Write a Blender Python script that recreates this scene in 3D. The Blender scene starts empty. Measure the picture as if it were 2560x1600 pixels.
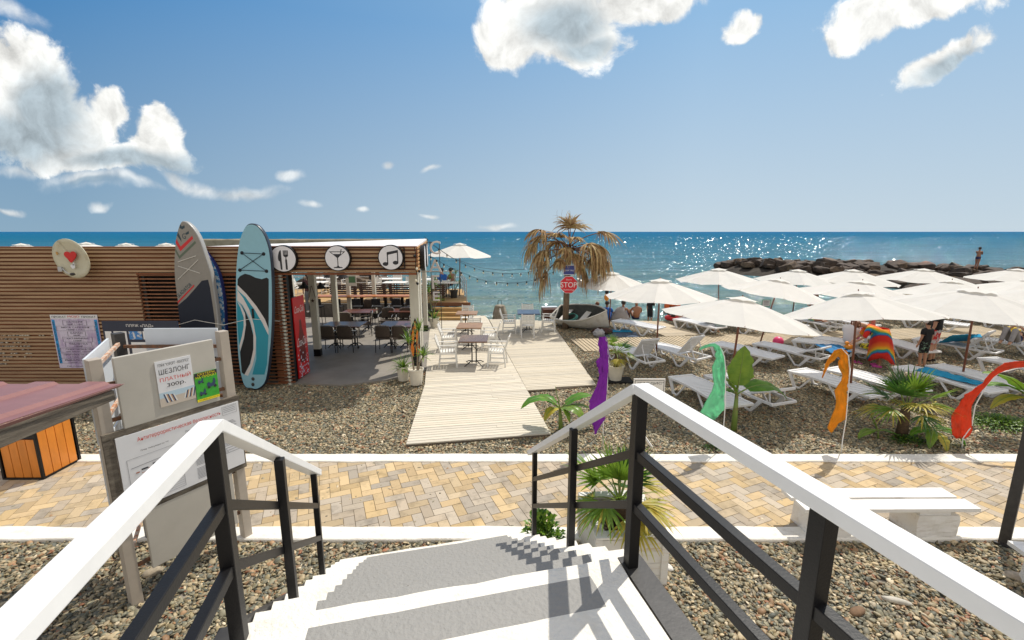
import bpy, math, random
from math import sin, cos, pi, radians, sqrt, atan2, atan
from mathutils import Vector, Matrix, noise
import numpy as np
R = random.Random(7)
V = Vector
scene = bpy.context.scene
COL = scene.collection
# ---------------------------------------------------------------- camera, world, sun, exposure
H = 3.8; F = 1144.0; CX = 1280.0; CY = 800.0
PITCH = atan(221 / F)
sP, cP = sin(PITCH), cos(PITCH)
cam = bpy.data.objects.new("camera", bpy.data.cameras.new("camera"))
COL.objects.link(cam)
cam.location = (0, 0, H)
cam.rotation_euler = (pi / 2 - PITCH, 0, 0)
cam.data.sensor_width = 36; cam.data.lens = F / 2560 * 36
cam.data.clip_start = 0.05; cam.data.clip_end = 40000
scene.camera = cam
SUN_AZ, SUN_EL = radians(42), radians(57)      # azimuth measured from +Y towards +X
sun = bpy.data.objects.new("sun", bpy.data.lights.new("sun", 'SUN'))
COL.objects.link(sun)
sun.data.energy = 3.7; sun.data.angle = radians(0.5); sun.data.color = (1, 0.94, 0.84)
sd = V((sin(SUN_AZ) * cos(SUN_EL), cos(SUN_AZ) * cos(SUN_EL), sin(SUN_EL)))
sun.rotation_euler = sd.to_track_quat('Z', 'Y').to_euler()
sun.location = (30, 30, 60)
vs = scene.view_settings
vs.view_transform = 'Standard'; vs.look = 'None'; vs.exposure = 0.13; vs.gamma = 1
scene.cycles.use_denoising = True
scene.cycles.max_bounces = 6
scene.cycles.sample_clamp_indirect = 6

def ray(u, v):
    a = (u - CX) / F; b = (v - CY) / F
    return V((a, cP - b * sP, -sP - b * cP))
def G(u, v, z=0.0):
    d = ray(u, v); t = (z - H) / d.z
    return V((d.x * t, d.y * t, z))
def D(u, v, Y):
    d = ray(u, v); t = Y / d.y
    return V((d.x * t, Y, H + d.z * t))
def PLN(u, v, p0, n):
    d = ray(u, v); t = (V(p0) - V((0, 0, H))).dot(n) / d.dot(n)
    return V((0, 0, H)) + d * t

# ---- sky: Nishita plus procedural clouds laid out by direction in the world
w = bpy.data.worlds.new("World"); scene.world = w; w.use_nodes = True
nt = w.node_tree; N = nt.nodes; L = nt.links
N.clear()
out = N.new('ShaderNodeOutputWorld'); bg = N.new('ShaderNodeBackground')
sky = N.new('ShaderNodeTexSky'); sky.sky_type = 'NISHITA'; sky.sun_disc = False
sky.sun_elevation = SUN_EL; sky.sun_rotation = SUN_AZ
sky.air_density = 1.0; sky.dust_density = 0.6; sky.ozone_density = 1.5; sky.altitude = 0
SKY_STR = 0.11
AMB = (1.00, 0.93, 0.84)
bg.inputs[1].default_value = SKY_STR
def wn(t, **k):
    n = N.new(t)
    for a, b in k.items(): setattr(n, a, b)
    return n
def mth(op, a, b=None, c=None, clamp=False, nodes=None, links=None):
    nodes = nodes or N; links = links or L
    n = nodes.new('ShaderNodeMath'); n.operation = op; n.use_clamp = clamp
    for i, x in enumerate((a, b, c)):
        if x is None: continue
        if isinstance(x, (int, float)): n.inputs[i].default_value = x
        else: links.new(x, n.inputs[i])
    return n.outputs[0]
tc = N.new('ShaderNodeTexCoord'); sx = N.new('ShaderNodeSeparateXYZ')
L.new(tc.outputs['Generated'], sx.inputs[0])
yy = mth('MAXIMUM', sx.outputs[1], 0.02)
px = mth('DIVIDE', sx.outputs[0], yy); pz = mth('DIVIDE', sx.outputs[2], yy)
cb = N.new('ShaderNodeCombineXYZ'); L.new(px, cb.inputs[0]); L.new(pz, cb.inputs[1])
def nz(scale, detail, rough, src, off=(0, 0, 0), dist=0.0):
    mp = N.new('ShaderNodeMapping'); mp.inputs['Location'].default_value = off
    L.new(src, mp.inputs[0])
    n = N.new('ShaderNodeTexNoise'); n.inputs['Scale'].default_value = scale
    n.inputs['Detail'].default_value = detail; n.inputs['Roughness'].default_value = rough
    n.inputs['Distortion'].default_value = dist
    L.new(mp.outputs[0], n.inputs['Vector']); return n
wob = nz(4.5, 3, 0.6, cb.outputs[0])
vsub = wn('ShaderNodeVectorMath', operation='SUBTRACT'); L.new(wob.outputs['Color'], vsub.inputs[0]); vsub.inputs[1].default_value = (.5, .5, .5)
vmul = wn('ShaderNodeVectorMath', operation='SCALE'); L.new(vsub.outputs[0], vmul.inputs[0]); vmul.inputs['Scale'].default_value = 0.10
vadd = wn('ShaderNodeVectorMath', operation='ADD'); L.new(cb.outputs[0], vadd.inputs[0]); L.new(vmul.outputs[0], vadd.inputs[1])
def pc(u, v):
    d = ray(u, v); return d.x / d.y, d.z / d.y
def blob(u, v, ru, rv, ang=0.0):
    x, z = pc(u, v)
    mp = N.new('ShaderNodeMapping'); mp.vector_type = 'TEXTURE'
    mp.inputs['Location'].default_value = (x, z, 0)
    mp.inputs['Rotation'].default_value = (0, 0, radians(ang))
    mp.inputs['Scale'].default_value = (ru / F, rv / F, 1)
    L.new(vadd.outputs[0], mp.inputs[0])
    ln = wn('ShaderNodeVectorMath', operation='LENGTH'); L.new(mp.outputs[0], ln.inputs[0])
    return mth('SUBTRACT', 1.0, ln.outputs['Value'])
def union(lst):
    o = blob(*lst[0])
    for e in lst[1:]:
        o = mth('SMOOTH_MAX', o, blob(*e), 0.25)
    return o
BIG = [(10, 180, 150, 110), (60, 300, 200, 110), (170, 330, 150, 85), (275, 275, 62, 78), (398, 318, 58, 82), (385, 370, 70, 50),
       (240, 395, 240, 42), (1370, 30, 155, 95), (1450, 95, 125, 80), (1270, 95, 90, 72), (1600, 5, 165, 55, 15),
       (1872, 62, 56, 46), (2290, 15, 230, 50, 12), (2150, 70, 105, 48, 15), (2360, 150, 150, 42, 32)]
SMALL = [(215, 447, 150, 36, -3), (330, 452, 90, 24, -8), (440, 440, 70, 30, -30), (600, 470, 140, 24, -6), (500, 458, 80, 26), (50, 420, 90, 20),
         (735, 441, 40, 18), (785, 513, 34, 14), (973, 404, 26, 11), (1088, 424, 30, 11), (1240, 555, 60, 11), (25, 518, 55, 13), (30, 25, 120, 40, -30), (250, 515, 40, 14), (905, 523, 24, 8), (1080, 541, 30, 8)]
f1 = nz(7.0, 9, 0.62, vadd.outputs[0], (3, 1, 0), 0.3)
f2 = nz(26.0, 9, 0.62, vadd.outputs[0], (1, 7, 0))
f1s = nz(7.0, 9, 0.62, vadd.outputs[0], (3.012, 1.026, 0), 0.3)
def dens(m, lo, hi, k):
    a = mth('MULTIPLY_ADD', mth('SUBTRACT', f1.outputs['Fac'], 0.5), k, m)
    a = mth('MULTIPLY_ADD', mth('SUBTRACT', f2.outputs['Fac'], 0.5), k * .55, a)
    mr = N.new('ShaderNodeMapRange'); mr.interpolation_type = 'SMOOTHSTEP'
    L.new(a, mr.inputs[0]); mr.inputs[1].default_value = lo; mr.inputs[2].default_value = hi
    return mr.outputs[0], a
dB, rawB = dens(union(BIG), 0.01, 0.32, 1.25)
dS, rawS = dens(union(SMALL), 0.10, 0.95, 1.25)
cov = mth('MAXIMUM', dB, mth('MULTIPLY', dS, 0.62), clamp=True)
front = mth('GREATER_THAN', sx.outputs[1], 0.05)
cov = mth('MULTIPLY', cov, front)
GREY = union([(40, 340, 190, 75), (330, 400, 200, 30), (120, 270, 90, 80), (1420, 60, 95, 55), (1460, 115, 75, 30), (2370, 165, 100, 26, 32), (220, 460, 120, 10)])
mg = N.new('ShaderNodeMapRange'); mg.interpolation_type = 'SMOOTHSTEP'
L.new(mth('MULTIPLY_ADD', mth('SUBTRACT', f1.outputs['Fac'], 0.5), 1.0, GREY), mg.inputs[0])
mg.inputs[1].default_value = -0.4; mg.inputs[2].default_value = 0.6
cmix = N.new('ShaderNodeMix'); cmix.data_type = 'RGBA'
L.new(mg.outputs[0], cmix.inputs[0])
k = 1 / SKY_STR
cmix.inputs[6].default_value = (0.90 * k, 0.90 * k, 0.87 * k, 1)
cmix.inputs[7].default_value = (0.43 * k, 0.51 * k, 0.56 * k, 1)
vary = mth('MULTIPLY_ADD', mth('SUBTRACT', f1.outputs['Fac'], f1s.outputs['Fac']), 1.9, 0.98)
cm2 = wn('ShaderNodeVectorMath', operation='SCALE'); L.new(cmix.outputs[2], cm2.inputs[0]); L.new(vary, cm2.inputs['Scale'])

# clear blue gradient, paler low over the sea and towards the sun
hz = N.new('ShaderNodeMapRange'); L.new(sx.outputs[2], hz.inputs[0])
hz.inputs[1].default_value = 0.0; hz.inputs[2].default_value = 0.37; hz.inputs[3].default_value = 1.0; hz.inputs[4].default_value = 0.0
azr = N.new('ShaderNodeMapRange'); L.new(px, azr.inputs[0]); azr.inputs[1].default_value = -0.95; azr.inputs[2].default_value = 0.38
def mixc(f, a, b):
    m_ = N.new('ShaderNodeMix'); m_.data_type = 'RGBA'; L.new(f, m_.inputs[0])
    for i_, c_ in ((6, a), (7, b)):
        if isinstance(c_, tuple): m_.inputs[i_].default_value = (c_[0] * k, c_[1] * k, c_[2] * k, 1)
        else: L.new(c_, m_.inputs[i_])
    return m_.outputs[2]
hor = mixc(azr.outputs[0], (0.245, 0.375, 0.49), (0.52, 0.62, 0.69))
upp = mixc(azr.outputs[0], (0.045, 0.205, 0.465), (0.27, 0.465, 0.70))
grad = mixc(hz.outputs[0], upp, hor)
vis = mixc(cov, grad, cm2.outputs[0])
# overhead and behind the camera: Nishita blue with bright cloud added as shadow fill
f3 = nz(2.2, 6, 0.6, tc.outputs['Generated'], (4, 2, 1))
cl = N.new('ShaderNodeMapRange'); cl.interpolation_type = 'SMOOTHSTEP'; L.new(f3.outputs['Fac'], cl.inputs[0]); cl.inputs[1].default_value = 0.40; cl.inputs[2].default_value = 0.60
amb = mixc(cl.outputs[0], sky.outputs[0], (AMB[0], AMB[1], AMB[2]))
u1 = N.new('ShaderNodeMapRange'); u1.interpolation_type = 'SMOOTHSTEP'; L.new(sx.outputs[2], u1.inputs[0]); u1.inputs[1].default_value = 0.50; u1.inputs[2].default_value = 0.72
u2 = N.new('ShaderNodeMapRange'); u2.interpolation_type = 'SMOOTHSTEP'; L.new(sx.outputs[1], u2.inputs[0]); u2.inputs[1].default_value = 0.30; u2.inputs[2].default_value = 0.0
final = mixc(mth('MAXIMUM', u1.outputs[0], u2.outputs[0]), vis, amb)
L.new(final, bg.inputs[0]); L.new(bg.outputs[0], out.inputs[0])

# ---------------------------------------------------------------- materials
MATS = {}
def mat(name, col, rough=0.6, var=0.0, scale=8.0, bump=0.0, bscale=None, metal=0.0, spec=0.5, col2=None, stretch=(1, 1, 1), trans=0.0, attr=None, detail=5, thr=None, bdist=0.01):
    if name in MATS: return MATS[name]
    m = bpy.data.materials.new(name); m.use_nodes = True
    n = m.node_tree.nodes; l = m.node_tree.links
    p = n['Principled BSDF']; o = n['Material Output']
    p.inputs['Roughness'].default_value = rough; p.inputs['Metallic'].default_value = metal
    p.inputs['Specular IOR Level'].default_value = spec
    p.inputs['Base Color'].default_value = (*col, 1)
    src = None
    t = n.new('ShaderNodeTexCoord'); mp = n.new('ShaderNodeMapping'); mp.inputs['Scale'].default_value = stretch
    l.new(t.outputs['Object'], mp.inputs[0])
    if attr:
        a = n.new('ShaderNodeAttribute'); a.attribute_name = attr; src = a.outputs['Color']
    if var > 0 or col2:
        nn = n.new('ShaderNodeTexNoise'); nn.inputs['Scale'].default_value = scale; nn.inputs['Detail'].default_value = detail
        nn.inputs['Roughness'].default_value = 0.65
        l.new(mp.outputs[0], nn.inputs['Vector'])
        mr = n.new('ShaderNodeMapRange'); l.new(nn.outputs['Fac'], mr.inputs[0])
        lo, hi = thr or (0.35, 0.65)
        mr.inputs[1].default_value = lo; mr.inputs[2].default_value = hi
        mx = n.new('ShaderNodeMix'); mx.data_type = 'RGBA'; l.new(mr.outputs[0], mx.inputs[0])
        c2 = col2 or tuple(c * (1 - var) for c in col)
        c1 = col
        if src is not None:
            mx.blend_type = 'MULTIPLY'; mx.inputs[7].default_value = (1 - var, 1 - var, 1 - var, 1); l.new(src, mx.inputs[6])
        else:
            mx.inputs[6].default_value = (*c1, 1); mx.inputs[7].default_value = (*c2, 1)
        src = mx.outputs[2]
    if src is not None: l.new(src, p.inputs['Base Color'])
    if bump > 0:
        nb = n.new('ShaderNodeTexNoise'); nb.inputs['Scale'].default_value = bscale or scale * 4; nb.inputs['Detail'].default_value = 4
        l.new(mp.outputs[0], nb.inputs['Vector'])
        bp = n.new('ShaderNodeBump'); bp.inputs['Strength'].default_value = min(1, bump); bp.inputs['Distance'].default_value = bdist
        l.new(nb.outputs['Fac'], bp.inputs['Height']); l.new(bp.outputs[0], p.inputs['Normal'])
    if trans > 0:
        tr = n.new('ShaderNodeBsdfTranslucent'); ms = n.new('ShaderNodeMixShader'); ms.inputs[0].default_value = trans
        if src is not None: l.new(src, tr.inputs[0])
        else: tr.inputs[0].default_value = (*col, 1)
        l.new(p.outputs[0], ms.inputs[1]); l.new(tr.outputs[0], ms.inputs[2]); l.new(ms.outputs[0], o.inputs[0])
    MATS[name] = m; return m

white_paint = mat('white_paint', (0.80, 0.79, 0.76), 0.45, col2=(0.72, 0.70, 0.66), scale=6, bump=0.15, bscale=60)
rail_white = mat('rail_white', (0.80, 0.80, 0.79), 0.35, var=0.05, scale=9, bump=.05)
stair_white = mat('stair_white', (0.80, 0.77, 0.70), 0.8, col2=(0.66, 0.60, 0.49), scale=5, bump=.9, bscale=45, thr=(.5, .85), detail=8, bdist=.011)
stair_grey = mat('stair_grey', (0.29, 0.283, 0.268), 0.7, col2=(0.28, 0.275, 0.26), scale=6, bump=.9, bscale=36, detail=8, bdist=.011)
kerb_white = mat('kerb_white', (0.80, 0.77, 0.70), 0.8, col2=(0.55, 0.50, 0.42), scale=9, bump=0.6, bscale=40, thr=(.52, .85), detail=8)
black_metal = mat('black_metal', (0.008, 0.0075, 0.008), 0.42, spec=.32, var=.2, scale=20, bump=.1, bscale=120)
dark_metal = mat('dark_metal', (0.045, 0.042, 0.040), 0.5, var=.3, scale=14, bump=.1)
wood_brown = mat('wood_brown', (0.20, 0.085, 0.04), 0.6, var=0.4, scale=10, stretch=(.3, 1, 6), bump=.2)
pole_brown = mat('pole_brown', (0.23, 0.075, 0.035), 0.45, var=0.35, scale=14, stretch=(4, 4, .4))
slat_light = mat('slat_light', (0.41, 0.27, 0.155), 0.8, col2=(0.22, 0.12, 0.06), scale=2.2, stretch=(.35, 3, 9), bump=.4, bscale=30, thr=(.42, .75), detail=9)
slat_dark = mat('slat_dark', (0.26, 0.085, 0.03), 0.8, col2=(0.12, 0.04, 0.018), scale=2.0, stretch=(.35, 3, 12), bump=.3, bscale=40, detail=8)
cream_paint = mat('cream_paint', (0.66, 0.63, 0.53), 0.55, var=0.12, scale=5, stretch=(2, 2, .3), bump=.15)
beige_metal = mat('beige_metal', (0.50, 0.47, 0.41), 0.45, var=.08, scale=3, bump=.05)
panel_white = mat('panel_white', (0.66, 0.70, 0.74), 0.4, var=.06, scale=3)
post_taupe = mat('post_taupe', (0.46, 0.40, 0.33), 0.5, var=.12, scale=5)
rust = mat('rust', (0.42, 0.15, 0.05), 0.8, col2=(0.62, 0.58, 0.50), scale=18, bump=.3)
rust_dark = mat('rust_dark', (0.10, 0.07, 0.05), 0.8, col2=(0.25, 0.10, 0.04), scale=20, bump=.3)
old_wood = mat('old_wood', (0.20, 0.17, 0.13), 0.85, col2=(0.07, 0.055, 0.04), scale=3, stretch=(5, .5, 9), bump=.6, bscale=30, detail=9)
pink_sheet = mat('pink_sheet', (0.26, 0.12, 0.112), 0.35, var=.12, scale=3, stretch=(1, 5, 1))
orange_wood = mat('orange_wood', (0.72, 0.24, 0.03), 0.4, var=.22, scale=3, stretch=(3, 3, .6))
paper_white = mat('paper_white', (0.74, 0.74, 0.75), 0.35, var=.03)
ink_black = mat('ink_black', (0.02, 0.02, 0.025), 0.5)
ink_grey = mat('ink_grey', (0.22, 0.22, 0.23), 0.6)
ink_red = mat('ink_red', (0.60, 0.04, 0.03), 0.5)
sign_white = mat('sign_white', (0.74, 0.73, 0.75), 0.4, var=.05, scale=4)
canvas = mat('canvas', (0.86, 0.845, 0.80), 0.85, var=.06, scale=3, bump=.15, bscale=300, trans=.34)
plastic_white = mat('plastic_white', (0.80, 0.80, 0.81), 0.35, var=.04, scale=6)
chair_white = mat('chair_white', (0.78, 0.765, 0.72), 0.5, var=.08, scale=8)
terracotta_pot = mat('pot_cream', (0.72, 0.67, 0.56), 0.5, var=.1, scale=6)
soil = mat('soil', (0.07, 0.05, 0.035), 0.95, var=.5, scale=25, bump=.8)
leaf_green = mat('leaf_green', (0.12, 0.24, 0.025), 0.35, col2=(0.22, 0.34, 0.035), scale=7, trans=.35, attr=None)
leaf_dark = mat('leaf_dark', (0.035, 0.10, 0.018), 0.4, col2=(0.06, 0.15, 0.022), scale=9, trans=.25)
leaf_yellow = mat('leaf_yellow', (0.52, 0.40, 0.05), 0.5, col2=(0.35, 0.34, 0.04), scale=9, trans=.3)
leaf_banana = mat('leaf_banana', (0.16, 0.36, 0.03), 0.32, col2=(0.06, 0.20, 0.015), scale=3, stretch=(1, 1, 1), trans=.4)
stem_green = mat('stem_green', (0.17, 0.25, 0.05), 0.5, col2=(0.20, 0.10, 0.04), scale=5, thr=(.5, .7))
palm_trunk = mat('palm_trunk', (0.07, 0.045, 0.028), 0.95, col2=(0.14, 0.09, 0.05), scale=20, bump=1, bscale=40, stretch=(1, 1, 3))
frond_dead = mat('frond_dead', (0.46, 0.29, 0.13), 0.75, col2=(0.24, 0.13, 0.055), scale=6, trans=.12)
frond_pale = mat('frond_pale', (0.60, 0.46, 0.23), 0.7, col2=(0.34, 0.25, 0.10), scale=7, trans=.15)
skin_mat = mat('skin', (0.50, 0.27, 0.17), 0.5, var=.08)
skin_tan = mat('skin_tan', (0.30, 0.135, 0.07), 0.5, var=.08)
hair_dark = mat('hair_dark', (0.025, 0.017, 0.012), 0.6)
hair_red = mat('hair_red', (0.16, 0.06, 0.025), 0.6)
cloth_black = mat('cloth_black', (0.010, 0.010, 0.012), 0.85)
cloth_blue = mat('cloth_blue', (0.02, 0.13, 0.50), 0.8, var=.2)
cloth_grey = mat('cloth_grey', (0.32, 0.30, 0.30), 0.85, var=.15)
cloth_white = mat('cloth_white', (0.74, 0.73, 0.74), 0.85, var=.06)
cloth_pink = mat('cloth_pink', (0.75, 0.10, 0.42), 0.8, var=.15)
cloth_red = mat('cloth_red', (0.60, 0.03, 0.03), 0.8, var=.2)
cloth_orange = mat('cloth_orange', (0.78, 0.15, 0.03), 0.5, var=.25, scale=10)
cloth_navy = mat('cloth_navy', (0.015, 0.02, 0.08), 0.8)
towel_cyan = mat('towel_cyan', (0.01, 0.32, 0.58), 0.9, var=.25, scale=16, bump=.5, bscale=50)
towel_blue = mat('towel_blue', (0.02, 0.20, 0.46), 0.9, var=.3, scale=14, bump=.5, bscale=50)
deck_wood = mat('deck_wood', (0.66, 0.60, 0.48), 0.75, attr='Col', var=.12, scale=3, stretch=(1, 12, 1), bump=.15, bscale=20)
deck_back = mat('deck_gap', (0.14, 0.11, 0.08), 0.9)
path_wood = mat('path_wood', (0.5, 0.4, 0.26), 0.8, attr='Col', var=.2, scale=3, bump=.15)
concrete = mat('concrete', (0.40, 0.385, 0.35), 0.85, var=.18, scale=3, bump=.3, bscale=30, detail=8)
concrete_old = mat('concrete_old', (0.33, 0.30, 0.24), 0.9, col2=(0.2, 0.17, 0.12), scale=5, bump=.8, bscale=20, detail=8)
terrace_wood = mat('terrace_wood', (0.50, 0.31, 0.12), 0.7, var=.3, scale=3, stretch=(.4, 8, 1), attr=None)
bench_dark = mat('bench_dark', (0.065, 0.030, 0.02), 0.5, var=.3)
table_red = mat('table_red', (0.15, 0.055, 0.035), 0.28, var=.3, scale=4)
table_bar = mat('table_bar', (0.50, 0.17, 0.04), 0.35, var=.3, scale=4, stretch=(.5, 4, 1))
wicker = mat('wicker', (0.085, 0.062, 0.045), 0.7, var=.3, scale=60, bump=.6, bscale=120)
chrome = mat('chrome', (0.55, 0.52, 0.48), 0.25, metal=.9)
galv = mat('galvanised', (0.50, 0.50, 0.50), 0.4, metal=.5, var=.15)
fridge_red = mat('fridge_red', (0.62, 0.008, 0.012), 0.3, var=.12, scale=3)
teal_board = mat('teal_board', (0.008, 0.25, 0.34), 0.4)
pale_blue = mat('pale_blue', (0.24, 0.46, 0.55), 0.4, var=.04)
board_grey = mat('board_grey', (0.26, 0.24, 0.21), 0.5, var=.08)
navy_pad = mat('navy_pad', (0.008, 0.012, 0.025), 0.7)
black_pad = mat('black_pad', (0.006, 0.006, 0.007), 0.7)
rope_white = mat('rope_white', (0.7, 0.68, 0.62), 0.8)
boulder_mat = mat('boulder', (0.085, 0.058, 0.04), 0.85, col2=(0.025, 0.018, 0.014), scale=2.2, bump=.9, bscale=6, detail=9)
boulder_tan = mat('boulder_tan', (0.17, 0.115, 0.07), 0.85, col2=(0.05, 0.036, 0.026), scale=2.0, bump=.9, bscale=6, detail=9)

# ---------------------------------------------------------------- mesh builder
class MB:
    def __init__(s): s.v = []; s.f = []; s.m = []; s.c = None
    def add(s, vs, fs, mi=0):
        o = len(s.v); s.v += [tuple(x) for x in vs]
        for f in fs: s.f.append(tuple(o + i for i in f)); s.m.append(mi)
    def box(s, c, size, rz=0.0, mi=0, rx=0.0, ry=0.0):
        a, b, d = size[0] / 2, size[1] / 2, size[2] / 2
        M = Matrix.Rotation(rz, 3, 'Z') @ Matrix.Rotation(ry, 3, 'Y') @ Matrix.Rotation(rx, 3, 'X')
        c = V(c)
        vs = [c + M @ V((i * a, j * b, k * d)) for k in (-1, 1) for j in (-1, 1) for i in (-1, 1)]
        s.add(vs, [(0, 2, 3, 1), (4, 5, 7, 6), (0, 1, 5, 4), (2, 6, 7, 3), (0, 4, 6, 2), (1, 3, 7, 5)], mi)
        return s
    def bx(s, x0, x1, y0, y1, z0, z1, mi=0):
        return s.box(((x0 + x1) / 2, (y0 + y1) / 2, (z0 + z1) / 2), (x1 - x0, y1 - y0, z1 - z0), 0, mi)
    def bar(s, p0, p1, w, h, mi=0, up=(0, 0, 1), w1=None, h1=None):
        p0, p1 = V(p0), V(p1); d = (p1 - p0)
        if d.length < 1e-6: return s
        d.normalize(); up = V(up)
        if abs(d.dot(up)) > .999: up = V((0, 1, 0))
        x = d.cross(up).normalized(); y = x.cross(d).normalized()
        w1 = w if w1 is None else w1; h1 = h if h1 is None else h1
        vs = []
        for p, ww, hh in ((p0, w, h), (p1, w1, h1)):
            for a, b in ((-1, -1), (1, -1), (1, 1), (-1, 1)):
                vs.append(p + x * a * ww / 2 + y * b * hh / 2)
        s.add(vs, [(0, 1, 2, 3), (7, 6, 5, 4), (0, 4, 5, 1), (1, 5, 6, 2), (2, 6, 7, 3), (3, 7, 4, 0)], mi)
        return s
    def tube(s, p0, p1, r0, r1=None, n=8, mi=0):
        return s.path([p0, p1], [r0, r0 if r1 is None else r1], n, mi)
    def path(s, pts, r, n=6, mi=0, caps=True):
        pts = [V(p) for p in pts]; k = len(pts)
        if isinstance(r, (int, float)): r = [r] * k
        o = len(s.v); prev = None
        for i, p in enumerate(pts):
            d = (pts[min(i + 1, k - 1)] - pts[max(i - 1, 0)])
            if d.length < 1e-9: d = V((0, 0, 1))
            d.normalize()
            if prev is None:
                a = V((1, 0, 0)) if abs(d.x) < .9 else V((0, 1, 0))
                x = (a - d * a.dot(d)).normalized()
            else:
                x = (prev - d * prev.dot(d))
                x = x.normalized() if x.length > 1e-6 else V((1, 0, 0))
            prev = x; y = d.cross(x)
            for j in range(n):
                t = 2 * pi * j / n
                s.v.append(tuple(p + x * cos(t) * r[i] + y * sin(t) * r[i]))
        for i in range(k - 1):
            for j in range(n):
                a = o + i * n + j; b = o + i * n + (j + 1) % n
                s.f.append((a, b, b + n, a + n)); s.m.append(mi)
        if caps:
            s.f.append(tuple(o + j for j in reversed(range(n)))); s.m.append(mi)
            s.f.append(tuple(o + (k - 1) * n + j for j in range(n))); s.m.append(mi)
        return s
    def lathe(s, prof, c=(0, 0, 0), n=18, mi=0, sx=1, sy=1):
        o = len(s.v)
        for r, z in prof:
            for j in range(n):
                t = 2 * pi * j / n
                s.v.append((c[0] + r * cos(t) * sx, c[1] + r * sin(t) * sy, c[2] + z))
        for i in range(len(prof) - 1):
            for j in range(n):
                a = o + i * n + j; b = o + i * n + (j + 1) % n
                s.f.append((a, b, b + n, a + n)); s.m.append(mi)
        s.f.append(tuple(o + j for j in reversed(range(n)))); s.m.append(mi)
        s.f.append(tuple(o + (len(prof) - 1) * n + j for j in range(n))); s.m.append(mi)
        return s
    def ell(s, c, r, n=10, k=6, mi=0, M=None):
        o = len(s.v); c = V(c)
        for i in range(k + 1):
            ph = -pi / 2 + pi * i / k
            for j in range(n):
                t = 2 * pi * j / n
                p = V((r[0] * cos(ph) * cos(t), r[1] * cos(ph) * sin(t), r[2] * sin(ph)))
                if M: p = M @ p
                s.v.append(tuple(c + p))
        for i in range(k):
            for j in range(n):
                a = o + i * n + j; b = o + i * n + (j + 1) % n
                s.f.append((a, b, b + n, a + n)); s.m.append(mi)
        return s
    def prism(s, poly, O, ex, ey, t, mi=0, off=0.0):
        """polygon (2D) in frame O,ex,ey, extruded by t along ex x ey, starting at off"""
        O, ex, ey = V(O), V(ex), V(ey); en = ex.cross(ey).normalized(); k = len(poly)
        ar = sum(poly[i][0] * poly[(i + 1) % k][1] - poly[(i + 1) % k][0] * poly[i][1] for i in range(k))
        if ar < 0: poly = poly[::-1]
        a = [O + ex * p[0] + ey * p[1] + en * off for p in poly]
        b = [p + en * t for p in a]
        s.add(a + b, [tuple(reversed(range(k))), tuple(range(k, 2 * k))] + [(i, (i + 1) % k, k + (i + 1) % k, k + i) for i in range(k)], mi)
        return s
    def grid(s, pts, mi=0, flip=False):
        nr, nc = len(pts), len(pts[0]); o = len(s.v)
        for r in pts: s.v += [tuple(p) for p in r]
        for i in range(nr - 1):
            for j in range(nc - 1):
                a = o + i * nc + j; q = (a, a + 1, a + nc + 1, a + nc)
                s.f.append(q[::-1] if flip else q); s.m.append(mi)
        return s
    def text(s, st, O, ex, ey, wd=None, ht=None, mi=0, off=0.003, shear=0.0, align='C', thick=0.0):
        """text mesh fitted to wd/ht, centred (or left) at O in frame ex,ey"""
        vs, fs = text_mesh(st)
        x0, x1 = min(p[0] for p in vs), max(p[0] for p in vs); y0, y1 = min(p[1] for p in vs), max(p[1] for p in vs)
        kx = wd / (x1 - x0) if wd else None; ky = ht / (y1 - y0) if ht else None
        kx = kx or ky; ky = ky or kx
        O, ex, ey = V(O), V(ex), V(ey); en = ex.cross(ey).normalized()
        ax = (x0 + x1) / 2 if align == 'C' else x0; ay = (y0 + y1) / 2
        s.add([O + ex * ((p[0] - ax) * kx + shear * (p[1] - ay) * ky) + ey * ((p[1] - ay) * ky) + en * off for p in vs], fs, mi)
        return s
    def obj(s, name, mats, parent=None, smooth=False, bevel=0.0, world=False, colors=None, autosm=None):
        me = bpy.data.meshes.new(name)
        vv = s.v
        if world and parent is not None:
            Mi = parent.matrix_basis.inverted(); vv = [tuple(Mi @ V(p)) for p in s.v]
        me.from_pydata(vv, [], s.f)
        if not isinstance(mats, (list, tuple)): mats = [mats]
        for m in mats: me.materials.append(m)
        me.polygons.foreach_set('material_index', s.m)
        if smooth: me.polygons.foreach_set('use_smooth', [True] * len(me.polygons))
        if colors is not None:
            ca = me.color_attributes.new('Col', 'FLOAT_COLOR', 'CORNER')
            arr = np.ones((len(me.loops), 4), dtype=np.float32); li = 0
            cc = np.array(colors, dtype=np.float32)
            tot = np.array([len(f) for f in s.f]); arr[:, :3] = np.repeat(cc, tot, axis=0)
            ca.data.foreach_set('color', arr.ravel())
        me.update()
        if smooth and autosm:
            try: me.set_sharp_from_angle(angle=radians(autosm))
            except Exception: pass
        o = bpy.data.objects.new(name, me); COL.objects.link(o)
        if parent is not None: o.parent = parent
        if bevel > 0:
            b = o.modifiers.new('b', 'BEVEL'); b.width = bevel; b.segments = 2; b.limit_method = 'ANGLE'
        return o
TXT = {}
def text_mesh(st):
    if st in TXT: return TXT[st]
    cu = bpy.data.curves.new('t', 'FONT'); cu.body = st; cu.size = 1; cu.resolution_u = 3
    ob = bpy.data.objects.new('t', cu); COL.objects.link(ob)
    bpy.context.view_layer.update()
    dg = bpy.context.evaluated_depsgraph_get()
    me = bpy.data.meshes.new_from_object(ob.evaluated_get(dg))
    vs = [(v.co.x, v.co.y) for v in me.vertices]; fs = [tuple(p.vertices) for p in me.polygons]
    bpy.data.objects.remove(ob); bpy.data.curves.remove(cu); bpy.data.meshes.remove(me)
    TXT[st] = (vs, fs); return TXT[st]

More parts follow.
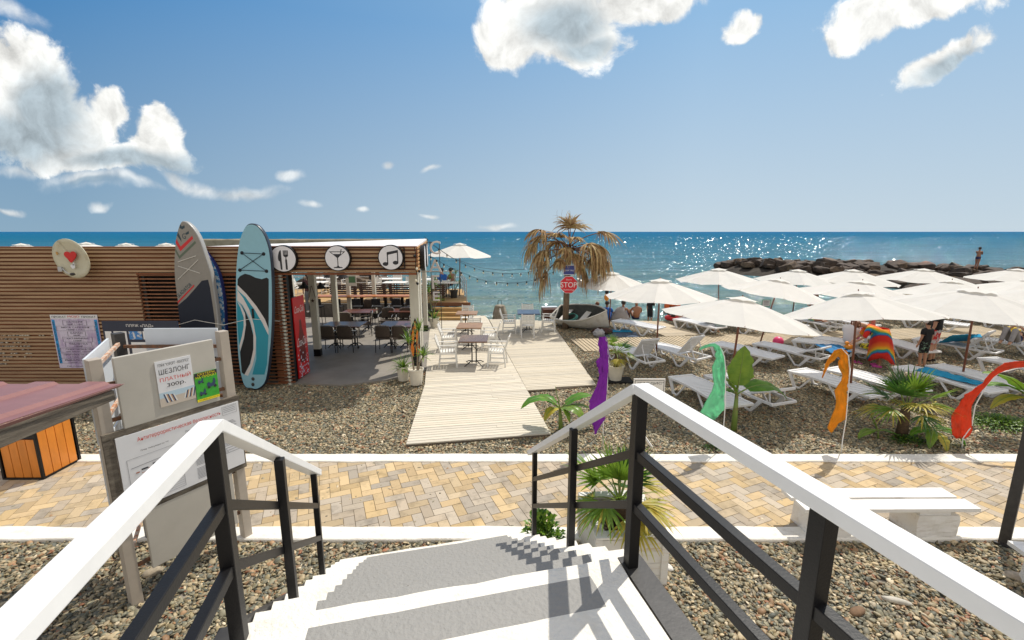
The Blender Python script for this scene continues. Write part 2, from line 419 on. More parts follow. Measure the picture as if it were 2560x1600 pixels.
def tag(o, label=None, cat=None, group=None, kind=None):
    if label: o['label'] = label
    if cat: o['category'] = cat
    if group: o['group'] = group
    if kind: o['kind'] = kind
    return o
def thing(name, label, cat, loc=(0, 0, 0), rz=0.0, group=None):
    o = bpy.data.objects.new(name, None); COL.objects.link(o)
    o.empty_display_size = .1
    o.location = loc; o.rotation_euler = (0, 0, rz)
    o.matrix_basis = Matrix.Translation(V(loc)) @ Matrix.Rotation(rz, 4, 'Z')
    return tag(o, label, cat, group)
def dup(root, loc, rz=0.0, label=None, group=None, scale=None):
    r = root.copy(); COL.objects.link(r); r.location = loc; r.rotation_euler = (0, 0, rz)
    if scale: r.scale = scale
    if label: r['label'] = label
    if group: r['group'] = group
    for ch in list(root.children):
        c = ch.copy(); COL.objects.link(c); c.parent = r
        for g in ch.children:
            d = g.copy(); COL.objects.link(d); d.parent = c
    return r
def struct(o, label=None):
    o['kind'] = 'structure'
    if label: o['label'] = label
    return o
# ================================================================ GROUND
def shore(x):     # Y of the waterline
    if x < 13: return 20.6 + 0.35 * sin(x * .5)
    return 20.6 + min(1, (x - 13) / 11) * 8.5 + 0.3 * sin(x * .5)
def gz(x, y):
    d = y - (shore(x) - 1.2)
    return -0.012 if d < 0 else max(-2.5, -0.012 - 0.2 * d)
pts = []
xs = [-400, -150, -80] + [x * 1.5 for x in range(-34, 60)] + [150, 400]
ys = [-60, -20, -5] + [0.5 * k for k in range(0, 80)] + [45, 60, 120]
m = MB(); m.grid([[(x, y, gz(x, y)) for x in xs] for y in ys])
gm = mat('beach_ground', (0.16, 0.14, 0.115), 0.95, col2=(0.30, 0.27, 0.22), scale=26, bump=1.0, bscale=34, detail=8)
struct(m.obj('beach_ground', gm, smooth=True), 'grey pebble beach sloping into the sea')

# pebbles: two tiles of real pebbles laid over the beach
def ico(sub=1):
    t = (1 + sqrt(5)) / 2
    v = [V(p).normalized() for p in ((-1, t, 0), (1, t, 0), (-1, -t, 0), (1, -t, 0), (0, -1, t), (0, 1, t), (0, -1, -t), (0, 1, -t), (t, 0, -1), (t, 0, 1), (-t, 0, -1), (-t, 0, 1))]
    f = [(0, 11, 5), (0, 5, 1), (0, 1, 7), (0, 7, 10), (0, 10, 11), (1, 5, 9), (5, 11, 4), (11, 10, 2), (10, 7, 6), (7, 1, 8), (3, 9, 4), (3, 4, 2), (3, 2, 6), (3, 6, 8), (3, 8, 9), (4, 9, 5), (2, 4, 11), (6, 2, 10), (8, 6, 7), (9, 8, 1)]
    for _ in range(sub):
        mid = {}; nf = []
        def g(a, b):
            k = (min(a, b), max(a, b))
            if k not in mid: mid[k] = len(v); v.append(((v[a] + v[b]) / 2).normalized())
            return mid[k]
        for a, b, c in f:
            ab, bc, ca = g(a, b), g(b, c), g(c, a); nf += [(a, ab, ca), (b, bc, ab), (c, ca, bc), (ab, bc, ca)]
        f = nf
    return v, f
TILE = 1.5
def pebble_tile(seed, n, sub, k=1.0):
    rs = np.random.RandomState(seed)
    v0, f0 = ico(sub); v0 = np.array([tuple(p) for p in v0]); f0 = np.array(f0)
    sz = np.clip(np.exp(rs.normal(0, .34, n)), .5, 2.3) * k
    ax = np.stack([sz * .0235, sz * .0235 * rs.uniform(.48, .8, n), sz * .0235 * rs.uniform(.22, .42, n)], 1)
    yaw = rs.normal(-.5, 1.1, n); t1 = rs.normal(0, .42, n); t2 = rs.normal(0, .42, n)
    pos = np.stack([rs.uniform(-TILE / 2, TILE / 2, n), rs.uniform(-TILE / 2, TILE / 2, n), rs.uniform(-.006, .018, n)], 1)
    cy, sy = np.cos(yaw), np.sin(yaw); c1, s1 = np.cos(t1), np.sin(t1); c2, s2 = np.cos(t2), np.sin(t2)
    z = np.zeros(n); o = np.ones(n)
    Rz = np.stack([cy, -sy, z, sy, cy, z, z, z, o], 1).reshape(n, 3, 3)
    Rx = np.stack([o, z, z, z, c1, -s1, z, s1, c1], 1).reshape(n, 3, 3)
    Ry = np.stack([c2, z, s2, z, o, z, -s2, z, c2], 1).reshape(n, 3, 3)
    M = Rz @ Rx @ Ry
    nv = len(v0)
    base = v0[None] * (1 + rs.normal(0, .07, (n, nv, 1)))
    P = np.einsum('nij,nvj->nvi', M, base * ax[:, None, :]) + pos[:, None, :]
    Fc = (f0[None] + (np.arange(n) * nv)[:, None, None]).reshape(-1, 3)
    me = bpy.data.meshes.new('pebble_tile')
    me.vertices.add(n * nv); me.vertices.foreach_set('co', P.astype(np.float32).ravel())
    me.loops.add(len(Fc) * 3); me.loops.foreach_set('vertex_index', Fc.astype(np.int32).ravel())
    me.polygons.add(len(Fc)); me.polygons.foreach_set('loop_start', np.arange(0, len(Fc) * 3, 3, dtype=np.int32))
    me.polygons.foreach_set('use_smooth', np.ones(len(Fc), dtype=bool))
    pal = np.array([(.30, .27, .20), (.40, .345, .245), (.215, .21, .165), (.145, .155, .13), (.50, .43, .31), (.33, .21, .125), (.33, .285, .18), (.11, .125, .115), (.25, .245, .185), (.66, .60, .49), (.34, .16, .095), (.44, .34, .20)])
    pr = np.array([.15, .13, .13, .11, .09, .07, .09, .07, .10, .025, .025, .01]); pr /= pr.sum()
    col = pal[rs.choice(len(pal), n, p=pr)] * np.array([1.07, 1.0, .86]) * rs.uniform(.65, 1.25, (n, 1))
    ca = me.color_attributes.new('Col', 'FLOAT_COLOR', 'POINT')
    cc = np.ones((n * nv, 4), dtype=np.float32); cc[:, :3] = np.repeat(col, nv, axis=0)
    ca.data.foreach_set('color', cc.ravel()); me.update(); me.validate()
    me.materials.append(mat('pebble', (.3, .27, .22), .62, attr='Col', var=.25, scale=70, detail=3))
    o = bpy.data.objects.new('pebble_tile', me)
    return o
tiles = [pebble_tile(3, 3600, 1), pebble_tile(8, 3600, 1)]
def pebble_cloud(name, pts, tile, label, seed):
    me = bpy.data.meshes.new(name); me.from_pydata(pts, [], []); me.update()
    o = bpy.data.objects.new(name, me); COL.objects.link(o)
    ng = bpy.data.node_groups.new(name, 'GeometryNodeTree')
    ng.interface.new_socket('Geometry', in_out='INPUT', socket_type='NodeSocketGeometry')
    ng.interface.new_socket('Geometry', in_out='OUTPUT', socket_type='NodeSocketGeometry')
    n = ng.nodes; gi = n.new('NodeGroupInput'); go = n.new('NodeGroupOutput')
    ins = n.new('GeometryNodeInstanceOnPoints'); oi = n.new('GeometryNodeObjectInfo')
    oi.inputs[0].default_value = tile
    rv = n.new('FunctionNodeRandomValue'); rv.data_type = 'INT'
    for s in rv.inputs:
        if s.type == 'INT' and s.name == 'Min': s.default_value = 0
        if s.type == 'INT' and s.name == 'Max': s.default_value = 3
        if s.name == 'Seed': s.default_value = seed
    mm = n.new('ShaderNodeMath'); mm.operation = 'MULTIPLY'; mm.inputs[1].default_value = pi / 2
    cx = n.new('ShaderNodeCombineXYZ')
    outi = [s for s in rv.outputs if s.type == 'INT'][0]
    ng.links.new(outi, mm.inputs[0]); ng.links.new(mm.outputs[0], cx.inputs[2])
    ng.links.new(gi.outputs[0], ins.inputs['Points']); ng.links.new(oi.outputs['Geometry'], ins.inputs['Instance'])
    ng.links.new(cx.outputs[0], ins.inputs['Rotation']); ng.links.new(ins.outputs[0], go.inputs[0])
    md = o.modifiers.new('g', 'NODES'); md.node_group = ng
    return tag(o, label, 'pebbles', None, 'stuff')
tp = [[], []]
for i in range(-12, 22):
    for j in range(0, 21):
        x = i * TILE; y = .6 + j * TILE
        if y + TILE / 2 < shore(x) - .55 and abs(x) < 1.35 * y + 4 and not (5.9 < y < 6.6):
            tp[(i * 7 + j * 3 + (i * j) % 3) % 2].append((x, y, gz(x, y) + .012))
PEB = [pebble_cloud('pebbles', tp[k], tiles[k], 'rounded grey and tan beach pebbles covering the ground' if k == 0 else 'loose mixed colour beach pebbles between the others', 5 + k) for k in (0, 1)]

# few larger stones lying on the gravel
def stone(loc, r, col, label, seed, name='stone', grp=None, m=None):
    rs = random.Random(seed); v0, f0 = ico(2); s = MB()
    s.add([(p.x * r[0] * (1 + .12 * noise.noise(p * 1.3 + V((seed, 0, 0)))), p.y * r[1], p.z * r[2] * (1 + .2 * noise.noise(p * 1.7 + V((0, seed, 0))))) for p in v0], f0)
    t = s.obj(name, m or mat('stone_' + name + str(col), col, .8, var=.3, scale=20), smooth=True)
    t.location = loc; t.rotation_euler = (0, rs.uniform(-.2, .2), rs.uniform(0, 3))
    return tag(t, label, 'stone', grp)
p = G(2240, 1508); s_ = stone((p.x, p.y, .03), (.14, .035, .03), (.58, .54, .46), 'long pale driftwood coloured stone lying on the gravel below the right handrail', 3); s_.rotation_euler = (0, 0, -.35)
stone(tuple(G(2142, 1535)[:2]) + (.03,), (.09, .05, .035), (.22, .13, .07), 'flat rusty brown stone lying on the gravel below the right handrail', 4)
stone(tuple(G(1668, 1424)[:2]) + (.03,), (.07, .05, .035), (.72, .70, .66), 'round white stone beside the white wooden planter', 5)
stone(tuple(G(2540, 1448)[:2]) + (.03,), (.11, .07, .05), (.5, .42, .32), 'cream coloured stone on gravel near the white board at the right edge', 6)
stone(tuple(G(383, 1436)[:2]) + (.03,), (.10, .07, .045), (.42, .35, .25), 'tan stone under the corner of the grey panel of the notice stand', 7)

# ================================================================ SEA
m = MB()
yr = [19 + .26 * k for k in range(150)]
while yr[-1] < 170: yr.append(yr[-1] * 1.0085 + .02)
yr += [190, 230, 300, 450, 800, 2000, 12000]
xc = [-500, -200, -110] + [-70 + .55 * k for k in range(300)] + [130, 220, 500]
rws = []
for y in yr:
    sc = max(1, y / 150); a1 = max(0, 1 - y / 70); a2 = max(0, 1 - y / 190); edge = min(1, max(0, (y - 20) / 3))
    rws.append([(x * sc, y, -.27 + edge * (.050 * a1 * noise.noise(V((x * .55, y * 1.25, 0))) + .026 * a1 * noise.noise(V((x * 1.1, y * 2.3, 4))) + .13 * a2 * noise.noise(V((x * .16 + y * .03, y * .36, 9))))) if 21 < y < 185 and -69 < x < 94 else (x * sc, y, -.27) for x in xc])
m.grid(rws)
GL = 3.0
sm = bpy.data.materials.new('sea_water'); sm.use_nodes = True
n = sm.node_tree.nodes; l = sm.node_tree.links; p = n['Principled BSDF']
ge = n.new('ShaderNodeNewGeometry'); sp = n.new('ShaderNodeSeparateXYZ'); l.new(ge.outputs['Position'], sp.inputs[0])
lg = mth('LOGARITHM', mth('MAXIMUM', mth('SUBTRACT', sp.outputs[1], 14, nodes=n, links=l), 1.0, nodes=n, links=l), 10, nodes=n, links=l)
n1 = n.new('ShaderNodeTexNoise'); mp = n.new('ShaderNodeMapping'); mp.inputs['Scale'].default_value = (.02, .12, 1)
l.new(ge.outputs['Position'], mp.inputs[0]); l.new(mp.outputs[0], n1.inputs['Vector']); n1.inputs['Scale'].default_value = 1; n1.inputs['Detail'].default_value = 4
lg2 = mth('MULTIPLY_ADD', n1.outputs['Fac'], .35, lg, nodes=n, links=l)
cr = n.new('ShaderNodeValToRGB'); el = cr.color_ramp.elements
l.new(mth('MULTIPLY', lg2, .25, nodes=n, links=l), cr.inputs[0])
el[0].position = .16; el[0].color = (.12, .16, .12, 1)
el[1].position = .98; el[1].color = (.001, .10, .25, 1)
for ps, c in ((.28, (.10, .165, .145)), (.38, (.075, .17, .19)), (.50, (.035, .145, .21)), (.66, (.001, .115, .22))):
    e = el.new(ps); e.color = (*c, 1)
# patches of green swell near the beach
n2 = n.new('ShaderNodeTexNoise'); mp2 = n.new('ShaderNodeMapping'); mp2.inputs['Scale'].default_value = (.16, .75, 1)
l.new(ge.outputs['Position'], mp2.inputs[0]); l.new(mp2.outputs[0], n2.inputs['Vector']); n2.inputs['Scale'].default_value = 1; n2.inputs['Detail'].default_value = 5
mr = n.new('ShaderNodeMapRange'); l.new(n2.outputs['Fac'], mr.inputs[0]); mr.inputs[1].default_value = .52; mr.inputs[2].default_value = .72; mr.inputs[4].default_value = .65
near = n.new('ShaderNodeMapRange'); l.new(sp.outputs[1], near.inputs[0]); near.inputs[1].default_value = 24; near.inputs[2].default_value = 60; near.inputs[3].default_value = 1; near.inputs[4].default_value = 0
mx = n.new('ShaderNodeMix'); mx.data_type = 'RGBA'
l.new(mth('MULTIPLY', mr.outputs[0], near.outputs[0], nodes=n, links=l), mx.inputs[0]); l.new(cr.outputs[0], mx.inputs[6]); mx.inputs[7].default_value = (.15, .20, .09, 1)
p.inputs['Roughness'].default_value = .09; p.inputs['IOR'].default_value = 1.33; p.inputs['Specular IOR Level'].default_value = .34
def wnoise(sc, st, det, dist, strength, prev=None):
    a = n.new('ShaderNodeTexNoise'); b = n.new('ShaderNodeMapping'); b.inputs['Scale'].default_value = st; b.inputs['Rotation'].default_value = (0, 0, radians(6))
    l.new(ge.outputs['Position'], b.inputs[0]); l.new(b.outputs[0], a.inputs['Vector']); a.inputs['Scale'].default_value = sc; a.inputs['Detail'].default_value = det; a.inputs['Roughness'].default_value = .6
    bp = n.new('ShaderNodeBump'); bp.inputs['Distance'].default_value = dist; bp.inputs['Strength'].default_value = strength
    l.new(a.outputs['Fac'], bp.inputs['Height'])
    if prev: l.new(prev.outputs[0], bp.inputs['Normal'])
    return bp
b1 = wnoise(.35, (.45, 1.5, 1), 3, .9, .55)
b2 = wnoise(2.0, (.6, 1.5, 1), 5, .32, .9, b1)
b3 = wnoise(9.0, (.8, 1.4, 1), 3, .06, 1.0, b2)
# steep little facets, the same at every distance, so the sun breaks into glints
gn = n.new('ShaderNodeTexNoise'); gm_ = n.new('ShaderNodeMapping'); gm_.inputs['Scale'].default_value = (.10, .22, 1); l.new(ge.outputs['Position'], gm_.inputs[0]); l.new(gm_.outputs[0], gn.inputs['Vector'])
gn.inputs['Scale'].default_value = 1.4; gn.inputs['Detail'].default_value = 11; gn.inputs['Roughness'].default_value = .88
v1 = n.new('ShaderNodeVectorMath'); v1.operation = 'SUBTRACT'; l.new(gn.outputs['Color'], v1.inputs[0]); v1.inputs[1].default_value = (.5, .5, .5)
pn = n.new('ShaderNodeTexNoise'); pm = n.new('ShaderNodeMapping'); pm.inputs['Scale'].default_value = (.05, .16, 1); l.new(ge.outputs['Position'], pm.inputs[0]); l.new(pm.outputs[0], pn.inputs['Vector']); pn.inputs['Scale'].default_value = 1; pn.inputs['Detail'].default_value = 3
amp = n.new('ShaderNodeMapRange'); l.new(pn.outputs['Fac'], amp.inputs[0]); amp.inputs[1].default_value = .35; amp.inputs[2].default_value = .65; amp.inputs[3].default_value = 1.3; amp.inputs[4].default_value = GL
v2 = n.new('ShaderNodeVectorMath'); v2.operation = 'SCALE'; l.new(v1.outputs[0], v2.inputs[0]); l.new(amp.outputs[0], v2.inputs['Scale'])
v3 = n.new('ShaderNodeVectorMath'); v3.operation = 'MULTIPLY'; l.new(v2.outputs[0], v3.inputs[0]); v3.inputs[1].default_value = (1, 1, 0)
v4 = n.new('ShaderNodeVectorMath'); v4.operation = 'ADD'; l.new(b3.outputs[0], v4.inputs[0]); l.new(v3.outputs[0], v4.inputs[1])
v5 = n.new('ShaderNodeVectorMath'); v5.operation = 'NORMALIZE'; l.new(v4.outputs[0], v5.inputs[0])
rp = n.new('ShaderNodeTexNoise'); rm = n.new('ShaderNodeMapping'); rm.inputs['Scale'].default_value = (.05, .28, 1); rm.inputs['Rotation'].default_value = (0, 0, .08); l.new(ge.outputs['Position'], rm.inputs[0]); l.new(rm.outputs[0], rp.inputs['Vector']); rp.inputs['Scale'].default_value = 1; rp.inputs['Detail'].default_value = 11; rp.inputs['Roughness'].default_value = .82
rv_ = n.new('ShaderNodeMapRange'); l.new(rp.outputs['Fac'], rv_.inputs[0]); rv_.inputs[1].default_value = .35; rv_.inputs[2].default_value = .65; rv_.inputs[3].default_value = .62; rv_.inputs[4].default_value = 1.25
rs_ = n.new('ShaderNodeVectorMath'); rs_.operation = 'SCALE'; l.new(mx.outputs[2], rs_.inputs[0]); l.new(rv_.outputs[0], rs_.inputs['Scale'])  # wave shading painted into the water colour as noise brightness
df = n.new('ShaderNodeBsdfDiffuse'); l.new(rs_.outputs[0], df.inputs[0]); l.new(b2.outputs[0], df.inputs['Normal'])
gl = n.new('ShaderNodeBsdfGlossy'); gl.inputs['Roughness'].default_value = .075; gl.inputs[0].default_value = (.84, .94, 1, 1); l.new(v5.outputs[0], gl.inputs['Normal'])
fr_s = n.new('ShaderNodeMapRange'); l.new(lg, fr_s.inputs[0]); fr_s.inputs[1].default_value = .9; fr_s.inputs[2].default_value = 2.3; fr_s.inputs[3].default_value = .20; fr_s.inputs[4].default_value = .10
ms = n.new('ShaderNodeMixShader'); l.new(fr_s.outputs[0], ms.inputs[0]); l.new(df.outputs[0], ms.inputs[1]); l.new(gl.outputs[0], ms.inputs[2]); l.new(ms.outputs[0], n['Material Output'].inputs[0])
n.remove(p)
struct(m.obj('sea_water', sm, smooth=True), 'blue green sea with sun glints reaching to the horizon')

# floating facets added on the water, tilted to make sun glints
rs = random.Random(77); m = MB()
for k in range(20000):
    y = 21.5 + (rs.random() ** 1.9) * 330; x = rs.uniform(-.55, 1.35) * y
    if noise.noise(V((x * .05, y * .035, 3))) + .35 * noise.noise(V((x * .3, y * .12, 5))) < rs.uniform(-.35, .30): continue
    if 20 < x < 66 and 26 < y < 53: continue
    tl = radians(rs.gauss(29, 7)); az = rs.gauss(0, .45); wv_ = rs.uniform(.02, .085) * (1 + y / 50); hv = rs.uniform(.007, .020) * (1 + y / 50)
    nrm = V((sin(tl) * sin(az), -sin(tl) * cos(az), cos(tl))); u_ = V((cos(az), sin(az), 0)); v_ = nrm.cross(u_); c = V((x, y, -.255 + hv * .5))
    m.add([c - u_ * wv_ - v_ * hv * .2, c - v_ * hv, c + u_ * wv_ - v_ * hv * .2, c + v_ * hv], [(0, 1, 2, 3)])
wm = bpy.data.materials.new('glint_facet'); wm.use_nodes = True; n = wm.node_tree.nodes; l = wm.node_tree.links; n.remove(n['Principled BSDF'])
df = n.new('ShaderNodeBsdfDiffuse'); df.inputs[0].default_value = (.03, .13, .19, 1); gl = n.new('ShaderNodeBsdfGlossy'); gl.inputs['Roughness'].default_value = .16; ms = n.new('ShaderNodeMixShader'); ms.inputs[0].default_value = .12
l.new(df.outputs[0], ms.inputs[1]); l.new(gl.outputs[0], ms.inputs[2]); l.new(ms.outputs[0], n['Material Output'].inputs[0])
tag(m.obj('glint_facets', wm), 'small tilted facets added on the sea for sun glints', 'waves', None, 'stuff')

# ================================================================ PROMENADE
Y0, Y1 = 5.13, 7.12        # outer edges of the white kerbs
YA, YB = G(1280, 1325).y, G(1280, 1161).y
m = MB(); m.bx(-30, 34, YA - .02, YB + .02, -.04, .032)
struct(m.obj('promenade_bed', mat('joint_sand', (.16, .12, .07), .95, var=.2)), 'sandy bed under the promenade paving')
m = MB(); cols = []
a0 = radians(23); bw = .142; e1 = V((cos(a0), sin(a0), 0)); e2 = V((-sin(a0), cos(a0), 0)); gp = .0034
ctr = V((0, 6, 0)); rr = random.Random(5)
tan = [(.53, .385, .20), (.55, .41, .23), (.51, .375, .21), (.50, .385, .235), (.49, .385, .25)]
gry = [(.43, .365, .285), (.46, .39, .30), (.41, .355, .285), (.45, .37, .275)]
import itertools
def clip_poly(poly, y0, y1):
    for s, yv in ((1, y0), (-1, y1)):
        o = []
        for i in range(len(poly)):
            a, b = poly[i], poly[(i + 1) % len(poly)]
            ia, ib = s * (a[1] - yv) >= 0, s * (b[1] - yv) >= 0
            if ia: o.append(a)
            if ia != ib:
                t = (yv - a[1]) / (b[1] - a[1]); o.append((a[0] + (b[0] - a[0]) * t, yv))
        poly = o
        if len(poly) < 3: return []
    return poly
def paver(i, j, wi, hj):
    pz_ = noise.noise(V((i * .35, j * .35, 1.7)))
    q = [(i * bw + gp, j * bw + gp), ((i + wi) * bw - gp, j * bw + gp), ((i + wi) * bw - gp, (j + hj) * bw - gp), (i * bw + gp, (j + hj) * bw - gp)]
    c = ctr + e1 * (i * bw) + e2 * (j * bw)
    if not (YA - .3 < c.y < YB + .3 and -13 < c.x < 15): return
    pw = [(ctr + e1 * a + e2 * b) for a, b in q]
    po = clip_poly([(t.x, t.y) for t in pw], YA, YB)
    if len(po) < 3: return
    zt = .040 + rr.uniform(-.0012, .0012); k = len(po)
    n0 = len(m.f)
    m.add([(x, y, .02) for x, y in po] + [(x, y, zt) for x, y in po], [tuple(range(k, 2 * k))] + [(a, (a + 1) % k, k + (a + 1) % k, k + a) for a in range(k)])
    c_ = rr.choice(tan if rr.random() < .56 + pz_ * .7 else gry); f_ = rr.uniform(.82, 1.14)
    cols.extend([tuple(x * f_ for x in c_)] * (len(m.f) - n0))
Rg = 150
for i in range(-Rg, Rg):
    for j in range(-Rg, Rg):
        k = (i - j) % 4
        if k == 0: paver(i, j, 2, 1)
        elif k == 3: paver(i, j, 1, 2)
paving = m.obj('promenade_paving', mat('paver', (.45, .35, .2), .8, attr='Col', var=.30, scale=4.5, thr=(.5, .66), detail=9, bump=.35, bscale=60), colors=cols)
struct(paving, 'tan and grey herringbone block paving of the promenade')
def kerb(name, y0, y1, h, label):
    m = MB(); rows = []
    xs = [-30 + .12 * k for k in range(int(64 / .12))]
    e0 = [.022 * noise.noise(V((x * 1.7, y0, 0))) + .012 * noise.noise(V((x * 7, y0, 0))) for x in xs]; e1_ = [.022 * noise.noise(V((x * 1.7, y1, 5))) + .012 * noise.noise(V((x * 8, y1, 5))) for x in xs]
    m.grid([[(x, y0 + e, -.05) for x, e in zip(xs, e0)], [(x, y0 + e, h - .012) for x, e in zip(xs, e0)], [(x, y0 + .012 + e, h) for x, e in zip(xs, e0)], [(x, y1 - .012 + e, h + .003 * noise.noise(V((x * 4, 0, 0)))) for x, e in zip(xs, e1_)], [(x, y1 + e, h - .012) for x, e in zip(xs, e1_)], [(x, y1 + e, -.05) for x, e in zip(xs, e1_)]])
    struct(m.obj(name, kerb_white, smooth=True, autosm=40), label)
kerb('kerb_near', G(1280, 1360).y + .02, YA, .055, 'white painted kerb on the near side of the promenade')
kerb('kerb_far', YB, G(1280, 1142).y, .06, 'white painted kerb on the beach side of the promenade')

# ================================================================ STAIRS AND HANDRAILS
AZ = radians(13.5)
A_ = V((-sin(AZ), cos(AZ), 0)); W_ = V((cos(AZ), sin(AZ), 0))
def SW(s, w_, z): p = A_ * s + W_ * w_; return V((p.x, p.y, z))
ZL = 2.0; S0 = 2.085; RIS = ZL / 12; TR = .2555
stair = thing('staircase', 'white and grey painted concrete steps descending to the promenade', 'stairs', tuple(SW(2, .15, 0)))
prof = [(-1.6, ZL), (.4, ZL), (1.2, ZL), (1.5, ZL), (1.77, ZL), (1.9, ZL), (1.977, ZL), (S0 - .03, ZL), (S0 - .006, ZL - .004), (S0, ZL - .022)]
zones = ['w', 'w', 'w', 'w', 'g', 'g', 'w', 'w', 'w']
s_, z_ = S0, ZL
for k in range(12):
    z_ -= RIS
    prof += [(s_, z_ + .004)]; zones.append('g' if 0 < k < 11 else 'w')
    if k == 11: break
    prof += [(s_ + .06, z_)]; zones.append('g')
    lw_ = 'w' if k == 10 else 'g'
    prof += [(s_ + TR - .09, z_), (s_ + TR - .006, z_ - .003), (s_ + TR, z_ - .02)]; zones += ['g', lw_, lw_]
    s_ += TR
ws = [-.80, -.76, -.7, -.62, -.56, -.5] + [-.5 + .1 * k for k in range(1, 14)] + [.9, .95, 1.0, 1.06, 1.10]
ws = sorted(set(round(x, 3) for x in ws)); m = MB(); rows = []
for i, (s, z) in enumerate(prof):
    edge = i >= 8
    rows.append([SW(s + (.010 * noise.noise(V((x * 5, z * 3, s))) + .006 * noise.noise(V((x * 17, z * 9, s))) if edge else 0), x + (0.018 * noise.noise(V((s * 4, x * 9, z))) if x in (ws[0], ws[-1]) or x in (-.5, .9) else 0), z + .004 * noise.noise(V((x * 6, s * 6, 0)))) for x in ws])
    if i >= 10: rows[-1] = [SW(s + .009 * noise.noise(V((x * 5, z * 3, s))) + .005 * noise.noise(V((x * 17, z * 9, s))), (x * 1.165 if x > 0 else x * 1.03) + (0.02 * noise.noise(V((s * 4, x * 9, z))) if x in (ws[0], ws[-1], -.5, .9) else 0), z + .003 * noise.noise(V((x * 6, s * 6, 0)))) for x in ws]
m.grid(rows)
mi = []
for i in range(len(prof) - 1):
    for j in range(len(ws) - 1):
        wc = (ws[j] + ws[j + 1]) / 2
        mi.append(1 if zones[i] == 'g' and -.5 < wc < .9 else 0)
m.m = mi; m.f = [f[::-1] for f in m.f]
# flanks
side = [(s, z) for s, z in prof]
for x, fl in ((ws[0], 1), (ws[-1], 0)):
    rws = [[SW(s, (x * (1.165 if x > 0 else 1.03) if q_ >= 10 else x) + (0.018 * noise.noise(V((s * 4, x * 9, z)))), z + .004 * noise.noise(V((x * 6, s * 6, 0)))) for q_, (s, z) in enumerate(side)], [SW(s, x * (1.165 if x > 0 else 1.03) if q_ >= 10 else x, -.05) for q_, (s, z) in enumerate(side)]]
    m.grid(rws, 0, flip=bool(fl))
m.obj('steps', [stair_white, stair_grey], stair, world=True)
for nm, w0, w1 in (('stringer', 1.115, 1.25), ('stringer', -.90, -.815)):
    m = MB(); wc = (w0 + w1) / 2
    m.bar(SW(-1.6, wc, ZL - .085), SW(S0, wc, ZL - .085), w1 - w0, .15)
    if w0 < 0: m.bar(SW(S0, wc, ZL - .085), SW(S0 + 6 * TR, wc, ZL - .12 - 6 * RIS), .05, .12)
    m.obj(nm, dark_metal, stair, world=True)
def handrail(side, apex, midp, end, near, label):
    """posts as (s,w,zbase); rails above the slope"""
    t = thing('handrail', label, 'handrail', tuple(SW(*apex)), 0, 'pair of stair handrails')
    def P(pt, dz): return SW(pt[0], pt[1], pt[2] + dz)
    allp = [near2, near, apex, midp, end] if False else [near, apex, midp, end]
    far_near = (near[0] - 1.15, near[1] + (near[1] - apex[1]) * 1.1, near[2])
    for i, pt in enumerate([far_near] + allp):
        b = P(pt, -.10 if i < 3 else -.22); tp_ = P(pt, 1.0)
        wv = (.056, .056, .06, .05, .045)[i]
        MB().bar(b, tp_, wv, wv, up=tuple(A_)).obj('post', black_metal, t, world=True, bevel=.003)
    # top rail (white box section)
    d = (V(end) - V(midp)); ext = (end[0] + d.x * .14, end[1] + d.y * .14, end[2] + d.z * .14)
    seq = [P(far_near, 1.025), P(apex, 1.025), P(ext, 1.02)]
    m = MB(); m.bar(seq[0], seq[1], .085, .05)
    m.bar(seq[1], seq[2], .084, .05)
    m.obj('top_rail', rail_white, t, world=True, bevel=.004)
    for hgt in (.67, .37):
        h2 = .70 if hgt > .5 else .395
        m = MB(); m.bar(P(far_near, hgt), P(apex, hgt), .045, .05); m.obj('lower_rail', black_metal, t, world=True, bevel=.003)
        m = MB(); m.bar(P(apex, hgt), P(end, h2), .04, .042); m.obj('lower_rail', black_metal, t, world=True, bevel=.003)
    return t
def sw(pt): return V(pt).dot(A_), V(pt).dot(W_)
def spt(X, Y, z): s, w_ = sw((X, Y, 0)); return (s, w_, z)
handrail('R', spt(.657, 2.23, 1.99), spt(.446, 3.10, 1.40), spt(.233, 4.33, .59), spt(.932, 1.23, 1.99), 'white topped black metal handrail on the right side of the steps')
handrail('L', spt(-1.222, 1.745, 2.0), spt(-1.368, 2.485, 1.49), spt(-1.663, 3.52, .81), spt(-.99, .77, 2.0), 'white topped black metal handrail on the left side of the steps')

# ================================================================ BENCHES
def board(m, x0, x1, y0, y1, z0, z1, seed=0, mi=0):
    n_ = 14; rs = random.Random(seed); top = []; f = lambda k, q: .006 * noise.noise(V((k * .5, q, seed)))
    xs = [x0 + (x1 - x0) * k / n_ for k in range(n_ + 1)]
    rows = [[(x, y0 + f(k, 1), z0) for k, x in enumerate(xs)], [(x, y0 + f(k, 1), z1) for k, x in enumerate(xs)], [(x, y1 + f(k, 2), z1) for k, x in enumerate(xs)], [(x, y1 + f(k, 2), z0) for k, x in enumerate(xs)], [(x, y0 + f(k, 1), z0) for k, x in enumerate(xs)]]
    m.grid(rows, mi); o = len(m.v)
    for e in (0, -1):
        q = [rows[i][e] for i in range(4)]; m.add(q, [(0, 1, 2, 3) if e else (3, 2, 1, 0)], mi)
white_old = mat('white_old', (.80, .78, .74), .6, col2=(.50, .42, .34), scale=8, bump=.5, bscale=30, thr=(.55, .85), stretch=(.4, 2, 2), detail=9)
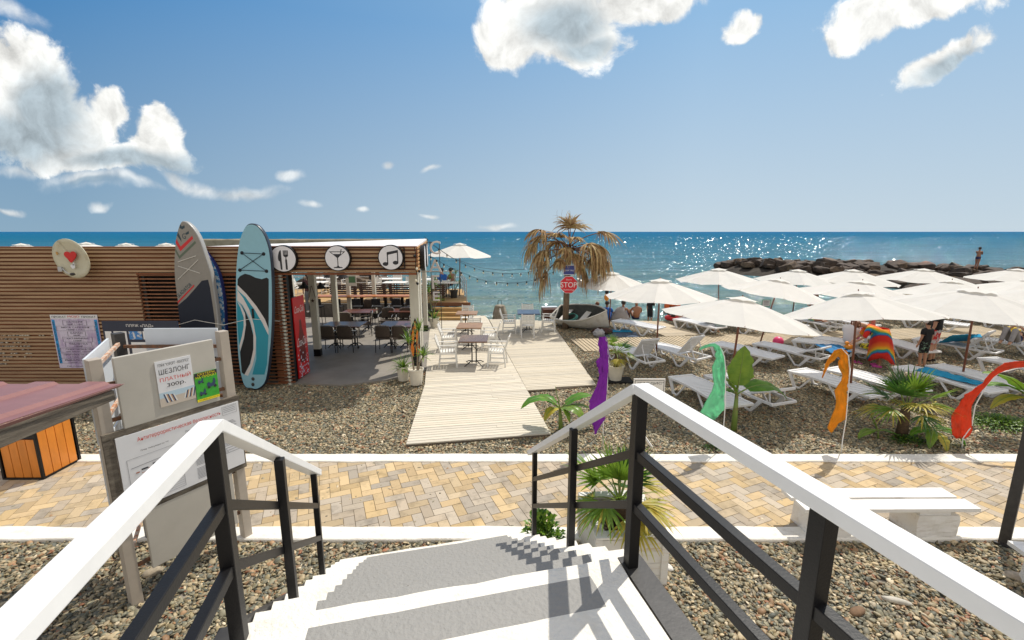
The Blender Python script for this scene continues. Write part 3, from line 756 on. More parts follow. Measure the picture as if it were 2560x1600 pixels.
def rubble(m, x0, x1, y0, y1, z0, z1, seed):
    nx, nzz = 7, 7; rs = random.Random(seed)
    def q(x, y, z):
        p_ = V((x * 6, y * 6, z * 6 + seed)); k = .035
        return (x + k * noise.noise(p_), y + k * noise.noise(p_ + V((9, 0, 0))), z)
    for (a, b, c, d, fx) in (((x0, y0), (x1, y0), 0, 0, 0), ((x1, y0), (x1, y1), 0, 0, 0), ((x1, y1), (x0, y1), 0, 0, 0), ((x0, y1), (x0, y0), 0, 0, 0)):
        m.grid([[q(a[0] + (b[0] - a[0]) * i / nx, a[1] + (b[1] - a[1]) * i / nx, z0 + (z1 - z0) * k / nzz) for i in range(nx + 1)] for k in range(nzz + 1)])
    m.add([q(x0, y0, z1), q(x1, y0, z1), q(x1, y1, z1), q(x0, y1, z1)], [(0, 1, 2, 3)])
def bench(loc, rz, label, ln=2.15):
    t = thing('bench', label, 'bench', loc, rz, 'white plank benches beside the promenade')
    for k in (0, 1):
        m = MB(); board(m, -.02 * k, ln + .02 - .05 * k, -.0 + k * .26, .215 + k * .26, .41, .455, k); m.obj('seat_board', white_old, t)
    for x in (.12, ln - .72):
        m = MB(); rubble(m, x, x + .50, .02, .42, -.03, .35, int(x * 10)); m.bx(x + .03, x + .42, .04, .40, .345, .409); m.obj('support_block', white_old, t)
    return t
bench((3.60, 5.06, 0), radians(.6), 'low white plank bench on two white painted rubble blocks on the near kerb')
bench((5.42, 4.02, 0), radians(-8), 'white bench board just entering at the right edge of the gravel')

# dark steel post at the right
b = G(2509, 1362)
t = thing('steel_post', 'bare dark steel post standing in the gravel at the right edge', 'post', (b.x, b.y, 0), radians(35))
MB().bar((0, 0, -.05), (0, 0, 2.7), .10, .10, up=(0, 1, 0)).obj('shaft', dark_metal, t, bevel=.005)
MB().box((0, 0, 0.025), (.16, .16, .02)).obj('base_plate', dark_metal, t)

# ================================================================ PLANTS
def ribbon(m, pts, wid, nrm, mi=0, fold=0.0):
    """strip along pts with widths, folded along the midrib"""
    rows = []
    for i, p in enumerate(pts):
        d = (pts[min(i + 1, len(pts) - 1)] - pts[max(i - 1, 0)]).normalized()
        x = d.cross(nrm)
        x = x.normalized() if x.length > 1e-4 else V((1, 0, 0))
        u = x.cross(d)
        w_ = wid[i]
        rows.append([p - x * w_ + u * fold * w_, p, p + x * w_ + u * fold * w_])
    m.grid(rows, mi)
def fan_leaf(m, base, d, pet, size, nb=18, droop=.25, spread=150, mi=0, pmi=1, rs=R, tipmi=None, curl=0.0, fullness=1.0):
    """palmate leaf: petiole from base along d, blades fanning out"""
    d = V(d).normalized(); g = V((0, 0, -1))
    pts = []; p = V(base); dd = d.copy()
    for k in range(6):
        pts.append(p.copy()); p = p + dd * pet / 5; dd = (dd + g * droop * .25).normalized()
    m.path(pts, [.012, .011, .010, .009, .008, .007], 4, pmi)
    o = pts[-1]; side = dd.cross(V((0, 0, 1)))
    side = side.normalized() if side.length > .1 else V((1, 0, 0))
    upn = side.cross(dd).normalized()
    for k in range(nb):
        an = radians(-spread / 2 + spread * (k + rs.uniform(-.25, .25)) / (nb - 1))
        bd = (dd * cos(an) + side * sin(an)).normalized()
        bd = (bd + upn * rs.uniform(.0, .18)).normalized()
        L_ = size * (1 - .25 * abs(an) / radians(90)) * rs.uniform(.85, 1.08)
        q = o.copy(); seg = 6; pp = []; bb = bd.copy()
        for i in range(seg + 1):
            pp.append(q.copy()); q = q + bb * L_ / seg
            bb = (bb + g * (droop * (.10 + .30 * (i / seg) ** 2 * 2) + rs.uniform(0, curl)) ).normalized()
        w0 = .017 * fullness * size / .5
        wd = [w0 * .5, w0, w0 * 1.05, w0 * .95, w0 * .7, w0 * .4, .0015]
        mm = mi if tipmi is None or rs.random() > .25 else tipmi
        ribbon(m, pp, wd, (upn + V((rs.uniform(-.3, .3),) * 3)), mm, .25)
def fan_palm(t, base, h, tr, nleaf, size, pet, rs, el_lo=5, el_hi=80, yellow=.25):
    MB().path([(base[0], base[1], base[2]), (base[0] + .01, base[1], base[2] + h * .5), (base[0], base[1], base[2] + h)], [tr * 1.15, tr, tr * .8], 10).obj('trunk', palm_trunk, t, smooth=True)
    m = MB(); ga = 2.399
    for k in range(nleaf):
        f = k / (nleaf - 1); el_ = radians(el_lo + (el_hi - el_lo) * f + rs.uniform(-8, 8)); az = k * ga + rs.uniform(-.3, .3)
        d = V((cos(az) * cos(el_), sin(az) * cos(el_), sin(el_)))
        old = f < yellow
        fan_leaf(m, (base[0], base[1], base[2] + h * .93), d, pet * rs.uniform(.8, 1.15), size * rs.uniform(.85, 1.1), 17, .20 + (.35 if old else 0), 150, 2 if (old and rs.random() < .6) else (0 if rs.random() < .6 else 3), 1, rs, 2 if f < .5 else None)
    m.obj('crown', [leaf_green, stem_green, leaf_yellow, leaf_dark], t, smooth=True)
def banana_leaf(m, base, d, L_, wmax, droop, rs, mi=0, pmi=1, twist=0.0, pet=.22):
    d = V(d).normalized(); g = V((0, 0, -1)); p = V(base); pts = []
    seg = 16; dd = d.copy()
    for i in range(seg + 1):
        pts.append(p.copy()); p = p + dd * L_ / seg; dd = (dd + g * droop * (.4 + i / seg) / seg * 2).normalized()
    m.path(pts, [.014 * (1 - .85 * i / seg) + .002 for i in range(seg + 1)], 5, pmi)
    s = d.cross(V((0, 0, 1))); s = s.normalized() if s.length > .15 else V((1, 0, 0))
    k0 = int(seg * pet)
    for side in (-1, 1):
        rows = []
        for i in range(k0, seg + 1):
            f = (i - k0) / (seg - k0); wv = wmax * (sin(pi * min(1, f * .93 + .07) ** .75)) ** .75 * (1 + .26 * noise.noise(V((i * 1.7, side * 4, L_ * 9))))
            dl = (pts[min(i + 1, seg)] - pts[i - 1]).normalized(); u = s.cross(dl).normalized()
            sx_ = (s * cos(twist) + u * sin(twist)).normalized(); uu = sx_.cross(dl).normalized()
            if i == seg: wv = .002
            rows.append([pts[i] + sx_ * side * wv * q + uu * (.28 * wv * q - .30 * wv * q * q + .05 * wv * q * sin(i * 2.1 + side)) for q in (0, .3, .65, 1)])
        m.grid(rows, mi, flip=side < 0)

# white wooden planter box with palm
q = [G(1494, 1348, .6), G(1657, 1340, .6), G(1448, 1237, .6)]
pa = V((q[0].x, q[0].y, 0)); ang = atan2(q[1].y - q[0].y, q[1].x - q[0].x)
BWd, BDp = .76, .84
t = thing('planter_box', 'white slatted wooden planter box beside the steps holding a palm', 'planter', tuple(pa), ang)
MB().bx(.05, BWd - .05, .05, BDp - .05, .38, .46).obj('soil', soil, t)
planter_old = mat('planter_white', (.74, .73, .70), .6, col2=(.60, .50, .38), scale=4, stretch=(.6, .6, 7), thr=(.52, .72), bump=.2)
for nm, x0, x1, y0, y1 in (('side_panel', .03, BWd - .03, 0, .022), ('side_panel', .03, BWd - .03, BDp - .022, BDp), ('side_panel', 0, .022, .03, BDp - .03), ('side_panel', BWd - .022, BWd, .03, BDp - .03)):
    m = MB()
    for k in range(4): m.bx(x0, x1, y0, y1, -.03 + k * .152, -.03 + k * .152 + .148)
    m.obj(nm, planter_old, t)
for x in (.015, BWd - .015):
    for y in (.015, BDp - .015): MB().box((x, y, .285), (.075, .075, .62)).obj('corner_post', planter_old, t)
for a, b in (((-.02, -.02), (BWd + .02, .10)), ((-.02, BDp - .10), (BWd + .02, BDp + .02)), ((-.02, .102), (.10, BDp - .102)), ((BWd - .10, .102), (BWd + .02, BDp - .102))):
    MB().bx(a[0], b[0], a[1], b[1], .597, .622).obj('top_board', white_paint, t)
t = thing('fan_palm', 'small green and yellow fan palm growing in the white planter box', 'palm', tuple(V((pa.x, pa.y, .44)) + Matrix.Rotation(ang, 3, 'Z') @ V((BWd / 2 - .02, BDp / 2, 0))))
fan_palm(t, (0, 0, -.02), .36, .075, 18, .46, .30, random.Random(11), 10, 78, .5)

# leafy bush at foot of the steps
def leaf_bush(name, loc, r, n_, ls, label, cat, mats=(leaf_green, leaf_dark), kind=None, seed=1, group=None):
    rs = random.Random(seed); m = MB()
    for k in range(n_):
        a = rs.uniform(0, 6.28); el_ = rs.uniform(.0, 1.5); rr_ = rs.uniform(.35, 1.0)
        c = V((cos(a) * cos(el_) * r[0] * rr_, sin(a) * cos(el_) * r[1] * rr_, sin(el_) * r[2] * rr_ + .02))
        out = (V((c.x, c.y, c.z * .35)) + V((rs.uniform(-.12, .12), rs.uniform(-.12, .12), rs.uniform(-.04, .08)))).normalized(); L_ = ls * rs.uniform(.6, 1.2)
        p0 = c; p1 = c + out * L_ * .5 + V((0, 0, .1 * L_)); p2 = c + out * L_ - V((0, 0, .15 * L_))
        ribbon(m, [p0, p1, p2], [.003, L_ * .30, .001], V((rs.uniform(-.5, .5), rs.uniform(-.5, .5), 1)), 0 if rs.random() < .65 else 1, .3)
    if kind == 'stuff':
        o = m.obj(name, list(mats), smooth=True); o.location = loc
        return tag(o, label, cat, None, 'stuff')
    t = thing(name, label, cat, loc, 0, group)
    m.obj('foliage', list(mats), t, smooth=True)
    m = MB()
    for k in range(9):
        a = rs.uniform(0, 6.28); e = rs.uniform(.5, 1.3)
        m.path([(0, 0, -.02), (cos(a) * cos(e) * r[0] * .8, sin(a) * cos(e) * r[1] * .8, sin(e) * r[2] * .85)], [.006, .002], 4)
    m.obj('stems', stem_green, t)
    return t
leaf_bush('leafy_bush', (.36, 4.92, 0), (.25, .22, .50), 560, .085, 'small bright green leafy bush at the bottom right of the steps', 'bush', seed=4)
# ================================================================ CAFE
Z = V((0, 0, 1)); X = V((1, 0, 0)); Y = V((0, 1, 0))
WY = 11.0                                           # plane of the slatted front
ZT = D(700, 617, WY).z; ZB = D(700, 681, WY).z
XR = D(1041, 650, WY).x; XE = D(354, 740, WY).x; XO = -5.62
cafe = thing('cafe_building', 'slatted wooden beach cafe with a white roof and open dining area', 'building', (-6, WY + 2, 0))
floor_p = [G(735, 957, .06), G(850, 962, .06), G(962, 950, .06), G(1062, 925, .06), V((-2.45, 13, .06)), V((-3.0, 18, .06)), V((-4, 20, .06)), V((-9.2, 20, .06)), V((-8.9, 11.15, .06)), V((-6, 11.05, .06))]
m = MB(); m.prism([(p.x, p.y) for p in floor_p], (0, 0, -.05), X, Y, .11)
struct(m.obj('cafe_floor', mat('cafe_floor', (.29, .262, .225), .6, col2=(.22, .20, .17), scale=1.5, detail=9, bump=.15)), 'smooth grey concrete floor of the cafe')
def slats(m, x0, x1, z0, z1, y, per=.0905, th=.052, dp=.032, mi=0, seed=1, jx=.0, skip=0):
    z = z1 - th / 2 - .004; k = 0
    while z > z0:
        if not (skip and R.random() < skip):
            jy = .004 * noise.noise(V((k * 3.3, seed, 0))); x = x0 + (R.uniform(-jx, jx) if jx else 0); xx = x
            while xx < x1 - .01:
                x2 = min(x1, xx + R.uniform(2.2, 3.6))
                m.box(((xx + x2) / 2, y - dp / 2 + jy, z + .003 * R.uniform(-1, 1)), (x2 - xx - .004, dp, th), 0, mi, R.uniform(-.02, .02)); xx = x2
        z -= per; k += 1
# long closed wall
XL = -15.5
m = MB(); m.bx(XL, XE, WY, WY + .06, 0, ZT - .03); m.obj('backing_board', slat_dark, cafe, world=True)
m = MB(); slats(m, XL, XE, 0.02, ZB - .02, WY, seed=1, jx=0.0, dp=.04); m.obj('slat_wall', slat_light, cafe, world=True)
m = MB(); slats(m, XL, XR, ZB, ZT, WY, seed=2, dp=.045); m.obj('fascia_slats', slat_light, cafe, world=True)
m = MB(); m.bx(XE, XR, WY, WY + .05, ZB, ZT - .02); m.bx(XL, XR, WY - .05, WY + .12, ZT - .018, ZT + .005); m.bx(XE, XR, WY - .06, WY + .04, ZB - .055, ZB - .012)
m.obj('fascia_board', slat_dark, cafe, world=True)
# see-through part of the wall with thin brown slats
m = MB(); slats(m, XE + .02, XO - .02, 0.02, ZB - .05, WY + .01, seed=4, th=.028, dp=.03, skip=.04); m.obj('open_slats', mat('slat_thin', (.34, .14, .06), .7, var=.4, scale=3), cafe, world=True)
m = MB()
for x in (XE + .05, XE + 1.1, XE + 2.1): m.bx(x, x + .07, WY + .02, WY + .10, 0, ZB - .06)
m.obj('wall_stud', black_metal, cafe, world=True)
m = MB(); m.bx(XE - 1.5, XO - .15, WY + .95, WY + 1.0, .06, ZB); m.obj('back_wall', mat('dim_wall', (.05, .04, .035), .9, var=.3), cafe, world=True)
# slatted return and jamb posts beside the fridge
m = MB(); z = .1
while z < ZB - .1: m.box((XO - .02, WY - .02, z), (.42, .05, .03)); z += .0905
m.obj('slat_ends', slat_dark, cafe, world=True)
m = MB(); m.bx(XO - .09, XO + .03, WY + .008, WY + .035, .0, ZB - .05); m.bx(XO + .03, XO + .085, WY - .045, WY + .06, 0, ZB - .06); m.obj('door_jamb', cream_paint, cafe, world=True)
m = MB(); m.bx(XO + .06, XO + .155, WY + .03, WY + .17, .06, ZB - .02); m.obj('dark_jamb', black_metal, cafe, world=True)
# side fascia running back
C0 = V((XR, WY, 0)); C1 = V((-3.05, 16.5, 0)); sdir = (C1 - C0).normalized(); sn = V((sdir.y, -sdir.x, 0))
m = MB()
for k in range(7):
    z = ZT - .03 - k * .0905; m.bar(C0 + Z * z + sn * .02, C1 + Z * (z + .03) + sn * .02, .045, .05)
m.obj('side_fascia_slats', mat('slat_side', (.55, .30, .12), .7, var=.3, scale=5), cafe, world=True)
m = MB(); m.bar(C0 + Z * (ZT + ZB) / 2, C1 + Z * ((ZT + ZB) / 2 + .02), .04, ZT - ZB - .03); m.obj('side_fascia_board', slat_dark, cafe, world=True)
# roof sheet: rises to the back right
p0, p1 = V((-6.05, WY + .13, ZT + .02)), V((XR + .0, WY + .13, ZT + .02)); p2 = V((-3.05, 16.6, 3.55)); p3 = V((-9.6, 16.6, 3.34)); p4 = V((-9.6, WY + .13, ZT - .1))
m = MB(); top = [p4, p0, p1, p2, p3]; m.add([p for p in top] + [p - Z * .05 for p in top], [(0, 1, 2, 3, 4), (9, 8, 7, 6, 5)] + [(i, i + 5, (i + 1) % 5 + 5, (i + 1) % 5) for i in range(5)])
m.obj('roof', mat('roof_sheet', (.78, .77, .78), .6, var=.08, scale=2), cafe, world=True)
def pillar(b, w_, d_, z1, base=.22):
    m = MB(); m.bx(b[0] - w_ / 2, b[0] + w_ / 2, b[1] - d_ / 2, b[1] + d_ / 2, .06 + base, z1, 0)
    m.bx(b[0] - w_ / 2 - .004, b[0] + w_ / 2 + .004, b[1] - d_ / 2 - .004, b[1] + d_ / 2 + .004, .05, .06 + base, 1)
    m.obj('pillar', [cream_paint, black_metal], cafe, world=True, bevel=.004)
for b, w_, d_, z1 in (((-2.62, 12.2), .24, .14, 3.32), ((-2.86, 13.9), .15, .24, 3.34), ((-3.30, 17.2), .15, .15, 3.45), ((-2.96, 14.5), .12, .12, 3.36), ((-5.95, 13.6), .19, .16, 3.3), ((-6.25, 16.0), .17, .16, 3.3), ((-6.9, 19.2), .15, .15, 3.3), ((-9.0, 15), .16, .16, 3.2), ((-9.2, 19), .16, .16, 3.2), ((-6.0, 19.8), .14, .14, 3.3)):
    pillar(b, w_, d_, z1)
m = MB()
for y in (12.2, 13.9, 16.0): m.bar((-9.4, y, 3.22), (-2.65 - (y - 12) * .1, y, 3.22), .10, .14)
m.obj('roof_beam', cream_paint, cafe, world=True)

# ---- round signs on a black frame
fr = thing('sign_frame', 'thin black metal frame fixed to the slatted fascia behind the round signs', 'frame', (-4, WY - .07, 3.1))
m = MB(); xa, xb = D(672, 620, WY - .07).x, D(1010, 620, WY - .07).x; za, zm, zb = D(800, 619, WY - .07).z, D(800, 646, WY - .07).z, D(800, 671, WY - .07).z
for z in (za, zm, zb): m.bar((xa, WY - .07, z), (xb, WY - .07, z), .02, .02)
for x in (xa, xb): m.bar((x, WY - .07, za), (x, WY - .07, zb), .02, .02)
m.obj('frame_bars', black_metal, fr, world=True)
def ring_sign(u, v, rpx, label, draw):
    c = D(u, v, WY - .16); r = rpx / F * c.y
    t = thing('round_sign', label, 'sign', tuple(c), 0, 'round white cafe signs with black pictograms')
    k = 40; circ = [(cos(2 * pi * i / k), sin(2 * pi * i / k)) for i in range(k)]
    MB().prism([(x * r, z * r) for x, z in circ], (0, 0, 0), X, Z, -.10).obj('rim', black_metal, t, smooth=False)
    MB().prism([(x * r * .93, z * r * .93) for x, z in circ], (0, -.001, 0), X, Z, .006).obj('face', sign_white, t)
    m = MB(); draw(m, r); m.obj('pictogram', ink_black, t)
    return t
SO = (0, -.008, 0)
def P_(m, poly, r): m.prism([(x * r, y * r) for x, y in poly], SO, X, Z, .003)
def d_cut(m, r):
    P_(m, [(-.22, -.80), (-.10, -.80), (-.10, .62), (-.16, .62), (-.24, .52), (-.32, .3), (-.36, .05), (-.34, -.12), (-.24, -.2)], r)
    P_(m, [(.16, -.80), (.30, -.80), (.30, -.08), (.25, 0), (.21, 0), (.16, -.08)], r); P_(m, [(.20, 0), (.26, 0), (.26, .22), (.20, .22)], r)
    P_(m, [(.05, .24), (.12, .14), (.34, .14), (.41, .24), (.41, .30), (.05, .30)], r)
    for x in (.05, .147, .244, .341): P_(m, [(x, .28), (x + .062, .28), (x + .062, .62), (x, .62)], r)
def d_gls(m, r):
    P_(m, [(-.58, .52), (.62, .52), (.62, .47), (-.58, .47)], r); P_(m, [(-.58, .50), (-.50, .50), (-.30, .31), (-.36, .31)], r); P_(m, [(.62, .50), (.54, .50), (.34, .31), (.40, .31)], r)
    P_(m, [(-.36, .32), (.40, .32), (.06, .03), (-.02, .03)], r); P_(m, [(-.01, .04), (.05, .04), (.05, -.62), (-.01, -.62)], r)
    P_(m, [(-.02, -.58), (.06, -.58), (.14, -.66), (.36, -.70), (.36, -.76), (-.32, -.76), (-.32, -.70), (-.10, -.66)], r); P_(m, [(.22, .30), (.28, .30), (.38, .68), (.32, .68)], r)
def d_note(m, r):
    P_(m, [(-.28, .42), (.60, .60), (.60, .40), (-.28, .20)], r); P_(m, [(-.28, .35), (-.20, .35), (-.20, -.48), (-.28, -.48)], r); P_(m, [(.52, .5), (.60, .5), (.60, -.38), (.52, -.38)], r)
    for cx, cz in ((-.42, -.50), (.38, -.40)): P_(m, [(cx + .22 * cos(a * .3142), cz + .15 * sin(a * .3142)) for a in range(20)], r)
ring_sign(707.6, 647, 33.5, 'round white sign with black knife and fork, left of the three', d_cut)
ring_sign(843.5, 645.5, 32, 'round white sign with black cocktail glass, middle of the three', d_gls)
ring_sign(976.5, 644, 31.5, 'round white sign with black music notes, right of the three', d_note)
# two signs seen edge-on on the side fascia
for i, f in enumerate((.16, .42)):
    c = C0.lerp(C1, f) + sn * .16 + Z * (3.13)
    t = thing('round_sign', ('nearer' if i == 0 else 'farther') + ' round sign seen edge-on on the cafe side, facing the deck', 'sign', tuple(c), atan2(sn.y, sn.x) + pi / 2, 'round signs seen edge on')
    k = 32; ci = [(.33 * cos(2 * pi * a / k), .33 * sin(2 * pi * a / k)) for a in range(k)]
    MB().prism(ci, (0, 0, 0), X, Z, -.10).obj('rim', black_metal, t)
    MB().prism([(a * .93, b * .93) for a, b in ci], (0, -.001, 0), X, Z, .006).obj('face', sign_white, t)

# ---- CAFE letters
lc = D(1089, 660, 15.6)
t = thing('cafe_letters', 'tall pale letters spelling CAFE hung on thin rods beside the cafe', 'sign', (lc.x, 15.6, .7))
m = MB(); m.path([(-.17, .03, .0), (-.17, .03, 2.75)], .012, 5); m.path([(.14, .03, -.6), (.14, .03, 2.80)], .012, 5)
for z in (2.75, 1.75): m.path([(-.75, .03, z), (.14, .03, z)], .012, 5)
m.obj('rods', dark_metal, t)
for ch, (u0, v0, u1, v1) in zip('CAFE', ((1075, 602, 1101, 636), (1073, 648, 1104, 680), (1080, 688, 1098, 722), (1083, 730, 1099, 752))):
    a, b = D(u0, v1, 15.6), D(u1, v0, 15.6); c = (a + b) / 2
    vs, fs = text_mesh(ch); m = MB()
    for off in (0, .03): m.text(ch, (c.x - lc.x, -off, c.z - .7), X, Z, b.x - a.x, b.z - a.z, 0, 0)
    o = m.obj('letter', mat('letter_grey', (.62, .58, .56), .5), t)
    sm_ = o.modifiers.new('s', 'SOLIDIFY'); sm_.thickness = .03

# ---- fridge with red door
fx = -5.455
t = thing('drinks_fridge', 'black drinks fridge with a red front panel and white script lettering', 'fridge', (fx - .3, 11.25, .06))
MB().bx(-.33, .27, .03, .60, 0, 2.08).obj('cabinet', black_metal, t, bevel=.01)
MB().bx(.275, .30, .0, .62, .03, 2.12).obj('door', fridge_red, t)
red_white = mat('print_white', (.8, .78, .78), .4)
m = MB(); m.text('Coca-Cola', (.303, .31, 1.80), Y, Z, .50, .17, 0, 0, .35); m.text('Coca-Cola', (.303, .32, .95), Y, Z, .52, .22, 0, 0, .35)
m.obj('script_lettering', red_white, t)
m = MB(); m.prism([(.16, .40), (.46, .40), (.48, .60), (.45, 1.1), (.38, 1.3), (.36, 1.52), (.26, 1.52), (.24, 1.3), (.17, 1.1), (.14, .6)], (.3005, 0, 0), Y, Z, .001)
m.obj('bottle_picture', mat('bottle_dark', (.14, .008, .008), .3), t)
m = MB()
for k in range(60):
    y, z = R.uniform(.03, .58), abs(R.gauss(0, .28)) + .05; m.box((.303, y, z), (.002, R.uniform(.015, .05), R.uniform(.01, .05)), 0, 0, R.uniform(0, 3))
m.obj('ice_print', mat('ice_print', (.65, .7, .8), .4), t)

# ---- dining tables and wicker chairs
def table_dark(u0, u1, vf, vb, label, top=table_red):
    a, b = G(u0, vf, .82), G(u1, vf, .82); c = G(u1, vb, .82)
    w_, d_ = b.x - a.x, c.y - b.y
    t = thing('dining_table', label, 'table', ((a.x + b.x) / 2, (a.y + c.y) / 2, .06), 0, 'dark dining tables inside the cafe')
    MB().bx(-w_ / 2, w_ / 2, -d_ / 2, d_ / 2, .735, .765).obj('table_top', top, t, bevel=.005)
    m = MB()
    for s in (-1, 1):
        m.tube((s * w_ * .25, 0, .03), (s * w_ * .25, 0, .735), .03, n=8)
        for a_ in (0, 1, 2, 3):
            an = pi / 4 + a_ * pi / 2; m.path([(s * w_ * .25, 0, .12), (s * w_ * .25 + cos(an) * .15, sin(an) * .15, .10), (s * w_ * .25 + cos(an) * .27, sin(an) * .27, .0)], [.02, .018, .014], 6)
    m.obj('pedestal', black_metal, t)
    return t
table_dark(799, 898, 817, 804, 'dark brown table at the left front of the cafe floor beside the pillar')
table_dark(944, 1030, 817, 803, 'reddish brown table beside the carved surfboard ornament')
table_dark(851, 930, 782, 773, 'glossy brown table in the second row by the middle pillar')
table_dark(970, 1030, 780, 772, 'reddish table in the second row behind the right pillar')
def make_wicker():
    t = thing('wicker_chair', 'x', 'chair', (0, 0, 0), 0, 'brown wicker armchairs inside the cafe')
    m = MB(); m.box((0, 0, .44), (.46, .44, .05)); m.obj('seat', wicker, t, bevel=.015)
    rows = []
    for k in range(7):
        z = .48 + .38 * k / 6; rows.append([V((.25 * sin(a) * (1 - .02 * k), -.22 - .05 * k / 6 - .06 * (cos(a) - .5) , z)) for a in [radians(-80 + 160 * j / 12) for j in range(13)]])
    m = MB(); m.grid(rows); o = m.obj('backrest', wicker, t, smooth=True); s = o.modifiers.new('s', 'SOLIDIFY'); s.thickness = .018
    m = MB(); pts = [V((-.26, .2, .0)), V((-.26, .2, .60)), V((-.27, .0, .68)), V((-.26, -.2, .70))] 
    for s_ in (-1, 1):
        m.path([(s_ * .24, .21, 0), (s_ * .25, .22, .62), (s_ * .27, .10, .67), (s_ * .27, -.12, .68), (s_ * .24, -.26, .72)], .013, 6)
    m.path([(-.24, -.25, .70), (-.22, -.29, .84), (-.12, -.31, .885), (.12, -.31, .885), (.22, -.29, .84), (.24, -.25, .70)], .013, 6); m.obj('arm_frame', chrome, t)
    for x in (-1, 1):
        for y in (.21, -.24): MB().path([(x * .23, y * .95, .43), (x * .245, y, 0)], .013, 6).obj('leg', black_metal, t)
    return t
wc = make_wicker(); first = [True]
def place_wicker(u, v, rz, label, z=.06):
    p = G(u, v, z)
    if first[0]: first[0] = False; wc.location = p; wc.rotation_euler = (0, 0, rz); wc['label'] = label; return wc
    return dup(wc, p, rz, label)
place_wicker(827, 877, 0, 'brown wicker armchair nearest the front left pillar, its back to the viewer')
place_wicker(871, 877, 0, 'brown wicker armchair second from the front left pillar, its back to the viewer')
place_wicker(964, 877, 0, 'brown wicker armchair in a sunlit patch, its back to the viewer')
place_wicker(1005, 877, 0, 'brown wicker armchair just left of the carved surfboard ornament')
place_wicker(913, 838, pi / 2 + .3, 'wicker armchair turned sideways behind the left front table')
place_wicker(868, 836, .1, 'dark wicker armchair under the second row table by the middle pillar')
place_wicker(968, 829, pi, 'wicker armchair facing the viewer behind the reddish front table')
place_wicker(1012, 829, pi, 'wicker armchair facing the viewer nearest the right pillar')
place_wicker(992, 800, pi, 'wicker armchair with pale rim at the far reddish table, left one')
place_wicker(1026, 800, pi, 'wicker armchair with pale rim at the far reddish table, right one')
place_wicker(890, 800, pi, 'dark wicker armchair beyond the second row table, left one')
place_wicker(921, 800, pi, 'dark wicker armchair beyond the second row table, right one')

# long bar table
p = G(825, 790, .06)
t = thing('bar_table', 'long orange brown bar table on black legs at the back of the cafe', 'table', (-6.2, 19.0, .06))
m = MB(); m.bx(-1.95, .12, -.28, .28, 1.06, 1.11); m.obj('table_top', table_bar, t); m = MB(); m.bx(.14, 2.1, -.26, .30, 1.065, 1.115); m.obj('table_top', table_bar, t)
for x in (-1.3, -.1, .9, 1.6): MB().bx(x - .05, x + .05, -.06, .06, 0, 1.06).obj('leg', black_metal, t)
# low concrete wall, shade put into its dark colour, and dark slatted benches behind
MB_ = MB(); MB_.bx(-10.5, -3.6, 20.35, 20.5, .0, .62)
t = thing('low_wall', 'low concrete wall coloured for shade under the terrace edge behind the cafe tables', 'wall', (-7, 20.4, 0)); MB_.obj('wall', mat('wall_shade', (.13, .115, .10), .9, var=.3), t, world=True)
def slat_bench(x, label, wd=1.25):
    t = thing('slatted_bench', label, 'bench', (x, 20.9, .66), 0, 'dark slatted bench backs along the terrace edge')
    m = MB()
    for k in range(5): m.box((0, 0, .34 + k * .095), (wd, .03, .06))
    m.obj('backrest', bench_dark, t)
    m = MB()
    for k in range(4): m.box((0, .12 + k * .1, .40), (wd, .08, .03))
    m.obj('seat', bench_dark, t)
    for s in (-1, 1): MB().bx(s * wd * .42 - .06, s * wd * .42 + .06, -.02, .06, 0, .8).obj('leg', bench_dark, t)
for i, x in enumerate((-7.75, -6.4, -5.05, -3.7)):
    slat_bench(x, 'dark brown slatted bench back, ' + ('leftmost, beside the hanging star tag pillar', 'second from left, behind the middle pillar', 'third from left, above the orange bar table', 'rightmost, running behind the right pillars')[i])
st0 = thing('bar_stool', 'x', 'stool', (0, 0, 0), 0, 'black bar stools along the orange bar table')
MB().box((0, 0, .74), (.36, .34, .05)).obj('seat', cloth_black, st0, bevel=.01); MB().box((0, .16, .95), (.36, .03, .26)).obj('backrest', cloth_black, st0, bevel=.01)
for x in (-.15, .15):
    for y in (-.14, .14): MB().path([(x, y, .73), (x * 1.2, y * 1.2, 0)], .013, 5).obj('leg', black_metal, st0)
for i_, x_ in enumerate((-7.9, -7.1, -6.3, -5.5, -4.7, -4.1)):
    lb_ = 'black bar stool at the orange bar table, ' + ('leftmost one', 'second from the left', 'third from the left', 'fourth from the left', 'second from the right', 'rightmost one')[i_]
    if i_: dup(st0, (x_, 18.45, .06), 3.14, lb_)
    else: st0.location = (x_, 18.45, .06); st0.rotation_euler = (0, 0, 3.14); st0['label'] = lb_
# hanging tag with star
p = D(782, 750, 13.48)
t = thing('hanging_tag', 'cream wooden tag with a dark star hanging on the front pillar', 'ornament', tuple(p))
MB().bx(-.10, .10, -.02, 0, -.17, .12).obj('plaque', cream_paint, t)
m = MB(); st = [(.065 * cos(radians(90 + 36 * k)) * (1 if k % 2 == 0 else .42), .065 * sin(radians(90 + 36 * k)) * (1 if k % 2 == 0 else .42) - .02) for k in range(10)]; m.prism(st, (0, -.021, 0), X, Z, .004); m.obj('star', bench_dark, t)
m = MB(); m.path([(-.09, -.02, .08), (-.01, -.02, .42), (.01, -.02, .42), (.09, -.02, .08)], .008, 5); m.obj('cord', bench_dark, t)
# poster on back pillar
p = D(880, 697, 19.05)
t = thing('pillar_poster', 'green and cream notice on the rear pillar of the cafe', 'poster', tuple(p))
MB().bx(-.18, .18, -.02, 0, -.30, .30).obj('sheet', cream_paint, t); MB().bx(-.13, .14, -.026, -.021, -.16, .10).obj('picture', mat('poster_green', (.10, .20, .09), .6), t)
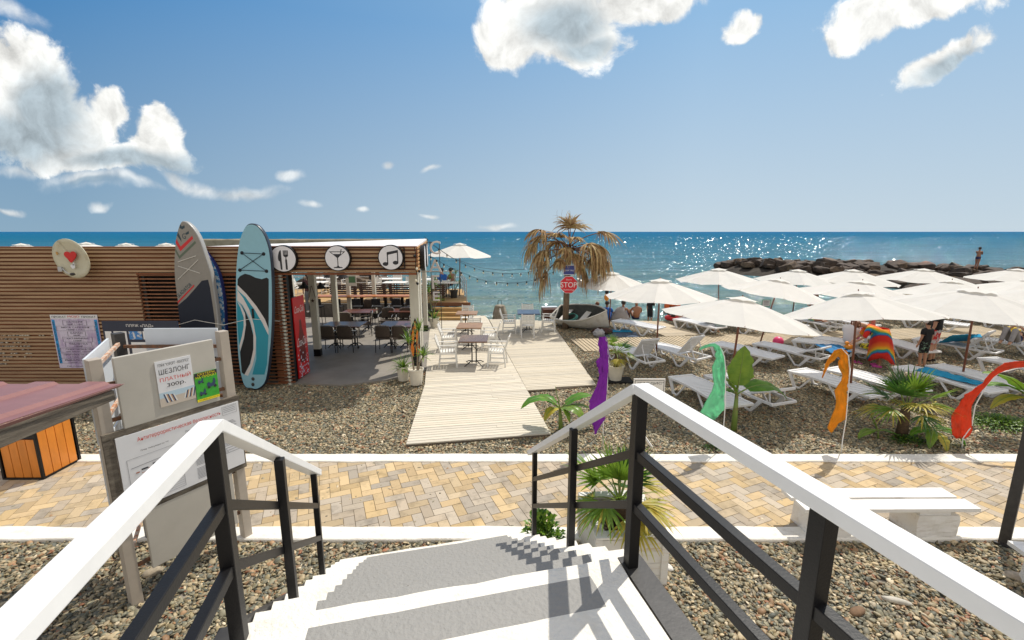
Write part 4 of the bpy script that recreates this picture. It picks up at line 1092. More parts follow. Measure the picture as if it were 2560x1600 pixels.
# pendant lamps
def pendant(u, v, Yd, label):
    p = D(u, v, Yd)
    t = thing('pendant_lamp', label, 'lamp', tuple(p), 0, 'black pendant lamps in the cafe')
    MB().lathe([(.20, -.10), (.19, -.09), (.06, .03), (.04, .10), (.02, .11)], n=16).obj('lamp_shade', cloth_black, t, smooth=True)
    MB().path([(0, 0, .1), (0, 0, 3.22 - p.z if p.z < 3.0 else .3)], .006, 5).obj('cord', cloth_black, t)
for i, (u, v, Yd, lb) in enumerate(((822, 687, 17.2, 'black pendant lamp shade just right of the front pillar top'), (858, 687, 17.2, 'black pendant lamp shade left of the green pillar notice'), (760, 713, 15.0, 'black pendant lamp shade hanging left of the front pillar'), (801, 714, 15.6, 'lower black pendant lamp shade above the slatted bench backs'))):
    pendant(u, v, Yd, lb)

# ---- raised terrace
ZR = .66
tp_ = [(-16, 20.52), (-3.6, 20.52), (-3.6, 20.25), (-1.95, 20.2), (-2.75, 25.4), (-16, 25.4)]
m = MB(); m.prism(tp_, (0, 0, ZR - .14), X, Y, .14)
ter = thing('terrace', 'raised honey coloured wooden terrace over the water with steps and railing', 'terrace', (-6, 22, 0)); m.obj('deck', terrace_wood, ter, world=True)
m = MB()
for x in (-14, -11, -8, -5, -3): 
    for y in (20.9, 25): m.bx(x - .1, x + .1, y - .1, y + .1, -1, ZR - .14)
m.obj('stilts', concrete, ter, world=True)
for k in range(3):
    MB().bx(-3.5, -1.93 + k * .02, 20.2 - .34 * (k + 1), 20.2 - .34 * k, -.02, ZR - .155 * (k + 1) - .01).obj('step', terrace_wood, ter, world=True)
MB().bx(-3.5, -1.85, 20.16, 20.22, ZR - .13, ZR + .04).obj('edge_beam', wood_brown, ter, world=True)
def rail(p0, p1, n_):
    m = MB(); p0, p1 = V(p0), V(p1)
    for z in (1.0, .68, .36): m.path([p0 + Z * z, p1 + Z * z], .022, 6)
    for k in range(n_ + 1): q_ = p0.lerp(p1, k / n_); m.path([q_ - Z * .05, q_ + Z * 1.0], .022, 6)
    m.obj('railing', galv, ter, world=True)
rail((-15.8, 25.3, ZR), (-2.85, 25.3, ZR), 8); rail((-2.85, 25.3, ZR), (-2.05, 20.5, ZR), 3)

# white slatted chair and tables, shared with the lower deck
def make_chair():
    t = thing('slatted_chair', 'x', 'chair', (0, 0, 0), 0, 'white slatted wooden chairs')
    m = MB()
    for k in range(6): m.box((0, -.19 + k * .078, .43 + .004 * k), (.42, .055, .018))
    m.obj('seat', chair_white, t)
    m = MB()
    for k in range(6): m.box((0, -.235 - .022 * k, .52 + k * .062), (.40, .016, .046), 0, 0, .2)
    m.obj('backrest', chair_white, t)
    for s in (-1, 1):
        MB().bar((s * .225, .24, 0), (s * .225, .20, .62), .035, .045, up=(0, 1, 0)).obj('leg', chair_white, t)
        MB().path([(s * .225, -.26, 0), (s * .225, -.21, .44), (s * .215, -.36, .88)], .021, 4).obj('leg', chair_white, t)
        m = MB(); m.box((s * .23, .0, .635), (.055, .50, .022)); m.obj('armrest', chair_white, t)
        m = MB(); m.box((s * .222, -.01, .40), (.022, .46, .05)); m.box((s * .222, 0, .14), (.02, .48, .035)); m.obj('side_rail', chair_white, t)
    return t
chair = make_chair(); cf = [True]
def place_chair(p, rz, label, group='white slatted chairs on the lower deck', sc=1.0):
    if cf[0]: cf[0] = False; o = chair; o.location = p; o.rotation_euler = (0, 0, rz); o['label'] = label; o['group'] = group
    else: o = dup(chair, p, rz, label, group)
    return o

# ---- lower deck
def planks(name, poly, z, ang, pw, gap, mt, label, base, jitter=.10, seed=1, far=False):
    rs = random.Random(seed); d = V((cos(ang), sin(ang), 0)); e = V((-sin(ang), cos(ang), 0)); m = MB(); cols = []
    ts = [V(p).dot(e) for p in poly]; t0, t1 = min(ts), max(ts); t = t0
    while t < t1 - .01:
        tm = min(t1, t + pw - gap); mid = (t + tm) / 2; xs = []
        for i in range(len(poly)):
            a, b = V(poly[i]), V(poly[(i + 1) % len(poly)]); ta, tb = a.dot(e), b.dot(e)
            if (ta - mid) * (tb - mid) < 0: q = a.lerp(b, (mid - ta) / (tb - ta)); xs.append(q.dot(d))
        xs.sort()
        for i in range(0, len(xs) - 1, 2):
            x = xs[i]
            while x < xs[i + 1] - .02:
                x2 = min(xs[i + 1], x + rs.uniform(1.6, 3.2)); c0 = len(m.f)
                dz = rs.uniform(-.0015, .0015)
                c = d * ((x + x2) / 2) + e * mid
                m.box((c.x, c.y, z - .012 + dz), (x2 - x - .004, tm - t, .024), ang)
                f_ = rs.uniform(1 - jitter, 1 + jitter); w_ = rs.uniform(-.02, .02)
                cols += [(base[0] * f_ + w_, base[1] * f_ + w_ * .6, base[2] * f_)] * (len(m.f) - c0); x = x2
        t += pw
    o = m.obj(name, mt, colors=cols); struct(o, label)
    m = MB(); m.prism([(p[0], p[1]) for p in poly], (0, 0, -.02), X, Y, z - .012); struct(m.obj(name + '_base', deck_back), 'dark gap under ' + label)
zd = .075
A1 = G(1015, 1110, zd); A2 = G(1377, 1083, zd); A3 = G(1315, 975, zd); A4 = G(1221, 798, zd); A5 = G(1076, 798, zd); A6 = G(1062, 961, zd)
dang = atan2(A2.y - A1.y, A2.x - A1.x)
planks('lower_deck_walk', [A1, A2, A4, G(1212, 789, zd), G(1090, 789, zd), A5, A6], zd, dang, .108, .015, deck_wood, 'white wooden plank walkway towards the sea', (.66, .60, .49), seed=2)
B2 = G(1490, 961, zd); B3 = G(1376, 803, zd)
e = V((.030, 0, 0))
planks('lower_deck_platform', [A3 + e, B2, B3, G(1283, 798, zd), A4 + e], zd, dang, .108, .015, deck_wood, 'white wooden plank platform beside the palm', (.60, .54, .43), seed=3)
def white_table(pc_, w_, d_, label, topm, group='square cafe tables on the lower deck', rz=0.0):
    t = thing('cafe_table', label, 'table', (pc_[0], pc_[1], pc_[2]), rz, group)
    MB().bx(-w_ / 2, w_ / 2, -d_ / 2, d_ / 2, .725, .765).obj('table_top', topm, t, bevel=.006)
    m = MB()
    for a_ in range(4):
        x, y = (a_ % 2 - .5) * .12, (a_ // 2 - .5) * .12; m.path([(x, y, .05), (x, y, .725)], .013, 6)
        an = pi / 4 + a_ * pi / 2; m.path([(x, y, .10), (cos(an) * .24, sin(an) * .24, .06), (cos(an) * .36, sin(an) * .36, 0)], [.016, .015, .012], 6)
    m.obj('pedestal', black_metal, t)
    return t
gloss_brown = mat('table_gloss', (.17, .09, .05), .12, var=.3, scale=5); wood_top = mat('table_wood', (.40, .24, .13), .4, col2=(.22, .12, .07), scale=4, stretch=(1, 6, 1)); blue_top = mat('table_blue', (.05, .07, .14), .12, var=.2)
tA = (-1.08, 12.62, zd); tB = (-1.36, 14.45, zd); tC = (-1.68, 16.8, zd); tD = (.62, 17.0, zd)
white_table(tA, .80, .84, 'glossy dark brown square table nearest the viewer on the white deck', gloss_brown)
white_table(tB, .78, .84, 'matt wooden square table, second one on the white deck', wood_top)
white_table(tC, .78, .76, 'worn wooden square table farthest on the white deck near the steps', wood_top)
white_table(tD, .84, .95, 'square table with shiny blue reflecting top near the palm', blue_top)
cs = [((-1.80, 12.50), -pi / 2 + .12, 'white slatted chair on the left of the nearest deck table'), ((-.42, 12.55), pi / 2 - .1, 'white slatted chair on the right of the nearest deck table'),
      ((-2.0, 14.25), -pi / 2 + .06, 'white slatted chair on the left of the second deck table'), ((-.72, 14.45), pi / 2 - .05, 'white slatted chair on the right of the second deck table'),
      ((-1.30, 15.55), 0.05, 'white slatted chair between the second and farthest deck tables, back to viewer'), ((-1.75, 17.55), pi, 'white slatted chair beyond the farthest worn wooden table'),
      ((.55, 16.15), 0.05, 'white slatted chair in front of the blue topped table, back to viewer'), ((1.38, 17.0), pi / 2 - .15, 'white slatted chair on the right of the blue topped table'),
      ((-.10, 16.8), -pi / 2, 'white slatted chair on the left of the blue topped table'), ((.62, 17.9), pi, 'white slatted chair beyond the blue topped table')]
for (x, y), rz, lb in cs: place_chair((x, y, zd), rz, lb)
# terrace furniture
ci = 0
wt = [(-9.5, 22.0, 'leftmost'), (-6.3, 23.6, 'second from left'), (-5.6, 21.9, 'third from left'), (-4.1, 23.4, 'fourth from left'), (-3.1, 21.9, 'rightmost'), (-9.8, 24.0, 'far left back')]
for x, y, lb in wt:
    white_table((x, y, ZR), 1.1, .75, 'white table on the raised terrace seen through the cafe, ' + lb, chair_white, 'white tables on the raised terrace')
tc_ = [(-9.3, 23.0, 3.0), (-8.7, 24.2, 2.8), (-6.9, 22.9, 2.9), (-5.2, 23.0, 3.1), (-6.2, 24.5, 3.2), (-4.9, 24.2, 1.6), (-3.6, 23.0, 3.2), (-10.4, 22.4, -1.5), (-7.4, 24.2, 1.5)]
nm = ['at far left', 'left back', 'left of the boulders', 'behind the pillar notice', 'by the rear railing', 'beside the black cloth', 'near the right pillars', 'at the left end', 'by the railing near the boulders']
for (x, y, rz), lb in zip(tc_, nm): place_chair(V((x, y, ZR)), rz, 'white slatted chair on the raised terrace, ' + lb, 'white slatted chairs on the raised terrace')
p = D(935, 690, 24.2); t = thing('black_cloth', 'black cloth hung over a chair back on the terrace', 'cloth', tuple(p)); MB().prism([(-.28, .28), (.26, .30), (.34, -.36), (-.24, -.40)], (0, 0, 0), X, Z, .03).obj('fabric', cloth_black, t)

# ---- planted pots by the cafe corner
def pot(name, b, r, h, label, m_=None, plant='spiky', seed=1, n_=26, L_=.45, cane=0.0, z=.06, cat='potted plant'):
    t = thing(name, label, cat, (b.x, b.y, z), 0, 'potted plants')
    MB().lathe([(r * .72, 0), (r * .98, h * .93), (r * 1.05, h * .93), (r * 1.05, h), (r * .93, h), (r * .90, h * .88)], n=20).obj('pot', m_ or terracotta_pot, t, smooth=True, autosm=40)
    MB().lathe([(r * .9, h * .86), (.01, h * .88)], n=16).obj('soil', soil, t)
    rs = random.Random(seed); m = MB(); tops = [(0, 0, h * .85)]
    if cane:
        mc = MB(); tops = []
        for k, (cx, cy, ch) in enumerate(((.03, .02, cane), (-.05, .03, cane * .7), (.06, -.04, cane * .35))):
            q_ = [(cx, cy, h * .8), (cx * 2, cy * 2, h + ch * .5), (cx * 3.5, cy * 2, h + ch)]; mc.path(q_, [.022, .018, .016], 6); tops.append(q_[-1])
        mc.obj('cane', mat('cane', (.28, .22, .15), .8, var=.3, scale=30), t)
    for tx, ty, tz in tops:
        for k in range(n_):
            a = k * 2.4 + rs.uniform(-.3, .3); e_ = radians(rs.uniform(5, 80)); d = V((cos(a) * cos(e_), sin(a) * cos(e_), sin(e_)))
            pp = [V((tx, ty, tz)) + V((0, 0, rs.uniform(-.04, .04)))]; dd = d.copy(); l_ = L_ * rs.uniform(.7, 1.1)
            for i in range(5): pp.append(pp[-1] + dd * l_ / 5); dd = (dd + V((0, 0, -.16))).normalized()
            ribbon(m, pp, [.009, .013, .013, .011, .007, .001], V((rs.uniform(-.2, .2), rs.uniform(-.2, .2), 1)), 0 if rs.random() < .7 else 1, .3)
    m.obj('leaves', [leaf_green, leaf_dark], t, smooth=True)
    return t
b = G(1009, 950, .06); pot('potted_plant', b, .17, .37, 'cream pot with low bushy spiky plant, left one at the cafe corner', seed=3, n_=60, L_=.42)
b = G(1041, 960, .06); pot('potted_plant', b, .19, .40, 'cream pot with tall caned spiky plant beside the carved surfboard ornament', seed=4, n_=30, L_=.36, cane=.95)
b = G(1086, 818, zd); pot('potted_plant', b, .20, .38, 'cream pot with bright spiky plant on the deck behind the pillars', seed=5, n_=44, L_=.62, z=zd)
b = G(1083, 795, .06); pot('potted_plant', b, .2, .36, 'dark pot with tall dark spiky yucca at the terrace steps', dark_metal, seed=6, n_=34, L_=.55, cane=1.1)
b = G(1135, 744, ZR); pot('potted_plant', b, .20, .36, 'dark pot with leafy plant on the terrace corner near the umbrella', dark_metal, seed=7, n_=20, L_=.40, cane=.8, z=ZR)
# carved surfboard ornament
b = G(1043, 938, .06)
t = thing('surfboard_ornament', 'small black surfboard ornament painted with orange flames at the cafe corner', 'ornament', (b.x, b.y + .15, .06)); Yo = b.y + .15
ol = [(1037, 795), (1045, 812), (1049, 840), (1050, 870), (1047, 900), (1043, 930), (1033, 930), (1029, 900), (1026, 870), (1026, 840), (1030, 812)]
pl = [D(u, v, Yo) for u, v in ol]; m = MB(); m.prism([(q.x - b.x, q.z - .06) for q in pl], (0, 0, 0), X, Z, .03, off=-.03); m.obj('board', cloth_black, t, bevel=.004)
fl = [[(1037, 802), (1041, 818), (1038, 826), (1035, 818)], [(1029, 838), (1033, 815), (1036, 840), (1034, 862), (1030, 850)], [(1040, 840), (1043, 815), (1047, 838), (1046, 852), (1042, 862)], [(1027, 868), (1030, 852), (1036, 872), (1034, 892), (1029, 884)], [(1049, 868), (1046, 852), (1040, 872), (1042, 892), (1048, 884)]]
m = MB()
for f in fl: m.prism([((D(u, v, Yo).x - b.x), D(u, v, Yo).z - .06) for u, v in f], (0, -.0005, 0), X, Z, .004)
m.obj('flames', mat('flame_orange', (.75, .20, .02), .5), t)
m = MB()
for k, ch in enumerate('MOJO'):
    q = D(1037.5 + k * .2, 826 + k * 13, Yo); m.text(ch, (q.x - b.x, -.005, q.z - .06), X, Z, .045, .075, 0, .001)
m.obj('lettering', mat('letter_yellow', (.7, .6, .3), .5), t)
# ================================================================ UMBRELLAS
umb_n = [0]
def umbrella(u, v, Yb, Xb, Rr, label, tilt=(0, 0), zap=None, name='beach_umbrella', group='white beach umbrellas', z0=0.0, rz=0.0, rise=.46, lean=0.0, pole=pole_brown, drop=None):
    """apex seen at pixel (u,v); pole foot at (Xb,Yb)"""
    umb_n[0] += 1; rs = random.Random(umb_n[0])
    ap = D(u, v, Yb); hgt = ap.z - z0
    t = thing(name, label, 'umbrella', (Xb, Yb, z0), 0, group)
    top = V((ap.x - Xb, 0, hgt))
    T = Matrix.Translation(top) @ Matrix.Rotation(radians(tilt[0]), 4, 'Y') @ Matrix.Rotation(radians(tilt[1]), 4, 'X') @ Matrix.Rotation(rz + .39, 4, 'Z')
    MB().path([(0, 0, -.1), top * .5, top - V((0, 0, .1))], .024, 8).obj('pole', pole, t, smooth=True)
    n_ = 8; rings = 6; rows = []
    for i in range(rings + 1):
        f = (i / rings); row = []
        for k in range(n_ * 4 + 1):
            a = 2 * pi * k / (n_ * 4); q = (k % 4) / 4
            r_edge = Rr * f; chord = cos(pi / n_) / cos((q - .5) * 2 * pi / n_)
            r = r_edge * chord; sag = .045 * Rr * f * sin(pi * q) * (1 + .4 * sin(k * 1.7 + umb_n[0]))
            z = -rise * (f ** 1.12) - sag * .6
            row.append(T @ V((r * cos(a), r * sin(a), z)))
        rows.append(row)
    m = MB(); m.grid(rows); cn = m.obj('canopy', canvas, t, smooth=False)
    m = MB(); rows = []
    for i in range(3):
        f = i / 2; row = []
        for k in range(33):
            a = 2 * pi * k / 32; r = f * .19 * Rr * (1 + .07 * cos(k * pi / 2)) + .005
            row.append(T @ V((r * cos(a), r * sin(a), .035 - f * .085 + (.022 * abs(sin(k * pi / 4)) if i == 2 else 0))))
        rows.append(row)
    m.grid(rows); m.obj('vent', canvas, t, smooth=True)
    m = MB(); hub = T @ V((0, 0, -rise * .95)); m.path([T @ V((0, 0, .07)), T @ V((0, 0, .01))], .012, 6)
    for k in range(n_):
        a = 2 * pi * k / n_
        m.bar(T @ V((0, 0, -.03)), T @ V((Rr * .985 * cos(a), Rr * .985 * sin(a), -rise * .975 - .015)), .018, .022)
        m.bar(hub, T @ V((Rr * .5 * cos(a), Rr * .5 * sin(a), -rise * .5 - .02)), .016, .018)
    m.obj('ribs', pole_brown, t)
    return t
um = 'open white beach umbrella '
UL = [  # u,v apex, Y, X foot, R, tilt, label
    (1530, 681, 18.0, 3.9, 1.45, (0, 2), 'partly behind the drooping palm fronds'),
    (1651, 699, 13.2, 4.30, 1.58, (0, -2), 'second from the palm, beside the raised lounger backs'),
    (1797, 672, 19.6, 9.0, 1.72, (0, 0), 'on the shore left of the breakwater tip'),
    (1950, 699, 14.3, 7.9, 1.62, (9, 0), 'on a leaning pole, tilted down to the right'),
    (1856, 745, 9.95, 4.95, 1.64, (7, -3), 'largest in the middle, above the green flag'),
    (2146, 731, 10.1, 7.85, 1.58, (-1, -9), 'above the rainbow dress, cream underside showing'),
    (2156, 703, 15.2, 11.4, 1.95, (5, 0), 'just behind the one above the rainbow dress'),
    (1996, 675, 19.6, 12.2, 1.68, (3, 0), 'in the shore row, third in front of the breakwater'),
    (2135, 675, 19.6, 14.8, 1.72, (3, 0), 'in the shore row, directly below the breakwater middle'),
    (2311, 673, 20.2, 18.4, 1.82, (3, 0), 'in the shore row, left of the man on the rocks'),
    (2380, 702, 15.1, 14.1, 1.60, (4, -2), 'small one between the shore row and the lying sunbather'),
    (2444, 724, 10.9, 11.2, 1.82, (2, 2), 'in front at right, above the cyan towel lounger'),
    (2545, 673, 19.8, 21.9, 1.75, (3, 0), 'in the shore row at the right edge'),
    (2590, 700, 14.8, 17.4, 1.95, (6, 0), 'second row at the right edge, partly outside'),
    (2700, 712, 11.2, 14.2, 1.9, (2, 0), 'front row, only its left rim inside the right edge'),
]
for u, v, Yb, Xb, Rr, tl, lb in UL: umbrella(u, v, Yb, Xb, Rr, um + lb, tl, rise=.54 if tl[1] == -9 else .50)
umbrella(1150, 609, 22.6, D(1148, 700, 22.6).x, 1.62, 'white umbrella on the terrace corner to the right of the CAFE letters', (2, 0), group='white umbrellas on the terrace', z0=ZR, pole=wood_brown, rise=.58)
for u, v, lb in ((52, 610, 'leftmost'), (215, 607, 'behind the satellite dish'), (315, 609, 'right of the satellite dish'), (415, 609, 'just left of the grey paddle board')):
    umbrella(u, v, 22.5, D(u, 640, 22.5).x, 1.6, 'white umbrella top peeking over the slatted wall, ' + lb, (0, 0), group='white umbrellas on the terrace', z0=ZR, rise=.5)

# ================================================================ LOUNGERS
def make_lounger(back):
    t = thing('sun_lounger', 'x', 'sun lounger', (0, 0, 0), 0, 'white plastic sun loungers on the beach')
    zs = .36; hw = .31
    m = MB(); ylo = -.32 if back else -.95
    y = .93; k = 0
    while y > ylo:
        zz = zs + (.02 * sin((y + .2) * 3)); m.box((0, y, zz), (hw * 2 - .03, .062, .022)); y -= .078
    m.obj('seat_slats', plastic_white, t)
    m = MB()
    for s in (-1, 1):
        pts = [V((s * hw, .97 - i * .1925, zs + .02 * sin(((.97 - i * .1925) + .2) * 3))) for i in range(11)]
        for a, b in zip(pts[:-1], pts[1:]): m.bar(a, b, .05, .055)
    m.box((0, .97, zs + .005), (hw * 2 + .05, .06, .05)); m.box((0, -.955, zs - .02), (hw * 2 + .05, .05, .05))
    m.obj('frame', plastic_white, t, bevel=.006)
    for s in (-1, 1):
        for y0, dr in ((.93, -1), (-.62, -1)):
            m = MB(); L0 = V((s * hw, y0, zs - .01)); L1 = V((s * (hw + .015), y0 + dr * .17, .03)); L2 = V((s * (hw + .015), y0 + dr * .30, .03)); L3 = V((s * hw, y0 + dr * .56 if y0 > 0 else y0 - .32 + .9 * 0, zs - .02))
            if y0 < 0: L1 = V((s * (hw + .015), y0 + .17, .03)); L2 = V((s * (hw + .015), y0 + .29, .03)); L3 = V((s * hw, y0 + .55, zs - .02)); L0 = V((s * hw, y0 - .08, zs - .01))
            m.bar(L0, L1, .05, .085, w1=.045, h1=.06); m.bar(L1, L2, .045, .05); m.bar(L2, L3, .035, .035, h1=.04)
            m.obj('leg', plastic_white, t, bevel=.004)
    if back:
        th = radians(back); p0 = V((0, -.30, zs + .01)); d = V((0, -cos(th), sin(th))); m = MB(); L_ = .68
        for s in (-1, 1): m.bar(p0 + X * s * .275, p0 + X * s * .275 + d * L_, .04, .035)
        for k in range(9): c = p0 + d * (.06 + k * .07); m.bar(c - X * .265, c + X * .265, .020, .055, up=tuple(d))
        m.bar(p0 + d * L_ - X * .29, p0 + d * L_ + X * .29, .035, .05)
        m.obj('backrest', plastic_white, t)
        m = MB()
        for s in (-1, 1): m.bar(p0 + X * s * .2 + d * L_ * .75, V((s * .2, -.80, zs - .04)), .022, .022)
        m.obj('strut', plastic_white, t)
    return t
LG = {0: make_lounger(0), 50: make_lounger(52), 20: make_lounger(22)}; used = set()
def lounger(uf, vf, uh, vh, back, label, rz=None):
    a, b = G(uf, vf, .36), G(uh, vh, .36); c = (a + b) / 2; d = a - b
    rz = atan2(-d.x, d.y) if rz is None else rz
    o = LG[back]; lb = 'white plastic lounger ' + label
    if back in used: o = dup(o, (c.x, c.y, 0), rz, lb)
    else: used.add(back); o.location = (c.x, c.y, 0); o.rotation_euler = (0, 0, rz); o['label'] = lb
    return o
lounger(1552, 868, 1622, 897, 50, 'with raised back beside the potted palm')
lounger(1652, 866, 1728, 886, 50, 'with raised back, second from the potted palm')
lounger(1809, 862, 1923, 888, 0, 'lying flat behind the green flag')
lounger(1918, 862, 2040, 888, 20, 'with slightly raised head end next to the pink ball')
lounger(2010, 852, 2150, 874, 0, 'with a crumpled blue towel on it')
lounger(2075, 849, 2190, 868, 0, 'covered with toys and bags beside the rainbow dress')
lounger(2205, 848, 2300, 872, 0, 'empty, between the rainbow dress and the boy in black')
lounger(2330, 852, 2455, 872, 50, 'with raised back draped with a bright cyan towel')
lounger(2475, 850, 2600, 866, 20, 'on which a person in grey trousers lies')
lounger(2010, 930, 2180, 982, 0, 'in the front row, directly behind the orange flag')
lounger(2100, 926, 2285, 974, 0, 'in the front row, right of the orange flag')
lounger(2275, 922, 2470, 972, 0, 'in the front row with a long cyan towel')
lounger(2365, 920, 2550, 966, 0, 'in the front row, right of the cyan towel one')
lounger(2505, 904, 2660, 940, 0, 'in the front row cut by the right edge above the red flag')
lounger(1712, 946, 1836, 1006, 0, 'in the front row, left of the big banana plant')
lounger(1800, 942, 1945, 1000, 20, 'in the front row, behind the big banana plant')
lounger(1560, 804, 1632, 816, 0, 'beyond the boardwalk beside the blue mats')
lounger(1712, 800, 1786, 815, 0, 'beyond the boardwalk with the person in black seated on it')
lounger(1800, 800, 1888, 813, 0, 'beyond the boardwalk, right of the person in black')
lounger(1905, 799, 1990, 812, 0, 'beyond the boardwalk, under the big middle umbrella')
lounger(2000, 798, 2086, 812, 20, 'beyond the boardwalk with a bent leg person on it')
lounger(2080, 796, 2165, 810, 0, 'beyond the boardwalk, left of the white shirt person')
lounger(2290, 797, 2386, 808, 0, 'beyond the boardwalk behind the man in black')
lounger(2420, 786, 2500, 797, 0, 'far right, near the dark topped lounger')
lounger(2505, 786, 2590, 796, 0, 'far right, behind the dark topped lounger')
t = lounger(2500, 800, 2580, 815, 0, 'with a dark grey cushion at the far right')
MB().box((0, 0, .42), (.62, 1.8, .07)).obj('cushion', dark_metal, t, bevel=.02)

# towels
def towel(name, pts, label, m_, thick=.012, cat='towel', amp=.02, nx=10, ny=14, seed=1, fold=True):
    """pts: 4 corners in the world (a,b,c,d) a-b one short end, d-c the other; draped"""
    a, b, c, d = [V(p) for p in pts]; rows = []
    for i in range(ny + 1):
        f = i / ny; l_, r_ = a.lerp(d, f), b.lerp(c, f)
        rows.append([l_.lerp(r_, j / nx) + V((amp * noise.noise(V((i * .5, j * .9, seed))), amp * noise.noise(V((i * .6, j * .5, seed + 5))), amp * abs(noise.noise(V((i * .7, j * 1.1, seed + 9)))))) for j in range(nx + 1)])
    cen = (a + b + c + d) / 4; cen.z = 0
    t = thing(name, label, cat, tuple(cen))
    m = MB(); m.grid(rows); o = m.obj('fabric', m_, t, world=True, smooth=True); s = o.modifiers.new('s', 'SOLIDIFY'); s.thickness = thick; s.offset = 1
    return t
towel('towel', [G(2035, 860, .39), G(2100, 862, .39), G(2128, 880, .40), G(2080, 884, .34)], 'crumpled deep blue towel on the lounger left of the rainbow dress', towel_blue, amp=.07, seed=2)
towel('towel', [G(2287, 926, .40), G(2316, 917, .42), G(2470, 960, .41), G(2440, 962, .40)], 'long cyan towel laid along a front row lounger', towel_cyan, amp=.05, seed=3)
towel('towel', [G(2345, 857, .40), G(2420, 852, .40), G(2450, 836, .82), G(2380, 838, .80)], 'bright cyan towel draped over a raised lounger back', towel_cyan, amp=.04, seed=4)
towel('towel', [G(2418, 845, .7), G(2456, 844, .78), G(2450, 836, .83), G(2440, 836, .83)], 'end of the cyan towel hanging behind the raised lounger back', towel_cyan, amp=.02, seed=5)
towel('beach_mat', [G(1500, 832, .03), G(1590, 830, .03), G(1600, 842, .03), G(1510, 843, .03)], 'blue grey beach mat on the pebbles behind the purple flag', mat('mat_blue', (.07, .11, .18), .8, var=.3), amp=.02, cat='mat', seed=6)
towel('beach_mat', [G(1525, 824, .05), G(1575, 824, .05), G(1582, 830, .05), G(1530, 830, .05)], 'bright light blue mat beside the darker beach mat', towel_cyan, amp=.02, cat='mat', seed=7)

# ================================================================ BOARDWALK
zb = .05
F0, F1 = G(1425, 847, zb), G(1462, 878, zb)
planks('boardwalk', [F1, G(1640, 870, zb), G(1880, 861, zb), G(2080, 855, zb), G(2234, 848, zb), G(2560, 836, zb), G(2700, 830, zb), G(2690, 806, zb), G(2369, 817, zb), G(2111, 827, zb), G(1771, 838, zb), G(1600, 843, zb), F0], zb, atan2(F1.y - F0.y, F1.x - F0.x), .135, .034, path_wood, 'brown slatted boardwalk crossing the beach', (.50, .41, .28), seed=6)
planks('boardwalk_branch', [G(1662, 840, zb), G(1754, 837, zb), G(1652, 804, zb), G(1540, 800, zb), G(1602, 816, zb)], zb + .006, radians(4), .12, .012, path_wood, 'pale boardwalk branch leading to the water', (.54, .45, .32), seed=7)

# ================================================================ BREAKWATER
rs = random.Random(21); protos = []
for k in range(7):
    v0, f0 = ico(2); m = MB(); o_ = V((k * 7.3, 0, 0)); vs = []
    for p in v0:
        q = V(p); r_ = 1 + .30 * noise.noise(q * .9 + o_) + .10 * noise.noise(q * 2.3 + o_)
        q = q * r_; q = V((max(-.72, min(.74, q.x)), max(-.70, min(.78, q.y)), max(-.62, min(.60, q.z)))); vs.append(q)
    m.add(vs, f0); o = m.obj('boulder', boulder_tan if k in (2, 5) else boulder_mat, smooth=True, autosm=24); protos.append(o)
nb = [0]
def boulder(x, y, z, s, kk=None, grp='boulders of the breakwater', label='dark angular boulder in the breakwater pile'):
    p = protos[kk if kk is not None else rs.randrange(7)]
    if p.get('label') is None: o = p
    else: o = p.copy(); COL.objects.link(o)
    o.location = (x, y, z); o.scale = (s * rs.uniform(.9, 1.5), s * rs.uniform(.8, 1.2), s * rs.uniform(.55, .85)); o.rotation_euler = (rs.uniform(-.4, .4), rs.uniform(-.4, .4), rs.uniform(0, 6))
    tag(o, label, 'boulder', grp); nb[0] += 1; return o
spine = [V((22.5, 49, 0)), V((27, 44.5, 0)), V((34, 43, 0)), V((41.5, 42, 0)), V((50, 40, 0)), V((62, 38, 0))]
def sp_at(f):
    n_ = len(spine) - 1; i = min(n_ - 1, int(f * n_)); return spine[i].lerp(spine[i + 1], f * n_ - i)
def mound(x, y):
    best = 0
    for k in range(81):
        f = k / 80; c = sp_at(f); hw_ = 2.6 + 3.4 * min(1, f * 3); ht = (1.25 if f < .42 else 1.25 - .75 * min(1, (f - .42) / .3)) * min(1, .35 + f * 7)
        d = ((x - c.x) ** 2 * .6 + (y - c.y) ** 2) ** .5 / hw_
        best = max(best, ht * max(0, 1 - d ** 2.0))
    if 27 < x < 40 and 28 < y < 42: best = max(best, .35)
    return best
m = MB(); xs = [17 + .9 * k for k in range(58)]; ys = [26 + .8 * k for k in range(34)]
m.grid([[(x, y, -.75 + mound(x, y) * 1.1 + .25 * noise.noise(V((x * .7, y * .7, 0)))) for x in xs] for y in ys])
struct(m.obj('breakwater_core', mat('core_rock', (.05, .04, .03), .95, var=.5, scale=3, bump=1, bscale=4), smooth=False), 'dark rubble core under the breakwater boulders')
cnt = 0
while cnt < 205:
    f = rs.random() ** 1.15; c = sp_at(f); wd = 3 + 3.2 * min(1, f * 3); x = c.x + rs.uniform(-1.2, 1.2); y = c.y + rs.uniform(-wd, wd * .35); h_ = mound(x, y)
    if h_ < .12: continue
    boulder(x, y, h_ - .42, rs.uniform(.42, .78)); cnt += 1
for i in range(44):
    x = rs.uniform(26.5, 38); y = rs.uniform(28.5, 40); boulder(x, y, rs.uniform(-.3, .1), rs.uniform(.5, .85))
for u, v, s in ((2440, 678, .8), (2418, 681, .7), (2466, 681, .8)):
    p = D(u, v, 40); boulder(p.x, 40, p.z - .40, s)
tagc = 'tan boulders behind the terrace railing'
